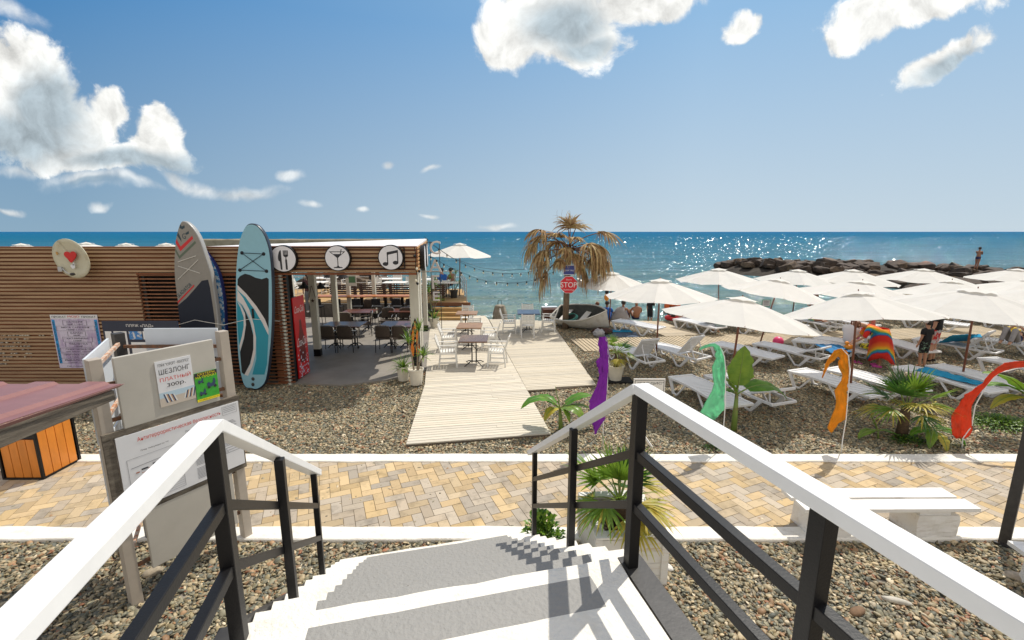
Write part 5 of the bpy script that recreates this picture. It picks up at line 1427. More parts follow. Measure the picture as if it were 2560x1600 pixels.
for i in range(26):
    x = rs.uniform(-12.5, -8.8); y = rs.uniform(26.5, 30.5); boulder(x, y, rs.uniform(-.3, .75) + (y - 26) * .1, rs.uniform(.6, 1.0), 2 if rs.random() < .6 else 3, tagc, 'boulder behind the terrace railing seen through the cafe opening')
pz0 = V((-45, 62, 0))
t = thing('concrete_pier', 'long weathered concrete pier wall behind the cafe roof', 'pier', (-30, 62, 0))
m = MB(); a_, b_ = D(466, 598, 62), D(1062, 598, 62)
n_ = 40; xs = [a_.x + (b_.x - a_.x) * k / n_ for k in range(n_ + 1)]
m.grid([[(x, yy_, zz + .06 * noise.noise(V((x * .8, zz, 0)))) for x in xs] for yy_, zz in ((60.5, -1), (60.5, a_.z - .1), (60.6, a_.z), (64, a_.z), (64.2, -1))]); m.add([(a_.x, 60.5, -1), (a_.x, 60.5, a_.z), (a_.x, 64, a_.z), (a_.x, 64, -1)], [(0, 1, 2, 3)])
m.obj('pier_wall', mat('pier_concrete', (.34, .29, .21), .9, col2=(.22, .18, .12), scale=.9, detail=9, bump=.3), t, world=True)
# concrete mooring block with loop at the water
b = G(1250, 789); t = thing('mooring_block', 'tapered mossy concrete block with an iron loop at the water edge', 'mooring block', (b.x, b.y, 0))
MB().lathe([(.36, -.2), (.34, .1), (.24, .46), (.19, .50)], n=8).obj('block', concrete_old, t, bevel=.02)
MB().path([(-.09, 0, .46), (-.09, 0, .66), (-.05, 0, .72), (.05, 0, .72), (.09, 0, .66), (.09, 0, .46)], .012, 6).obj('loop', dark_metal, t)

# ================================================================ PALM WITH SIGNS
pb = G(1413, 823); PX, PY = pb.x, pb.y
t = thing('dead_palm', 'palm with drooping dry brown fronds on a thin wooden trunk', 'palm', (PX, PY, 0))
cr_ = D(1424, 622, PY)
MB().path([(0, 0, -.1), (.02, .01, 1.2), (cr_.x - PX - .05, 0, cr_.z - .6), (cr_.x - PX, 0, cr_.z)], [.13, .115, .12, .15], 10).obj('trunk', mat('palm_pole', (.24, .17, .11), .9, var=.4, scale=9, bump=.6, stretch=(3, 3, .5)), t, smooth=True)
rs = random.Random(33); O = V((cr_.x - PX, 0, cr_.z))
fr_ = [  # direction az (deg from +X ccw), elevation, petiole, blade, droop
    (178, 38, .95, .95), (200, 14, 1.0, .95), (165, -12, 1.0, .95), (185, -32, 1.15, .95), (215, 58, .7, .8), (250, 20, .75, .9), (275, -10, .75, .85), (292, 45, .6, .85),
    (100, 74, .75, .6), (80, 82, .8, .5), (60, 60, .85, .6), (320, 26, .85, .95), (345, -8, 1.0, 1.0), (2, 28, .95, 1.0), (12, 4, 1.15, 1.05), (355, -28, 1.0, .95), (25, -15, 1.1, .9), (150, 10, .9, .9), (120, 30, .8, .9), (40, 20, .9, .9), (70, 0, .8, .9), (230, -20, .9, .85), (305, -35, .9, .9), (335, -45, .8, .9)]
for az, el_, pe, bl in fr_ + [(190, 48, 1.25, .8), (170, 20, 1.15, 1.0), (5, 38, 1.2, .9)]:
    pe *= 1.16; bl *= 1.26
    if 225 < az < 310: bl *= .5; pe *= .8
    m = MB(); a, e_ = radians(az), radians(el_); d = V((cos(a) * cos(e_), sin(a) * cos(e_), sin(e_)))
    g = V((0, 0, -1)); pts = []; p = O + V((0, 0, rs.uniform(-.15, .15))); dd = d.copy()
    for k in range(6): pts.append(p.copy()); p = p + dd * pe / 5; dd = (dd + g * .14).normalized()
    m.path(pts, [.03, .024, .02, .018, .016, .014], 4, 1)
    o = pts[-1]; side = dd.cross(Z); side = side.normalized() if side.length > .1 else X.copy()
    nbl = 46
    for k in range(nbl):
        an = radians(-95 + 190 * k / (nbl - 1)) + rs.uniform(-.08, .08); bd = (dd * cos(an) + side * sin(an) + Z * rs.uniform(0, .25)).normalized()
        L_ = bl * rs.uniform(.6, 1.1); q = o - dd * rs.uniform(0, .16); pp = []; seg = 8
        for i in range(seg + 1):
            pp.append(q.copy()); q = q + bd * L_ / seg; bd = (bd + g * ((.30 + .30 * (i > 1)) if el_ < 36 else (.10 + .10 * (i > 3) if el_ > 54 else .22)) + V((rs.uniform(-.10, .10), rs.uniform(-.10, .10), 0))).normalized()
        w0 = .032 * rs.uniform(.5, 1.1); ribbon(m, pp, [w0 * .5, w0, w0 * 1.05, w0, w0 * .85, w0 * .65, w0 * .5, w0 * .3, .001], V((rs.uniform(-.8, .8), rs.uniform(-.8, .8), .6)), 0 if rs.random() < .6 else 2, .35)
    m.obj('frond', [frond_dead, wood_brown, frond_pale], t, smooth=True)
m = MB()
for k in range(3):
    pp = [O + V((-.15 - .1 * k, 0, .9))]; d = V((-.25 - .2 * k, .1, .9)).normalized()
    for i in range(6): pp.append(pp[-1] + d * .10); d = (d + V((.16 * (1 if k else 1.2), 0, -.02 * i))).normalized()
    m.path(pp, .004, 3)
m.obj('loose_strand', frond_dead, t)
# octagonal sign
c = D(1422, 712, PY - .62); t = thing('stop_sign', "red octagonal sign with white border lettered Don't STOP Believing on the palm trunk", 'sign', tuple(c))
r = .345; oc = [(r * cos(radians(22.5 + 45 * k)), r * sin(radians(22.5 + 45 * k))) for k in range(8)]
MB().prism(oc, (0, 0, 0), X, Z, .02, off=-.02).obj('border', red_white, t); MB().prism([(a * .955, b_ * .955) for a, b_ in oc], (0, -.001, 0), X, Z, .004).obj('face', mat('sign_red', (.62, .012, .025), .4), t)
m = MB(); m.text('STOP', (0, -.006, .0), X, Z, .60, .20); m.obj('lettering', red_white, t)
m = MB(); m.text("Don't", (0, -.006, .195), X, Z, .20, .055); m.text('Believing', (0, -.006, -.195), X, Z, .38, .062); m.obj('small_lettering', red_white, t)
c = D(1423, 675, PY - .62); t = thing('beach_name_sign', 'small blue rectangular sign above the red octagonal sign', 'sign', tuple(c))
MB().bx(-.225, .225, -.0, .02, -.185, .185).obj('border', sign_white, t); MB().bx(-.205, .205, -.004, -.0005, -.165, .165).obj('face', mat('sign_blue', (.03, .045, .22), .4), t)
m = MB(); m.text('ПЛЯЖ "ЛАД"', (0, -.007, -.02), X, Z, .36, .06); m.obj('lettering', red_white, t)

# string lights from the cafe roof to the palm
def lights(label, pts, nb_, seed):
    pts = [V(p) for p in pts]; t = thing('string_lights', label, 'string lights', tuple(pts[0]), 0, 'strings of bulbs between the cafe and the palm')
    def cr(f):
        n_ = len(pts) - 1; i = min(n_ - 1, int(f * n_)); u_ = f * n_ - i
        p0, p1, p2, p3 = pts[max(i - 1, 0)], pts[i], pts[i + 1], pts[min(i + 2, n_)]
        return .5 * ((2 * p1) + (p2 - p0) * u_ + (2 * p0 - 5 * p1 + 4 * p2 - p3) * u_ ** 2 + (3 * p1 - p0 - 3 * p2 + p3) * u_ ** 3)
    m = MB(); m.path([cr(k / 40) for k in range(41)], .006, 4); m.obj('cable', black_metal, t, world=True)
    for k in range(nb_):
        p = cr((k + .5) / nb_); MB().lathe([(.022, 0), (.024, -.05), (.018, -.06)], tuple(p), 8).obj('socket', black_metal, t, world=True)
        MB().ell(p - Z * .085, (.026, .026, .032), 8, 6).obj('bulb', mat('bulb_glass', (.72, .66, .50), .2), t, world=True, smooth=True)
yr_ = [16.6, 16.8, 17.0, 17.2, 17.4, 17.5, 17.6]
lights('upper string of warm glass bulbs sagging from the cafe roof corner to the palm', [D(u, v, y) for (u, v), y in zip(((1060, 591), (1100, 624), (1160, 660), (1220, 679), (1284, 684), (1340, 676), (1415, 655)), yr_)], 16, 1)
lights('lower string of warm glass bulbs sagging from the cafe side to the palm', [D(u, v, y) for (u, v), y in zip(((1062, 631), (1097, 653), (1157, 682), (1215, 702), (1290, 707), (1352, 694), (1410, 664)), (13.9, 14.5, 15.2, 16, 16.8, 17.3, 17.6))], 17, 2)
t = thing('cable', 'plain thin cable running from the cafe side towards the palm', 'cable', (0, 17, 2.6)); MB().path([D(u, v, 17) for u, v in ((1070, 605), (1130, 645), (1200, 669), (1260, 676), (1330, 672), (1410, 650))], .006, 4).obj('wire', black_metal, t, world=True)
m = MB(); t = thing('string_lights', 'bunched string of bulbs hanging down the cafe corner post', 'string lights', (XR, 11, 3), 0, 'strings of bulbs between the cafe and the palm')
pp = [D(1036, 618, 10.9), D(1040, 640, 10.9), D(1039, 665, 10.9), D(1043, 690, 10.95), D(1041, 710, 11)]; MB().path(pp, .009, 4).obj('cable', black_metal, t, world=True)
for k, (u, v) in enumerate(((1036, 640), (1042, 672), (1048, 678), (1040, 702), (1044, 709))): p = D(u, v, 10.88); MB().ell(p, (.03, .03, .035), 8, 6).obj('bulb', mat('bulb_glass', (.72, .66, .50), .2) if k % 2 else black_metal, t, world=True, smooth=True)

# ================================================================ ROWING BOAT
bo = G(1455, 822); t = thing('rowing_boat', 'small white rowing boat with dark inside pulled up beside the palm', 'boat', (bo.x + .05, bo.y + .1, 0), radians(-128)); t.rotation_euler = (0, radians(24), radians(-128)); t.location.z = .12
def hull(off, z_in=0.0, s=1.0):
    rows = []; Lb = 2.35
    for i in range(15):
        f = i / 14; y = -Lb / 2 + Lb * f; hw = .62 * s * (sin(pi * min(1, (.30 + .70 * f) ** 1.0 * .5 + .0)) if False else (min(1, .72 + f * 1.1) * (1 - max(0, (f - .45) / .55) ** 2.1)))
        rk = .10 + .30 * f ** 2.2; kz = .04 + .30 * max(0, f - .7) ** 1.5 + off
        row = []
        for k in range(13):
            a = -1 + 2 * k / 12; x = hw * (abs(a) ** .62) * (1 if a > 0 else -1); z = kz + (.44 + rk - kz) * (abs(a) ** 2.4)
            row.append(V((x, y, z)))
        rows.append(row)
    return rows
m = MB(); hr = hull(0); m.grid(hr); m.add(hr[0], [tuple(range(13))]); m.obj('hull', mat('boat_white', (.70, .68, .62), .4, col2=(.5, .46, .38), scale=5, thr=(.5, .8)), t, smooth=True, autosm=40)
m = MB(); hi = [[V((q_.x, q_.y * .94, q_.z)) for q_ in r_] for r_ in hull(.05, 0, .93)]; m.grid(hi, 0, flip=True); m.add(hi[0], [tuple(reversed(range(13)))]); m.obj('inside', mat('boat_inside', (.09, .095, .085), .7, var=.3), t, smooth=True)
m = MB(); m.path([r_[0] for r_ in hr] + [r_[-1] for r_ in reversed(hr)] + [hr[0][0]], .032, 6); m.obj('gunwale', mat('boat_rim', (.6, .58, .52), .5), t)
for y in (-.75, .1): MB().box((0, y, .36), (1.02, .24, .03)).obj('thwart', white_old, t)
m = MB()
for k in range(5):
    a0_ = rs.uniform(0, 6); m.path([(.15 + .26 * cos(a0_ + q * .52) + k * .03, -.35 + .26 * sin(a0_ + q * .52), .42 + .03 * k) for q in range(13)], .010, 5)
m.obj('rope_coil', mat('rope_teal', (.12, .42, .36), .8), t)
b = G(1373, 800); t = thing('brown_box', 'dark red brown padded box with a pale top at the water side of the deck', 'box', (b.x, b.y, 0), .1)
MB().box((0, 0, .27), (.66, .5, .58), 0, 0, .12).obj('body', mat('maroon', (.10, .030, .018), .5, var=.3), t, bevel=.03); MB().box((0, .03, .575), (.68, .3, .04)).obj('lid', panel_white, t)

# ================================================================ FLAGS
def flag(label, m_, pairs, sc, off, foot, Yd, rod=None, seed=0, amp=.022):
    """traced windsock flag: pairs of left/right edge points; own depth, waves and thickness"""
    t = thing('beach_flag', label, 'flag', tuple(foot), 0, 'coloured fabric flags on white rods')
    cv = lambda p: (off[0] + p[0] / sc, off[1] + p[1] / sc)
    L_ = [D(*cv(a), Yd) for a, b in pairs]; R_ = [D(*cv(b), Yd) for a, b in pairs]
    # resample
    def rsm(P, n_):
        o = []
        for i in range(len(P) - 1):
            for q in range(n_): o.append(P[i].lerp(P[i + 1], q / n_))
        return o + [P[-1]]
    L_, R_ = rsm(L_, 7), rsm(R_, 7); rows = []
    for i, (a, b) in enumerate(zip(L_, R_)):
        wdt = (b - a).length
        e_ = .35 if False else 1
        a = a + V((.014 * noise.noise(V((i * .45, 1.5, seed))) + .006 * noise.noise(V((i * 1.3, 2.5, seed))), 0, 0))
        def dy(q, i=i):
            x_ = q * 2.6 + .5 * noise.noise(V((i * .07, q * 2, seed)))
            cr_ = abs(noise.noise(V((x_ * 1.9, i * .045, seed + 3)))) ** .7 + .5 * abs(noise.noise(V((x_ * 4.1 + i * .05, i * .12, seed + 8)))) ** .7
            return amp * 2.3 * cr_
        rows.append([a.lerp(b, j / 18) + V((0, dy(j / 18) * min(1, wdt * 6) * (1 - (j / 18) ** 3 * .8), 0)) for j in range(19)])
    m = MB(); m.grid(rows); o = m.obj('fabric', m_, t, world=True, smooth=True); s = o.modifiers.new('s', 'SOLIDIFY'); s.thickness = .002
    m = MB(); m.path([r_[-1] + V((.004, .006, 0)) for r_ in rows[::2]], .006, 5); m.obj('hem', m_, t, world=True)
    if rod: m = MB(); m.path([V(foot) - Z * .1] + [D(*cv(p), Yd) + V((0, .012, 0)) for p in rod], [.010] + [.009] * (len(rod) - 1) + [.005], 6); m.obj('rod', rail_white, t, world=True, smooth=True)
def fm(name, c, tr=.45): return mat(name, c, .55, var=.18, scale=5, trans=tr)
fp = G(1508, 1119)
flag('purple fabric flag on a white rod in front of the potted palm', fm('flag_purple', (.34, .035, .52)), [((172, 104), (236, 102)), ((165, 130), (262, 130)), ((165, 200), (272, 200)), ((178, 260), (282, 260)), ((185, 330), (285, 330)), ((136, 386), (284, 385)), ((150, 430), (281, 430)), ((172, 500), (276, 500)), ((180, 560), (272, 560)), ((150, 650), (266, 650)), ((105, 750), (261, 750)), ((65, 850), (252, 850)), ((66, 940), (246, 940)), ((95, 1060), (238, 1050)), ((104, 1120), (190, 1110)), ((118, 1180), (150, 1175)), ((120, 1222), (132, 1220))], 4.583, (1460, 820), fp, fp.y, [(222, 1080), (246, 940), (262, 750), (284, 380), (275, 200), (245, 105)], 1)
fp = G(1805, 1128)
flag('pale green fabric flag curling left at its top beside the big banana plant', fm('flag_green', (.38, .88, .60), .65), [((1320, 240), (1326, 252)), ((1350, 215), (1360, 238)), ((1400, 192), (1412, 220)), ((1450, 180), (1460, 208)), ((1500, 178), (1490, 215)), ((1560, 208), (1492, 240)), ((1588, 255), (1516, 272)), ((1603, 300), (1500, 310)), ((1618, 360), (1515, 355)), ((1624, 420), (1480, 425)), ((1628, 500), (1470, 455)), ((1627, 560), (1478, 550)), ((1625, 620), (1492, 640)), ((1622, 700), (1470, 720)), ((1618, 780), (1425, 800)), ((1617, 860), (1380, 880)), ((1616, 940), (1334, 968)), ((1560, 1000), (1420, 1020)), ((1500, 1052), (1480, 1055))], 4.583, (1460, 820), fp, fp.y, [(1606, 1100), (1618, 940), (1624, 700), (1628, 500), (1612, 330), (1560, 208)], 2)
fp = G(2103, 1135)
flag('orange yellow fabric flag hooked over to the left in front of the front row loungers', fm('flag_orange', (.88, .42, .02), .55), [((446, 490), (454, 488)), ((465, 430), (484, 425)), ((490, 350), (525, 345)), ((530, 275), (565, 320)), ((580, 220), (590, 290)), ((640, 202), (612, 275)), ((700, 230), (632, 300)), ((718, 290), (608, 330)), ((724, 350), (614, 385)), ((723, 420), (655, 460)), ((720, 490), (640, 515)), ((714, 560), (600, 575)), ((708, 640), (575, 615)), ((702, 720), (592, 720)), ((695, 800), (578, 790)), ((692, 885), (545, 865)), ((620, 930), (505, 975)), ((545, 1022), (530, 1018))], 3.903, (1940, 820), fp, fp.y, [(655, 1090), (690, 880), (712, 600), (724, 400), (712, 270), (650, 205)], 3)
fp = G(2406, 1122)
flag('red orange fabric flag streaming up to the right edge of the picture', fm('flag_red', (.85, .09, .02), .5), [((2520, 330), (2520, 385)), ((2420, 325), (2420, 382)), ((2330, 328), (2310, 392)), ((2250, 345), (2225, 420)), ((2180, 385), (2180, 440)), ((2090, 450), (2120, 480)), ((2020, 540), (2055, 560)), ((1930, 605), (2000, 620)), ((1850, 655), (1945, 700)), ((1800, 760), (1905, 770)), ((1750, 820), (1905, 860)), ((1712, 890), (1912, 950)), ((1715, 960), (1915, 1000)), ((1738, 1045), (1890, 1050)), ((1765, 1085), (1850, 1080))], 3.903, (1940, 820), fp, fp.y, [(1828, 1080), (1915, 960), (1950, 760), (2060, 560), (2180, 440), (2420, 384)], 4)

# ================================================================ BANANA PLANTS AND PALMS ON THE BEACH
def dirpx(base, u, v, Yd): return D(u, v, Yd) - V(base)
def banana(label, foot, crown, leaves, seed, stem_r=.05):
    t = thing('banana_plant', label, 'banana plant', tuple(foot), 0, 'banana plants on the gravel'); rs = random.Random(seed); cr = V(crown) - V(foot)
    MB().path([(0, 0, -.05), cr * .5, cr], [stem_r, stem_r * .8, stem_r * .5], 10).obj('trunk', stem_green, t, smooth=True)
    for u, v, dy, wm, dr, yel, tw in leaves:
        wm *= 1.4
        tip = D(u, v, foot.y + dy) - V(foot); d = tip - cr; L_ = d.length * (1.0 + .18 * dr)
        d0 = (d + Z * d.length * dr * .62).normalized(); m = MB(); banana_leaf(m, cr, d0, L_, wm, dr * .95, rs, 0, 1, tw); m.obj('leaf', [leaf_yellow if yel == 2 else (leaf_banana if yel == 0 else leaf_green), stem_green], t, smooth=True)
    return t
ft = G(1402, 1076); cr = D(1402, 1030, ft.y); cr = D(1400, 1022, ft.y)
banana('small banana plant with arching leaves between the deck and the purple flag', ft, cr, [(1310, 1010, -.3, .11, 1.3, 0, 0), (1336, 992, .3, .10, 1.1, 0, 0), (1480, 988, .15, .11, .9, 0, 0), (1455, 1052, -.3, .12, 1.5, 1, 0), (1388, 966, .05, .012, .0, 1, 0), (1366, 1056, -.25, .08, 1.5, 2, 0), (1420, 1062, -.3, .06, 1.6, 1, .4), (1484, 1070, .1, .06, 1.4, 1, 0), (1440, 1045, .3, .06, 1.2, 1, 0)], 5)
ft = G(1834, 1078); cr = D(1842, 986, ft.y)
banana('big banana plant with one tall upright leaf beside the green flag', ft, cr, [(1862, 864, .0, .17, .0, 1, .1), (1958, 998, .05, .15, 1.25, 0, -.2), (1815, 942, -.1, .14, .25, 1, .3), (1800, 978, .2, .08, 1.0, 0, 0), (1848, 920, .1, .02, .1, 1, 0)], 6, .06)
ft = G(2196, 1098); cr = D(2195, 1076, ft.y)
banana('tiny banana plant left of the small fan palm', ft, cr, [(2176, 1036, .05, .06, .2, 1, 0), (2244, 1104, -.05, .07, 1.0, 0, 0), (2150, 1100, -.05, .07, 1.1, 1, 0)], 7, .02)
ft = G(2326, 1108); cr = D(2332, 1076, ft.y)
banana('young banana plant right of the small fan palm', ft, cr, [(2396, 1122, -.1, .09, 1.2, 0, 0), (2280, 1092, 0, .08, 1.1, 0, 0), (2374, 1085, .2, .07, .8, 0, 0), (2322, 1128, -.2, .06, 1.5, 1, 0), (2346, 1132, -.2, .06, 1.5, 2, 0), (2300, 1060, .2, .06, .5, 0, 0)], 8, .03)
ft = G(2590, 1085); cr = D(2580, 1000, ft.y)
banana('large banana plant reaching in from the right edge', ft, cr, [(2470, 930, .0, .15, .7, 1, 0), (2466, 962, .2, .12, .9, 0, 0), (2484, 1028, .0, .09, 1.2, 2, 0), (2600, 900, 0, .13, .1, 0, 0)], 9, .07)
b = G(2251, 1097); t = thing('fan_palm', 'small fan palm with green and yellow fronds growing from the gravel at right', 'palm', tuple(b))
fan_palm(t, (0, 0, 0), .62, .085, 17, .52, .40, random.Random(12), 8, 78, .45)
b = G(1538, 953); 
t = thing('potted_palm', 'small fan palm in a cream bucket beside the deck platform', 'potted palm', (b.x, b.y, .0))
MB().bx(-.42, .42, -.25, .22, .0, .05).obj('pallet', path_wood, t)
MB().lathe([(.15, .05), (.205, .40), (.22, .40), (.22, .435), (.20, .435), (.19, .38)], n=22).obj('pot', terracotta_pot, t, smooth=True, autosm=40); MB().lathe([(.19, .37), (.01, .38)], n=16).obj('soil', soil, t)
fan_palm(t, (0, 0, .36), .42, .06, 15, .34, .26, random.Random(14), -12, 60, .5)
b = G(2500, 1065); leaf_bush('ground_cover', (b.x, b.y, 0), (.75, .5, .16), 1500, .06, 'patch of bright green ground cover plants at the right', 'plants', kind='stuff', seed=5)
b = G(2270, 1105); leaf_bush('ground_cover', (b.x, b.y - .05, 0), (.42, .22, .12), 500, .05, 'small dark green ground cover around the small fan palm', 'plants', (leaf_dark, leaf_green), 'stuff', 6)
b = G(1790, 1122); leaf_bush('ground_cover', (b.x, b.y, 0), (.35, .16, .05), 260, .04, 'thin tufts of low green plants near the green flag rod', 'plants', (leaf_dark, leaf_green), 'stuff', 7)
# A-board sign
b = G(1616, 1116); t = thing('name_sign', 'white framed sign lettered ГАРДИС on a thin white stand behind the right handrail', 'sign', (b.x, b.y, 0))
a_ = D(1585, 947, b.y); c_ = D(1664, 947, b.y); zt = a_.z
MB().bx(a_.x - b.x, c_.x - b.x, .0, .02, zt - .42, zt).obj('panel', white_paint, t)
m = MB(); x0, x1 = a_.x - b.x, c_.x - b.x
for q in ((x0 + .02, x1 - .02, zt - .035, zt - .028), (x0 + .02, x1 - .02, zt - .39, zt - .383)): m.bx(q[0], q[1], -.003, -.0005, q[2], q[3])
for q in (x0 + .02, x1 - .027): m.bx(q, q + .007, -.003, -.0005, zt - .39, zt - .028)
m.obj('border_line', ink_black, t)
m = MB(); m.text('"ГАРДИС"', ((x0 + x1) / 2 + .02, -.001, zt - .085), X, Z, .46, .05); m.obj('lettering', ink_black, t)
for x in (x0 + .17,): MB().bar((x, .045, 0), (x, .045, zt - .05), .045, .045).obj('post', white_paint, t)
m = MB(); m.bar((x0 + .17, .05, .30), (x0 + .38, -.05, .0), .035, .03); m.bar((x0 + .17, .06, .25), (x0 + .02, .3, .0), .035, .03); m.obj('foot', white_paint, t)
b = G(1911, 800); t = thing('shore_notice', 'small white notice with green frame standing at the shore under the umbrellas', 'sign', (b.x, b.y, 0)); c_ = D(1911, 757, b.y)
MB().bx(-.18, .18, 0, .02, c_.z - .17, c_.z + .14).obj('frame', mat('notice_green', (.02, .2, .1), .5), t); MB().bx(-.155, .155, -.004, -.001, c_.z - .14, c_.z + .115).obj('sheet', paper_white, t)
m = MB(); 
for k in range(3): m.bx(-.11, .11, -.006, -.0045, c_.z + .05 - k * .06, c_.z + .075 - k * .06)
m.obj('lettering', ink_black, t); MB().bar((0, .03, 0), (0, .03, c_.z + .1), .03, .03).obj('post', galv, t)
# ================================================================ NOTICE STAND
pA, pB, pC = V((-3.92, 4.13, 0)), V((-3.34, 5.14, 0)), V((-4.52, 5.12, 0))
ns = thing('notice_stand', 'three sided beige metal notice stand with rusty inner tubes beside the left handrail', 'notice stand', (-3.9, 4.8, 0))
ab = (pB - pA).normalized(); nab = V((ab.y, -ab.x, 0)); angab = atan2(ab.y, ab.x)
for p, h_ in ((pA, 2.63), (pB, 2.68), (pC, 2.66)):
    m = MB(); m.box((p.x, p.y, h_ / 2 - .03), (.10, .10, h_ + .06), angab); m.obj('post', post_taupe if p is not pC else dark_metal, ns, world=True, bevel=.005)
LAB = (pB - pA).length
def fAB(s, z, off=0.0): q = pA + ab * s + nab * off; return V((q.x, q.y, z))
def panel(m, s0, s1, z0, z1, off, th, mi=0):
    c = (fAB(s0, z0, off) + fAB(s1, z1, off)) / 2; m.box(tuple(c), (s1 - s0, th, z1 - z0), angab, mi); return m
# corners of the panels from the picture, on the plane 9 cm in front of the posts
def onAB(u, v, off): q = PLN(u, v, pA + nab * off, nab); return (q - pA).dot(ab), q.z
s0, z1 = onAB(281, 899, .075); s1, z1b = onAB(535, 851, .075); _, z0 = onAB(313, 1068, .075)
s0, s1 = .12, 1.02
zu0, zu1 = 1.90, 2.62
panel(MB(), s0, s1, zu0, zu1, .06, .04).obj('upper_panel', beige_metal, ns, world=True, bevel=.006)
panel(MB(), .16, 1.05, .32, .985, .06, .04).obj('lower_panel', beige_metal, ns, world=True, bevel=.006)
m = MB(); panel(m, -.06, LAB + .06, 1.84, 1.90, .065, .035); panel(m, -.06, LAB + .06, .985, 1.03, .065, .035); panel(m, -.06, .02, 1.03, 1.84, .065, .03); panel(m, LAB - .02, LAB + .06, 1.03, 1.84, .065, .03)
m.obj('wooden_frame', old_wood, ns, world=True)
# side panels seen from inside
def side_panel(a, b, z0, z1, inn, mt, s0=.08, s1=.92):
    d = (b - a); n_ = V((d.y, -d.x, 0)).normalized() * inn; m = MB(); p, q = a.lerp(b, s0) + n_, a.lerp(b, s1) + n_
    m.bar(p + Z * (z0 + z1) / 2, q + Z * (z0 + z1) / 2, .02, z1 - z0); return m
side_panel(pA, pC, 1.75, 2.62, -.08, panel_white, .06, .94).obj('side_panel', panel_white, ns, world=True)
side_panel(pA, pC, .9, 1.7, -.08, panel_white, .06, .94).obj('side_panel', panel_white, ns, world=True)
side_panel(pC, pB, 2.36, 2.70, -.06, panel_white, .22, .93).obj('back_panel', panel_white, ns, world=True)
side_panel(pC, pB, 1.6, 2.30, -.06, panel_white, .22, .93).obj('back_panel', panel_white, ns, world=True)
for a, b, zs_ in ((pA, pC, (2.54, 2.0, 1.1, .5)), (pC, pB, (2.50, 1.9, 1.0)), (pA, pB, (2.36, 2.0, 1.5, .95, .4))):
    for z in zs_: MB().bar(a + Z * z, b + Z * z, .03, .035).obj('cross_tube', rust if a is pA and b is pC else rust_dark, ns, world=True)
# posters on the AB face
EX, EY = ab, Z
def poster(name, label, s0, s1, z0, z1, off, mt, cat='poster'):
    o = fAB((s0 + s1) / 2, (z0 + z1) / 2, off); t = thing(name, label, cat, tuple(o), angab)
    MB().bx(-(s1 - s0) / 2, (s1 - s0) / 2, -.004, .004, -(z1 - z0) / 2, (z1 - z0) / 2).obj('sheet', mt, t); return t, (s1 - s0) / 2, (z1 - z0) / 2
S_ = lambda y=-.0045: (0, y, 0)
ps = [onAB(385, 907, .09), onAB(474, 887, .09), onAB(403, 1016, .09), onAB(492, 997, .09)]
t, hw, hh = poster('price_poster', 'white price poster with striped deckchairs and large Russian text on the grey panel', (ps[0][0] + ps[2][0]) / 2, (ps[1][0] + ps[3][0]) / 2, (ps[2][1] + ps[3][1]) / 2, (ps[0][1] + ps[1][1]) / 2, .087, paper_white)
m = MB(); m.text('ПЛЯЖ "КУРОРТ - МАКОПСЕ"', (0, -.006, hh * .82), X, Z, hw * 1.75, hh * .13); m.text('ШЕЗЛОНГ', (0, -.006, hh * .52), X, Z, hw * 1.72, hh * .22); m.text('300р.', (.0, -.006, -.12 * hh), X, Z, hw * 1.05, hh * .20); m.obj('black_lettering', ink_black, t)
m = MB(); m.text('ПЛАТНЫЙ', (0, -.006, hh * .20), X, Z, hw * 1.72, hh * .20); m.obj('red_lettering', ink_red, t)
MB().bx(-hw, hw, -.0052, -.0045, -hh, -.62 * hh).obj('sand_picture', mat('sand_print', (.55, .48, .40), .5), t)
MB().bx(-hw, hw, -.0052, -.0045, -.62 * hh, -.38 * hh).obj('sea_picture', mat('sea_print', (.45, .58, .66), .5), t)
stc = [mat('stripe_navy', (.03, .05, .12), .6), mat('stripe_white', (.7, .7, .66), .6), mat('stripe_tan', (.45, .28, .16), .6)]
for cx, sg in ((-.45, 1), (.72, -1)):
    m = MB()
    for k in range(8):
        x = hw * cx + sg * hw * (-.34 + k * .075); m.prism([(x, -.45 * hh - .02 * k * hh * .6), (x + sg * hw * .075, -.46 * hh - .02 * k * hh * .6), (x + sg * hw * .22, -.86 * hh), (x + sg * hw * .14, -.86 * hh)], (0, -.0056, 0), X, Z, .0004, k % 3)
    m.obj('deckchair_picture', stc, t)
ps = [onAB(485, 935, .09), onAB(540, 922, .09), onAB(494, 1007, .09), onAB(550, 990, .09)]
t, hw, hh = poster('scooter_poster', 'green and yellow scooter hire poster beside the white price poster', (ps[0][0] + ps[2][0]) / 2, (ps[1][0] + ps[3][0]) / 2, (ps[2][1] + ps[3][1]) / 2, (ps[0][1] + ps[1][1]) / 2, .089, mat('poster_lime', (.05, .42, .04), .4, var=.3, scale=20))
MB().bx(-hw, hw, -.0056, -.0048, .72 * hh, hh).obj('dark_band', ink_black, t); MB().bx(-hw, hw, -.0056, -.0048, -hh, -.82 * hh).obj('yellow_band', mat('print_yellow', (.85, .68, .02), .4), t)
m = MB(); m.text('СКУТЕРЫ', (0, -.007, hh * .90), X, Z, hw * 1.5, hh * .16); m.text('НА ПРОКАТ', (0, -.007, hh * .70), X, Z, hw * 1.85, hh * .17); m.obj('yellow_lettering', MATS['print_yellow'], t)
m = MB(); m.text('+7-(926)-672-57-47', (0, -.007, -hh * .91), X, Z, hw * 1.8, hh * .10); m.obj('phone_number', ink_black, t)
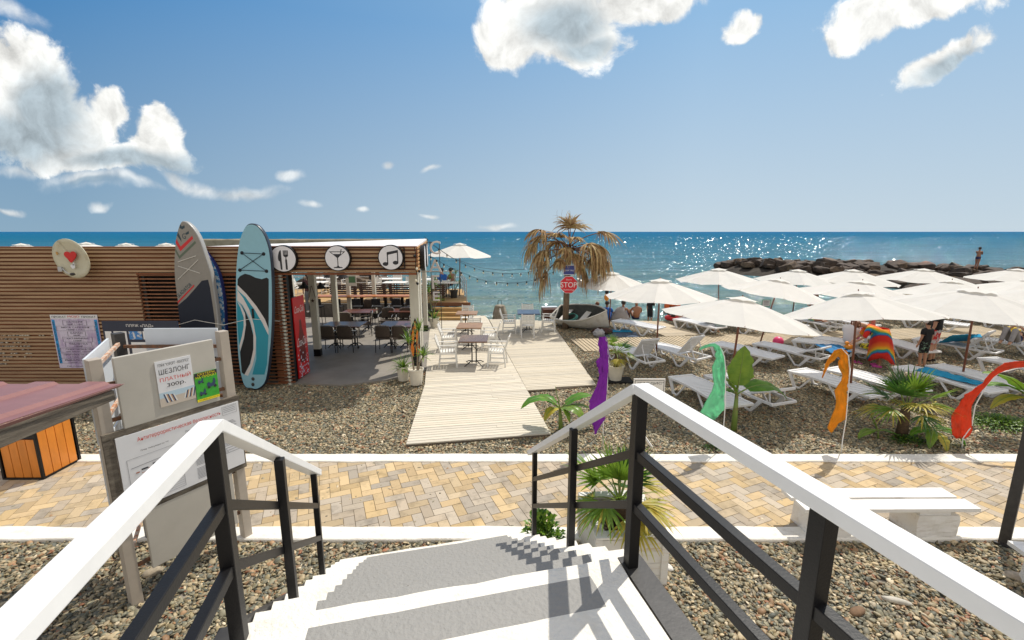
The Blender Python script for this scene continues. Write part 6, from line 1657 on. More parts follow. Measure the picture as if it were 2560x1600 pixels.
for cx, cz, s_ in ((-.5, .40, .5), (.42, .05, .85), (-.42, -.42, .6)):
    m = MB()
    for wx in (-.30, .30): m.prism([(hw * (cx + wx * s_ * 1.1 + .17 * s_ * cos(a * .524)), hh * (cz - .22 * s_) + hw * .17 * s_ * sin(a * .524)) for a in range(12)], (0, -.0056, 0), X, Z, .0005)
    m.prism([(hw * (cx + x * s_), hh * (cz + y * s_)) for x, y in ((-.5, -.12), (-.1, -.22), (.25, -.18), (.42, .1), (.36, .42), (.2, .46), (.12, .12), (-.1, .05), (-.3, .22), (-.52, .10))], (0, -.0062, 0), X, Z, .0005, 1)
    m.obj('scooter_picture', [ink_black, mat('scooter_blue', (.03, .06, .12), .4)], t)
# evacuation plan
ps = [onAB(288, 1083, .09), onAB(582, 988, .09), onAB(601, 1141, .09)]
zs1, zs0 = 1.835, 1.045
t, hw, hh = poster('evacuation_plan', 'large white safety notice with red Russian heading and a beach plan on the stand', .03, LAB + .04, zs0, zs1, .088, paper_white, 'notice')
m = MB(); m.text('Антитеррористическая безопасность', (-.02, -.006, hh * .80), X, Z, hw * 1.36, hh * .14); m.obj('red_heading', ink_red, t)
m = MB(); m.text('Пляж «МОДЖО»', (.18 * hw, -.006, hh * .60), X, Z, hw * .34, hh * .065); m.text('План эвакуации по ЧС', (-.48 * hw, -.006, hh * .50), X, Z, hw * .42, hh * .05); m.obj('black_lettering', ink_black, t)
m = MB(); rr = random.Random(9)
for blk in ((.12, .48, .92, -.02), (.12, -.10, .92, -.50), (.12, -.58, .62, -.92)):
    z = blk[1]
    while z > blk[3]: m.bx(hw * blk[0], hw * (blk[2] - (rr.random() ** 3) * .5), -.006, -.0052, hh * z, hh * (z + .012)); z -= .038
for k in range(4): m.bx(hw * .70, hw * .93, -.006, -.0052, hh * (.92 - k * .05), hh * (.93 - k * .05))
m.obj('text_lines', ink_grey, t)
m = MB()
def box_ln(x0, x1, z0, z1, w_=.004):
    for q in ((x0, x1, z0, z0 + w_), (x0, x1, z1 - w_, z1)): m.bx(hw * q[0], hw * q[1], -.006, -.0052, hh * q[2], hh * q[2] + w_ * .6)
    for x in (x0, x1): m.bx(hw * x, hw * x + .0025, -.006, -.0052, hh * z0, hh * z1)
box_ln(-.90, -.05, -.42, .36); box_ln(-.9, -.10, -.90, -.55); box_ln(.68, .95, .70, .96)
for k in range(5): m.bx(-hw * .9, -hw * .1, -.006, -.0052, hh * (-.60 - k * .06), hh * (-.60 - k * .06) + .0018)
m.prism([(-hw * .86, hh * .10), (-hw * .12, hh * .16), (-hw * .12, hh * .17), (-hw * .86, hh * .115)], (0, -.0056, 0), X, Z, .0005)
m.obj('plan_lines', ink_grey, t)
m = MB(); 
for x, z, w_, h_ in ((-.72, -.02, .10, .04), (-.55, .02, .12, .05), (-.35, .05, .08, .04), (-.20, .09, .07, .06)): m.bx(hw * x, hw * (x + w_), -.0066, -.0058, hh * z, hh * (z + h_))
m.obj('plan_buildings', [ink_black], t)
m = MB()
for x, z, w_, h_ in ((-.80, -.06, .05, .03), (-.44, .0, .04, .05), (-.10, .12, .03, .2), (-.78, -.28, .03, .03)): m.bx(hw * x, hw * (x + w_), -.0066, -.0058, hh * z, hh * (z + h_))
for x in (-.62, -.40, -.22): m.bx(hw * x, hw * (x + .025), -.0066, -.0058, hh * -.20, hh * -.02)
m.bx(-hw * .72, -hw * .2, -.0066, -.0058, -hh * .10, -hh * .085)
m.obj('plan_marks', mat('plan_brown', (.35, .10, .03), .5), t)

# ================================================================ PINK ROOF AT THE LEFT EDGE
t = thing('pink_shelter_roof', 'pink corrugated metal roof on weathered beams at the left edge', 'roof', (-4.4, 3.3, 2.4))
ze = 2.47; e0, e1 = V((-3.45, 3.84, ze)), V((-3.62, 2.75, ze))
m = MB(); rows = []
prof_ = [(0, 0), (.10, 0), (.14, .022), (.30, .022), (.34, 0), (.44, .0)]
xs = []; x = 0
while x < 2.4:
    for a, b in prof_: xs.append((x + a, b))
    x += .45
d_ = (e1 - e0)
for f in (0, .5, 1):
    p = e0.lerp(e1, f); rows.append([p + V((-a, .0 + .02 * (1 - f), b + .004)) for a, b in xs])
m.grid(rows); o = m.obj('corrugated_sheet', pink_sheet, t, world=True); s = o.modifiers.new('s', 'SOLIDIFY'); s.thickness = .006; s.offset = 1
m = MB(); m.add([e0 + V((.02, .03, .008)), e1 + V((.02, -.1, .008)), e1 + V((.0, -.1, -.028)), e0 + V((.0, .0, -.012))], [(0, 1, 2, 3)]); o = m.obj('edge_flashing', pink_sheet, t, world=True); s = o.modifiers.new('s', 'SOLIDIFY'); s.thickness = .004
MB().bar(e0 + V((-.06, -.02, -.075)), e1 + V((-.06, -.3, -.105)), .06, .09, h1=.17).obj('beam', old_wood, t, world=True, bevel=.006)
for yb_ in (3.70,): MB().bar((-3.56, yb_, ze - .09), (-6.2, yb_, ze - .03), .06, .10).obj('beam', old_wood, t, world=True)
m = MB(); m.path([(-4.4, 3.06, ze - .22), (-3.92, 3.10, ze - .17)], [.085, .075], 9); m.obj('log', mat('log_bark', (.12, .07, .05), .95, col2=(.3, .16, .12), scale=14, bump=1), t, world=True)
MB().bar((-5.2, 3.4, -.05), (-5.2, 3.4, ze - .03), .12, .12).obj('post', old_wood, t, world=True)
# ---- bin
t = thing('litter_bin', 'square litter bin of glossy orange planks in a black frame', 'litter bin', (-7.54, 6.78, .04), 0)
hw, hb = .30, .80
for nm, c, sz, pl in (('plank_panel', (hw - .008, 0, hb / 2), (.02, 2 * hw, hb), 'y'), ('plank_panel', (0, -hw + .008, hb / 2 - .06), (2 * hw, .02, hb - .12), 'x'), ('plank_panel', (-hw + .008, 0, hb / 2), (.02, 2 * hw, hb), 'y'), ('plank_panel', (0, hw - .008, hb / 2), (2 * hw, .02, hb), 'x')):
    m = MB()
    for k in range(4):
        q = -hw + .03 + (k + .5) * (2 * hw - .06) / 4; wdt = (2 * hw - .06) / 4 - .010
        cc = (c[0], q, c[2]) if pl == 'y' else (q, c[1], c[2]); m.box(cc, (.018, wdt, sz[2] - .06) if pl == 'y' else (wdt, .018, sz[2] - .06))
    m.obj(nm, orange_wood, t, bevel=.002)
MB().bx(-hw + .03, hw - .03, -hw + .03, hw - .03, .03, hb - .14).obj('liner', black_metal, t)
m = MB()
for x in (-hw, hw):
    for y in (-hw, hw): m.bx(x - .018, x + .018, y - .018, y + .018, 0, hb + .01)
for z in (.012, hb):
    for s_ in (-1, 1): m.box((0, s_ * hw, z), (2 * hw, .034, .03)); m.box((s_ * hw, 0, z), (.034, 2 * hw, .03))
m.box((0, -hw + .02, hb - .10), (2 * hw, .03, .035)); m.obj('black_frame', black_metal, t, bevel=.003)

# ================================================================ PADDLE BOARDS
def cpoly(px, Yd, c): return [((D(u, v, Yd).x - c.x), (D(u, v, Yd).z - c.z)) for u, v in px]
def smooth_poly(P, n_=4):
    k = len(P); o = []
    for i in range(k):
        p0, p1, p2, p3 = (V((*P[(i + j) % k], 0)) for j in (-1, 0, 1, 2))
        for q in range(n_):
            u_ = q / n_; r_ = .5 * ((2 * p1) + (p2 - p0) * u_ + (2 * p0 - 5 * p1 + 4 * p2 - p3) * u_ ** 2 + (3 * p1 - p0 - 3 * p2 + p3) * u_ ** 3); o.append((r_.x, r_.y))
    return o
def c2(o): return lambda pts: [(o[0] + x / 3.78, o[1] + y / 3.78) for x, y in pts]
K = c2((400, 540))
def paddle(name, label, outline, Yd, th, mt, rim, lean=.035, back=0):
    c = D(*outline[0], Yd); c.z = 0
    t = thing(name, label, 'paddle board', (c.x, c.y, 0), 0, 'paddle boards leaning on the slatted wall'); t.rotation_euler = (-lean, 0, 0)
    c0 = V((c.x, Yd, 0)); P = smooth_poly(cpoly(outline, Yd, c0))
    MB().prism(P, (0, 0, 0), X, Z, -th).obj('hull', rim, t, bevel=.03)
    cx = sum(p[0] for p in P) / len(P); cz = sum(p[1] for p in P) / len(P)
    MB().prism([((x - cx) * .955 + cx, (z - cz) * .985 + cz) for x, z in P], (0, -.0015, 0), X, Z, .003).obj('deck_face', mt, t)
    return t, c0
def shape(t, c0, name, pts, Yd, mt, off=-.005, sm=False):
    P = cpoly(pts, Yd, c0); P = smooth_poly(P) if sm else P
    return MB().prism(P, (0, off, 0), X, Z, .0015).obj(name, mt, t)
def lines(t, c0, name, segs, Yd, mt, r, off=-.02):
    m = MB()
    for a, b in segs: p, q = cpoly([a, b], Yd, c0); m.path([(p[0], off, p[1]), (q[0], off, q[1])], r, 4)
    m.obj(name, mt, t)
YB_ = 10.55
ol = K([(815, 68), (770, 100), (730, 190), (708, 300), (694, 450), (690, 650), (698, 900), (712, 1150), (730, 1350), (760, 1520), (800, 1620), (860, 1636), (925, 1640), (1000, 1560), (1035, 1300), (1050, 1050), (1050, 800), (1040, 550), (1018, 350), (985, 230), (940, 140), (880, 80)])
t, c0 = paddle('paddle_board', 'pale blue paddle board with teal, white and black curves, standing against the wall', ol, YB_, .13, pale_blue, mat('board_edge', (.02, .03, .05), .4))
shape(t, c0, 'black_pad', K([(712, 600), (735, 570), (780, 548), (830, 560), (880, 585), (940, 600), (990, 585), (1008, 600), (1012, 800), (1016, 1065), (980, 980), (900, 860), (800, 740), (712, 655)]), YB_, black_pad)
shape(t, c0, 'white_stripe', K([(712, 655), (800, 740), (900, 860), (980, 980), (1016, 1075), (1016, 1130), (960, 1020), (880, 890), (790, 770), (712, 700)]), YB_, mat('board_white', (.62, .58, .56), .5), -.006)
shape(t, c0, 'teal_panel', K([(712, 700), (790, 770), (880, 890), (960, 1020), (1016, 1130), (1008, 1400), (985, 1500), (870, 1500), (905, 1350), (900, 1150), (860, 1000), (800, 860), (712, 705)]), YB_, teal_board)
shape(t, c0, 'white_curve', K([(712, 705), (770, 780), (830, 890), (875, 1030), (898, 1150), (896, 1300), (870, 1420), (830, 1512), (795, 1500), (850, 1400), (878, 1250), (872, 1100), (835, 970), (770, 850), (712, 800)]), YB_, MATS['board_white'], -.006)
shape(t, c0, 'teal_fin', K([(712, 810), (745, 870), (778, 960), (780, 1050), (765, 1140), (742, 1230), (725, 1100), (715, 950)]), YB_, teal_board, -.006)
shape(t, c0, 'white_fin_edge', K([(712, 812), (745, 850), (790, 930), (800, 1030), (785, 1150), (750, 1280), (742, 1230), (765, 1140), (780, 1050), (778, 960), (745, 870)]), YB_, MATS['board_white'], -.0068)
shape(t, c0, 'black_fin', K([(740, 818), (790, 900), (840, 1010), (872, 1130), (875, 1280), (845, 1400), (795, 1500), (770, 1480), (750, 1290), (785, 1160), (802, 1030), (790, 920)]), YB_, black_pad, -.0055)
for x, y in ((748, 350), (955, 360), (732, 514), (986, 524)):
    p = cpoly(K([(x, y)]), YB_, c0)[0]; MB().ell((p[0], -.008, p[1]), (.042, .012, .042), 12, 6).obj('bungee_patch', black_pad, t, smooth=True)
lines(t, c0, 'bungee_cord', [K([a, b]) for a, b in (((748, 350), (955, 360)), ((748, 350), (986, 524)), ((955, 360), (732, 514)), ((732, 514), (986, 524)))], YB_, navy_pad, .007)
for y in (1540, 1592): p = cpoly(K([(878, y)]), YB_, c0)[0]; MB().ell((p[0], -.008, p[1]), (.04, .012, .045), 12, 6).obj('valve', dark_metal, t, smooth=True)
p = cpoly(K([(868, 935)]), YB_, c0)[0]; MB().bx(p[0] - .02, p[0] + .02, -.03, -.004, p[1] - .10, p[1] + .14).obj('handle', black_pad, t)
YG = 10.45
ol = K([(170, 44), (145, 70), (125, 130), (108, 220), (98, 400), (104, 560), (125, 720), (150, 860), (180, 1050), (215, 1300), (260, 1560), (330, 1640), (430, 1640), (520, 1560), (545, 1350), (540, 1100), (520, 900), (490, 720), (455, 540), (400, 380), (340, 220), (280, 120), (220, 60)])
t, c0 = paddle('paddle_board', 'tall grey paddle board with red chevron and dark lower pad, standing against the wall', ol, YG, .14, board_grey, mat('board_grey_edge', (.34, .34, .33), .4))
shape(t, c0, 'nose_mark', K([(150, 80), (168, 98), (190, 84), (195, 110), (170, 125), (145, 112)]), YG, teal := mat('nose_teal', (.015, .04, .055), .5))
shape(t, c0, 'chevron_dark', K([(130, 150), (163, 215), (168, 245), (124, 185)]), YG, teal); shape(t, c0, 'chevron_dark', K([(232, 140), (238, 165), (212, 178), (202, 162)]), YG, teal)
shape(t, c0, 'chevron_red', K([(116, 215), (160, 290), (268, 186), (278, 215), (160, 335), (112, 255)]), YG, mat('chev_red', (.55, .015, .02), .5))
shape(t, c0, 'chevron_green', K([(110, 305), (152, 378), (296, 235), (308, 256), (152, 408), (110, 335)]), YG, mat('chev_green', (.10, .13, .09), .6))
shape(t, c0, 'dark_pad', K([(148, 850), (230, 780), (300, 700), (370, 615), (430, 605), (450, 680), (480, 850), (505, 1000), (525, 1200), (520, 1450), (470, 1560), (330, 1590), (270, 1500), (220, 1300), (185, 1080)]), YG, navy_pad)
shape(t, c0, 'red_line', K([(146, 812), (298, 650), (300, 668), (148, 832)]), YG, MATS['chev_red'], -.007)
lines(t, c0, 'white_cord', [K([a, b]) for a, b in (((142, 436), (312, 378)), ((145, 475), (355, 543)), ((148, 603), (335, 415)))], YG, rope_white, .007)
p, q = cpoly(K([(205, 705), (275, 640)]), YG, c0); ex = (V((q[0], 0, q[1])) - V((p[0], 0, p[1]))).normalized(); ey = V((0, -1, 0)).cross(ex) * -1
ey = V((-ex.z, 0, ex.x))
m = MB(); m.text('GLADIATOR', (p[0], -.006, p[1]), ex, ey, .46, .085); m.obj('lettering', teal, t)
p = cpoly(K([(190, 190)]), YG, c0)[0]; m = MB(); m.text('G', (p[0], -.006, p[1]), X, Z, .08, .12); m.obj('letter_mark', teal, t)
ol = K([(402, 340), (440, 365), (490, 430), (540, 530), (575, 660), (600, 820), (612, 1000), (618, 1250), (610, 1500), (560, 1620), (480, 1600), (450, 1300), (430, 900), (400, 600)])
YW = 10.78
t, c0 = paddle('paddle_board', 'blue and white patterned paddle board half hidden behind the tall grey one', ol, YW, .12, mat('board_blue', (.05, .22, .50), .4, col2=(.60, .68, .72), scale=9, thr=(.48, .55), detail=2), mat('board_navy', (.015, .03, .16), .4), lean=.01)
t = thing('tie_rope', 'thin rope tied across the paddle boards', 'rope', (-7.5, 10.3, 1.7)); MB().path([D(u, v, y) for u, v, y in ((445, 812, 10.4), (487, 800, 10.3), (520, 806, 10.35), (560, 812, 10.5), (590, 805, 10.4), (626, 797, 10.38), (700, 803, 10.9))], .006, 4).obj('rope', rope_white, t, world=True)

# ---- satellite dish with heart
c = D(185, 646, 10.75); t = thing('satellite_dish', 'round cream satellite dish painted with a red heart on the slatted wall', 'satellite dish', tuple(c))
rows = []; a1, a2 = .475, .385; T = Matrix.Rotation(radians(-32), 3, 'Y')
def dpt(r, th, off=0): x, z = a1 * r * cos(th), a2 * r * sin(th); q = T @ V((z * 1.0, 0, x)); return V((q.x, -.02 - .06 * r * r + off, q.z))
m = MB(); m.grid([[dpt(k / 6, 2 * pi * j / 36) for j in range(37)] for k in range(7)]); o = m.obj('dish', mat('dish_cream', (.52, .49, .36), .45, col2=(.42, .36, .22), scale=4, thr=(.55, .75)), t, smooth=True); s = o.modifiers.new('s', 'SOLIDIFY'); s.thickness = .018
hp = [(.0, -.155), (.085, -.075), (.135, .0), (.135, .06), (.10, .10), (.055, .105), (.01, .07), (-.02, .095), (-.075, .10), (-.12, .06), (-.115, .0), (-.06, -.07)]
P = smooth_poly([(x * 1.06 - .0, z + .06) for x, z in hp]); MB().prism(P, (0, -.075, 0), X, Z, .02).obj('red_heart', mat('heart_red', (.55, .012, .01), .3), t, bevel=.008)
m = MB()
for q in ([(-.035, -.11), (.045, -.10), (.06, -.16), (.03, -.20), (-.01, -.20), (-.045, -.15)], [(-.0, -.12), (.03, -.06), (.045, -.055), (.04, -.12)], [(.02, -.11), (.055, -.085), (.06, -.10), (.035, -.13)]): m.prism(q, (.02, -.085, -.03), X, Z, .01)
m.obj('hand_emblem', sign_white, t)
m = MB(); m.path([(-.22, -.10, -.22), (-.05, -.18, -.32), (.06, -.2, -.35)], .012, 5); m.box((-.26, -.11, -.24), (.09, .03, .11)); m.path([(0, .0, 0), (0, .24, -.05)], .03, 6); m.obj('bracket', galv, t); MB().ell((.09, -.2, -.35), (.05, .05, .035), 10, 6).obj('receiver', dark_metal, t, smooth=True)
MB().prism([(-.30, .11), (-.27, .13), (-.25, .08), (-.28, .05)], (-.02, -.075, .03), X, Z, .012).obj('rust_spot', mat('rust_spot', (.5, .28, .08), .8), t)

# ---- hire price poster on the wall
Yp = WY - .055
a_, b_, c_ = D(124, 787, Yp), D(242, 786, Yp), D(152, 920, Yp); wx, hx = b_.x - a_.x, a_.z - c_.z
cc = V(((a_.x + b_.x) / 2, Yp, (a_.z + c_.z) / 2)); t = thing('hire_poster', 'purple and white hire price poster with MOJO heading on the slatted wall', 'poster', tuple(cc)); hw, hh = wx / 2, hx / 2
MB().bx(-hw, hw, 0, .008, -hh, hh).obj('sheet', mat('poster_lilac', (.62, .56, .68), .4, col2=(.42, .32, .50), scale=3, thr=(.45, .6), stretch=(1, 1, .6)), t)
MB().bx(-hw, hw, -.002, -.0003, hh * .86, hh).obj('white_band', paper_white, t); 
for s_ in (-1, 1): MB().bx(s_ * hw * .90 - .035, s_ * hw * .90 + .035, -.002, -.0003, -hh * .82, hh * .82).obj('blue_band', mat('band_blue', (.02, .28, .62), .4), t)
m = MB(); m.text('ПРОКАТ', (-hw * .62, -.004, hh * .925), X, Z, hw * .60, hh * .075); m.text('ПРОКАТ', (hw * .64, -.004, hh * .925), X, Z, hw * .60, hh * .075)
for s_ in (-1, 1):
    for zc in (.40, -.42): m.text('QUICKSILVER', (s_ * hw * .90, -.004, hh * zc), Z, -X, hh * .72, .05, shear=.2)
m.text('ПА САНДАЛЬ...ПА', (0, -.004, -hh * .93), X, Z, hw * 1.3, hh * .05)
yv = .74
for a, b in (('САПСЕРФ', '700Р 1 ЧАС'), ('МЕГА САПСЕРФ', '1500Р 1 ЧАС'), ('БАНАН', '600Р'), ('КАТАМАРАН', '1500Р'), ('ТАБЛЕТКА', '1500Р'), ('ЭЛЕКТРОКАТЕР', '(30 МИН. 1500Р.)'), ('ПРОГУЛКА НА КАТЕРЕ', '1 ЧАС 10.000Р'), ('РЫБАЛКА 2 ЧАСА', '(2000Р С ЧЕЛОВ.)')):
    wa = hw * (.10 * len(a)); m.text(a, (0, -.004, hh * yv), X, Z, min(wa, hw * 1.4), hh * .055); m.text(b, (0, -.004, hh * (yv - .085)), X, Z, min(hw * .07 * len(b), hw * 1.2), hh * .045)
    wb = min(wa, hw * 1.4) * .62 + .04
    for q in ((-wb, wb, yv + .048, yv + .052), (-wb, wb, yv - .128, yv - .124)): m.bx(q[0], q[1], -.004, -.003, hh * q[2], hh * q[3])
    for q in (-wb, wb): m.bx(q - .003, q + .003, -.004, -.003, hh * (yv - .126), hh * (yv + .05))
    yv -= .205
m.obj('black_lettering', ink_black, t)
m = MB(); m.text('MOJO', (0, -.004, hh * .925), X, Z, hw * .50, hh * .10); m.obj('red_lettering', ink_red, t)
# ---- dark info board behind the stand
Yp = 9.6
a_, b_ = D(253, 803, Yp), D(442, 799, Yp); t = thing('info_board', 'wide dark blue information board with pictures behind the notice stand', 'notice board', ((a_.x + b_.x) / 2, Yp, 0)); hw = (b_.x - a_.x) / 2; zt = a_.z
MB().bx(-hw, hw, 0, .03, zt - 1.15, zt).obj('board', mat('board_navy2', (.018, .024, .05), .4), t)
m = MB()
for x in (-hw * .8, hw * .8): m.bx(x - .04, x + .04, .03, .10, -.05, zt - .1)
m.obj('legs', dark_metal, t)
m = MB(); m.text('ПЛЯЖ «ЛАД»', (0, -.003, zt - .10), X, Z, .58, .07); m.obj('lettering', red_white, t)
m = MB(); m.bx(-hw * .95, -hw * .78, -.004, -.001, zt - 1.05, zt - .22); m.bx(-hw * .72, -hw * .38, -.004, -.001, zt - 1.05, zt - .22); m.bx(hw * .05, hw * .34, -.004, -.001, zt - .40, zt - .22); m.bx(-hw * .3, hw * .7, -.004, -.001, zt - 1.05, zt - .46); m.obj('paper_sheets', paper_white, t)
MB().bx(-hw * .32, hw * .02, -.004, -.001, zt - .40, zt - .22).obj('sea_picture', mat('photo_blue', (.04, .20, .5), .4, col2=(.6, .6, .6), scale=8, thr=(.5, .55)), t)
MB().bx(hw * .38, hw * .72, -.004, -.001, zt - .40, zt - .22).obj('sunset_picture', mat('photo_sun', (.5, .3, .2), .4, col2=(.1, .12, .2), scale=4), t)
m = MB()
for k in range(14): m.bx(-hw * .70, -hw * (.42 + .1 * R.random()), -.006, -.0045, zt - .30 - k * .05, zt - .288 - k * .05)
m.obj('text_lines', ink_grey, t)

# pebbles tucked between the slats at lower left
m = MB(); v0, f0 = ico(1); cols = []
t = thing('pebble_rows', 'rows of small pebbles set on the lower slats of the wall', 'pebbles', (-13, WY - .03, 1)); tag(t, kind=None)
for r_ in range(9):
    z = 1.30 - r_ * .0905 + .0
    zrow = ZB - .02 - .026 - .004 - round((ZB - .02 - z) / .0905) * .0905 + .03
    x = -13.4 + R.uniform(0, .3); xe = (-10.8 if r_ < 1 else -11.9) if r_ < 7 else -12.5
    while x < xe:
        s_ = R.uniform(.014, .028); c_ = R.choice(((.5, .45, .36), (.6, .55, .46), (.3, .27, .24), (.42, .3, .2), (.2, .2, .2)))
        c0_ = len(m.f); m.add([(x + p.x * s_ * 1.25, WY - .03 + p.y * s_ * .7, zrow + s_ * .6 + p.z * s_ * .75) for p in v0], f0); cols += [c_] * (len(m.f) - c0_); x += s_ * 2.4 + R.random() ** 4 * .25
bpy.data.objects.remove(t)
o = m.obj('slat_pebbles', mat('slat_pebble', (.5, .5, .4), .7, attr='Col', var=.2), smooth=True, colors=cols); tag(o, 'rows of small pebbles set along the lower slats of the wall', 'pebbles', None, 'stuff')
# ================================================================ PEOPLE
def skin_mesh(verts, edges, sub=2):
    """verts: name -> (co, rx, ry)"""
    names = list(verts); idx = {n_: i for i, n_ in enumerate(names)}
    me = bpy.data.meshes.new('b'); me.from_pydata([tuple(verts[n_][0]) for n_ in names], [(idx[a], idx[b]) for a, b in edges], []); me.update()
    ob = bpy.data.objects.new('b', me); COL.objects.link(ob)
    sk = ob.modifiers.new('s', 'SKIN'); sk.use_smooth_shade = True; sk.branch_smoothing = .4
    if not me.skin_vertices: bpy.context.view_layer.update()
    sv = me.skin_vertices[0].data
    for i, n_ in enumerate(names): sv[i].radius = (verts[n_][1], verts[n_][2]); sv[i].use_root = (i == 0)
    ss = ob.modifiers.new('u', 'SUBSURF'); ss.levels = sub; ss.render_levels = sub
    bpy.context.view_layer.update(); dg = bpy.context.evaluated_depsgraph_get()
    nm = bpy.data.meshes.new_from_object(ob.evaluated_get(dg)); bpy.data.objects.remove(ob); bpy.data.meshes.remove(me)
    for p in nm.polygons: p.use_smooth = True
    return nm
BASE = dict(P=(0, 0, .93), S=(0, 0, 1.08), C=(0, 0, 1.27), N=(0, .0, 1.44), H0=(0, .015, 1.51), H1=(0, .02, 1.60), H2=(0, .01, 1.67),
            sL=(-.165, 0, 1.37), eL=(-.21, -.02, 1.10), wL=(-.22, .05, .86), sR=(.165, 0, 1.37), eR=(.21, -.02, 1.10), wR=(.22, .05, .86),
            hL=(-.09, 0, .88), kL=(-.10, .02, .48), aL=(-.10, -.01, .08), tL=(-.11, .12, .03), hR=(.09, 0, .88), kR=(.10, .02, .48), aR=(.10, -.01, .08), tR=(.11, .12, .03))
RAD = dict(P=(.15, .115), S=(.125, .10), C=(.145, .11), N=(.055, .055), H0=(.062, .07), H1=(.078, .095), H2=(.062, .075), s=(.062, .058), e=(.043, .04), w=(.028, .026), h=(.088, .088), k=(.057, .06), a=(.038, .04), t=(.042, .025))
EDG = [('P', 'S'), ('S', 'C'), ('C', 'N'), ('N', 'H0'), ('H0', 'H1'), ('H1', 'H2')] + [e for s in 'LR' for e in (('C', 's' + s), ('s' + s, 'e' + s), ('e' + s, 'w' + s), ('P', 'h' + s), ('h' + s, 'k' + s), ('k' + s, 'a' + s), ('a' + s, 't' + s))]
def rad(n_): return RAD.get(n_) or RAD[n_[0]]
def person(label, loc, rz=0.0, pose=None, h=1.7, sk=None, top=None, bottom=None, hair=None, sleeves=True, longlegs=False, cap=None, fat=1.0, fingers=False, shoes=None, group='people on the beach', longhair=False, hairtop=True):
    sk = sk or skin_mat; k = h / 1.7; J = {a: V(b) for a, b in BASE.items()}
    for a, b in (pose or {}).items(): J[a] = V(b)
    J = {a: b * k for a, b in J.items()}
    t = thing('person', label, 'person', tuple(loc), rz, group)
    vs = {a: (J[a], rad(a)[0] * k * (fat if a in 'PSC' else 1), rad(a)[1] * k * (fat if a in 'PSC' else 1)) for a in J}
    ed = list(EDG)
    for s, sg in (('L', -1), ('R', 1)):
        d = (J['w' + s] - J['e' + s]).normalized(); hb = J['w' + s] + d * .055 * k; x = d.cross(V((0, 1, .2))).normalized() * k
        vs['p' + s] = (hb, .034 * k, .018 * k); ed.append(('w' + s, 'p' + s))
        if fingers:
            for q in range(4):
                b0 = hb + d * .035 * k + x * (-.027 + q * .018); b1 = b0 + d * (.035, .042, .038, .028)[q] * k; b2 = b1 + (d + V((0, -.5 * sg * 0, -.4))).normalized() * .03 * k
                vs[f'f{s}{q}a'] = (b0, .0095 * k, .0095 * k); vs[f'f{s}{q}b'] = (b1, .0085 * k, .0085 * k); vs[f'f{s}{q}c'] = (b2, .007 * k, .007 * k)
                ed += [('p' + s, f'f{s}{q}a'), (f'f{s}{q}a', f'f{s}{q}b'), (f'f{s}{q}b', f'f{s}{q}c')]
            b0 = hb - x * .035 ; b1 = b0 - x * .02 + d * .035 * k; vs[f'th{s}'] = (b0, .012 * k, .012 * k); vs[f'ti{s}'] = (b1, .008 * k, .008 * k); ed += [('p' + s, f'th{s}'), (f'th{s}', f'ti{s}')]
    me = skin_mesh(vs, ed); me.materials.append(sk); o = bpy.data.objects.new('body', me); COL.objects.link(o); o.parent = t
    hd = J['H1']; hu = (J['H2'] - J['H0']).normalized(); Q = V((0, 0, 1)).rotation_difference(hu).to_matrix()
    if hair:
        m = MB()
        if hairtop: m.ell(hd + hu * .022 * k + Q @ V((0, -.018 * k, 0)), (.096 * k, .108 * k, .100 * k), 14, 8, M=Q)
        if longhair: m.path([hd + Q @ V((0, -.08, .02)) * k, hd + Q @ V((0, -.11, -.08)) * k, hd + Q @ V((0, -.10, -.20)) * k], [.05 * k, .045 * k, .015 * k], 8)
        m.obj('hair', hair, t, smooth=True)
    m = MB(); m.ell(hd + Q @ V((0, .098, -.015)) * k, (.012 * k, .016 * k, .018 * k), 6, 5)
    for s in (-1, 1): m.ell(hd + Q @ V((s * .088, .0, -.01)) * k, (.012 * k, .018 * k, .028 * k), 6, 5)
    m.obj('nose_and_ears', sk, t, smooth=True)
    for s in (-1, 1): MB().ell(hd + Q @ V((s * .032, .088, .012)) * k, (.012 * k, .008 * k, .006 * k), 6, 4).obj('eye', hair_dark, t)
    if cap: m = MB(); m.ell(hd + hu * .035 * k, (.105 * k, .115 * k, .085 * k), 14, 8, M=Q); m.ell(hd + hu * .03 * k + Q @ V((0, .10, 0)) * k, (.07 * k, .08 * k, .01), 10, 4, M=Q); m.obj('cap', cap, t, smooth=True)
    def garment(nm, mt, off, rules):
        vs_ = [v.co.copy() for v in me.vertices]; nr = [v.normal.copy() for v in me.vertices]; fs_ = []
        segs = [(a, b) for a, b in ed if a in J and b in J] + [('w' + s, 'p' + s) for s in 'LR']
        for p in me.polygons:
            c = p.center; bst = (9, None, 0)
            for a, b in segs:
                A, B = vs[a][0], vs[b][0]; d = B - A; u_ = max(0, min(1, (c - A).dot(d) / max(1e-9, d.length_squared))); q = (c - A - d * u_).length - .6 * (vs[a][1] * (1 - u_) + vs[b][1] * u_)
                if q < bst[0]: bst = (q, (a, b), u_)
            r = rules.get(bst[1]) or rules.get((bst[1][0], bst[1][1][0]))  or rules.get((bst[1][0][0], bst[1][1][0]))
            if r and r[0] <= bst[2] <= r[1]: fs_.append(tuple(p.vertices))
        if not fs_: return
        us = sorted({i for f in fs_ for i in f}); mp_ = {i: n_ for n_, i in enumerate(us)}
        g = MB(); g.add([vs_[i] + nr[i] * off * k for i in us], [tuple(mp_[i] for i in f) for f in fs_]); oo = g.obj(nm, mt, t, smooth=True); so = oo.modifiers.new('s', 'SOLIDIFY'); so.thickness = .006; so.offset = -1
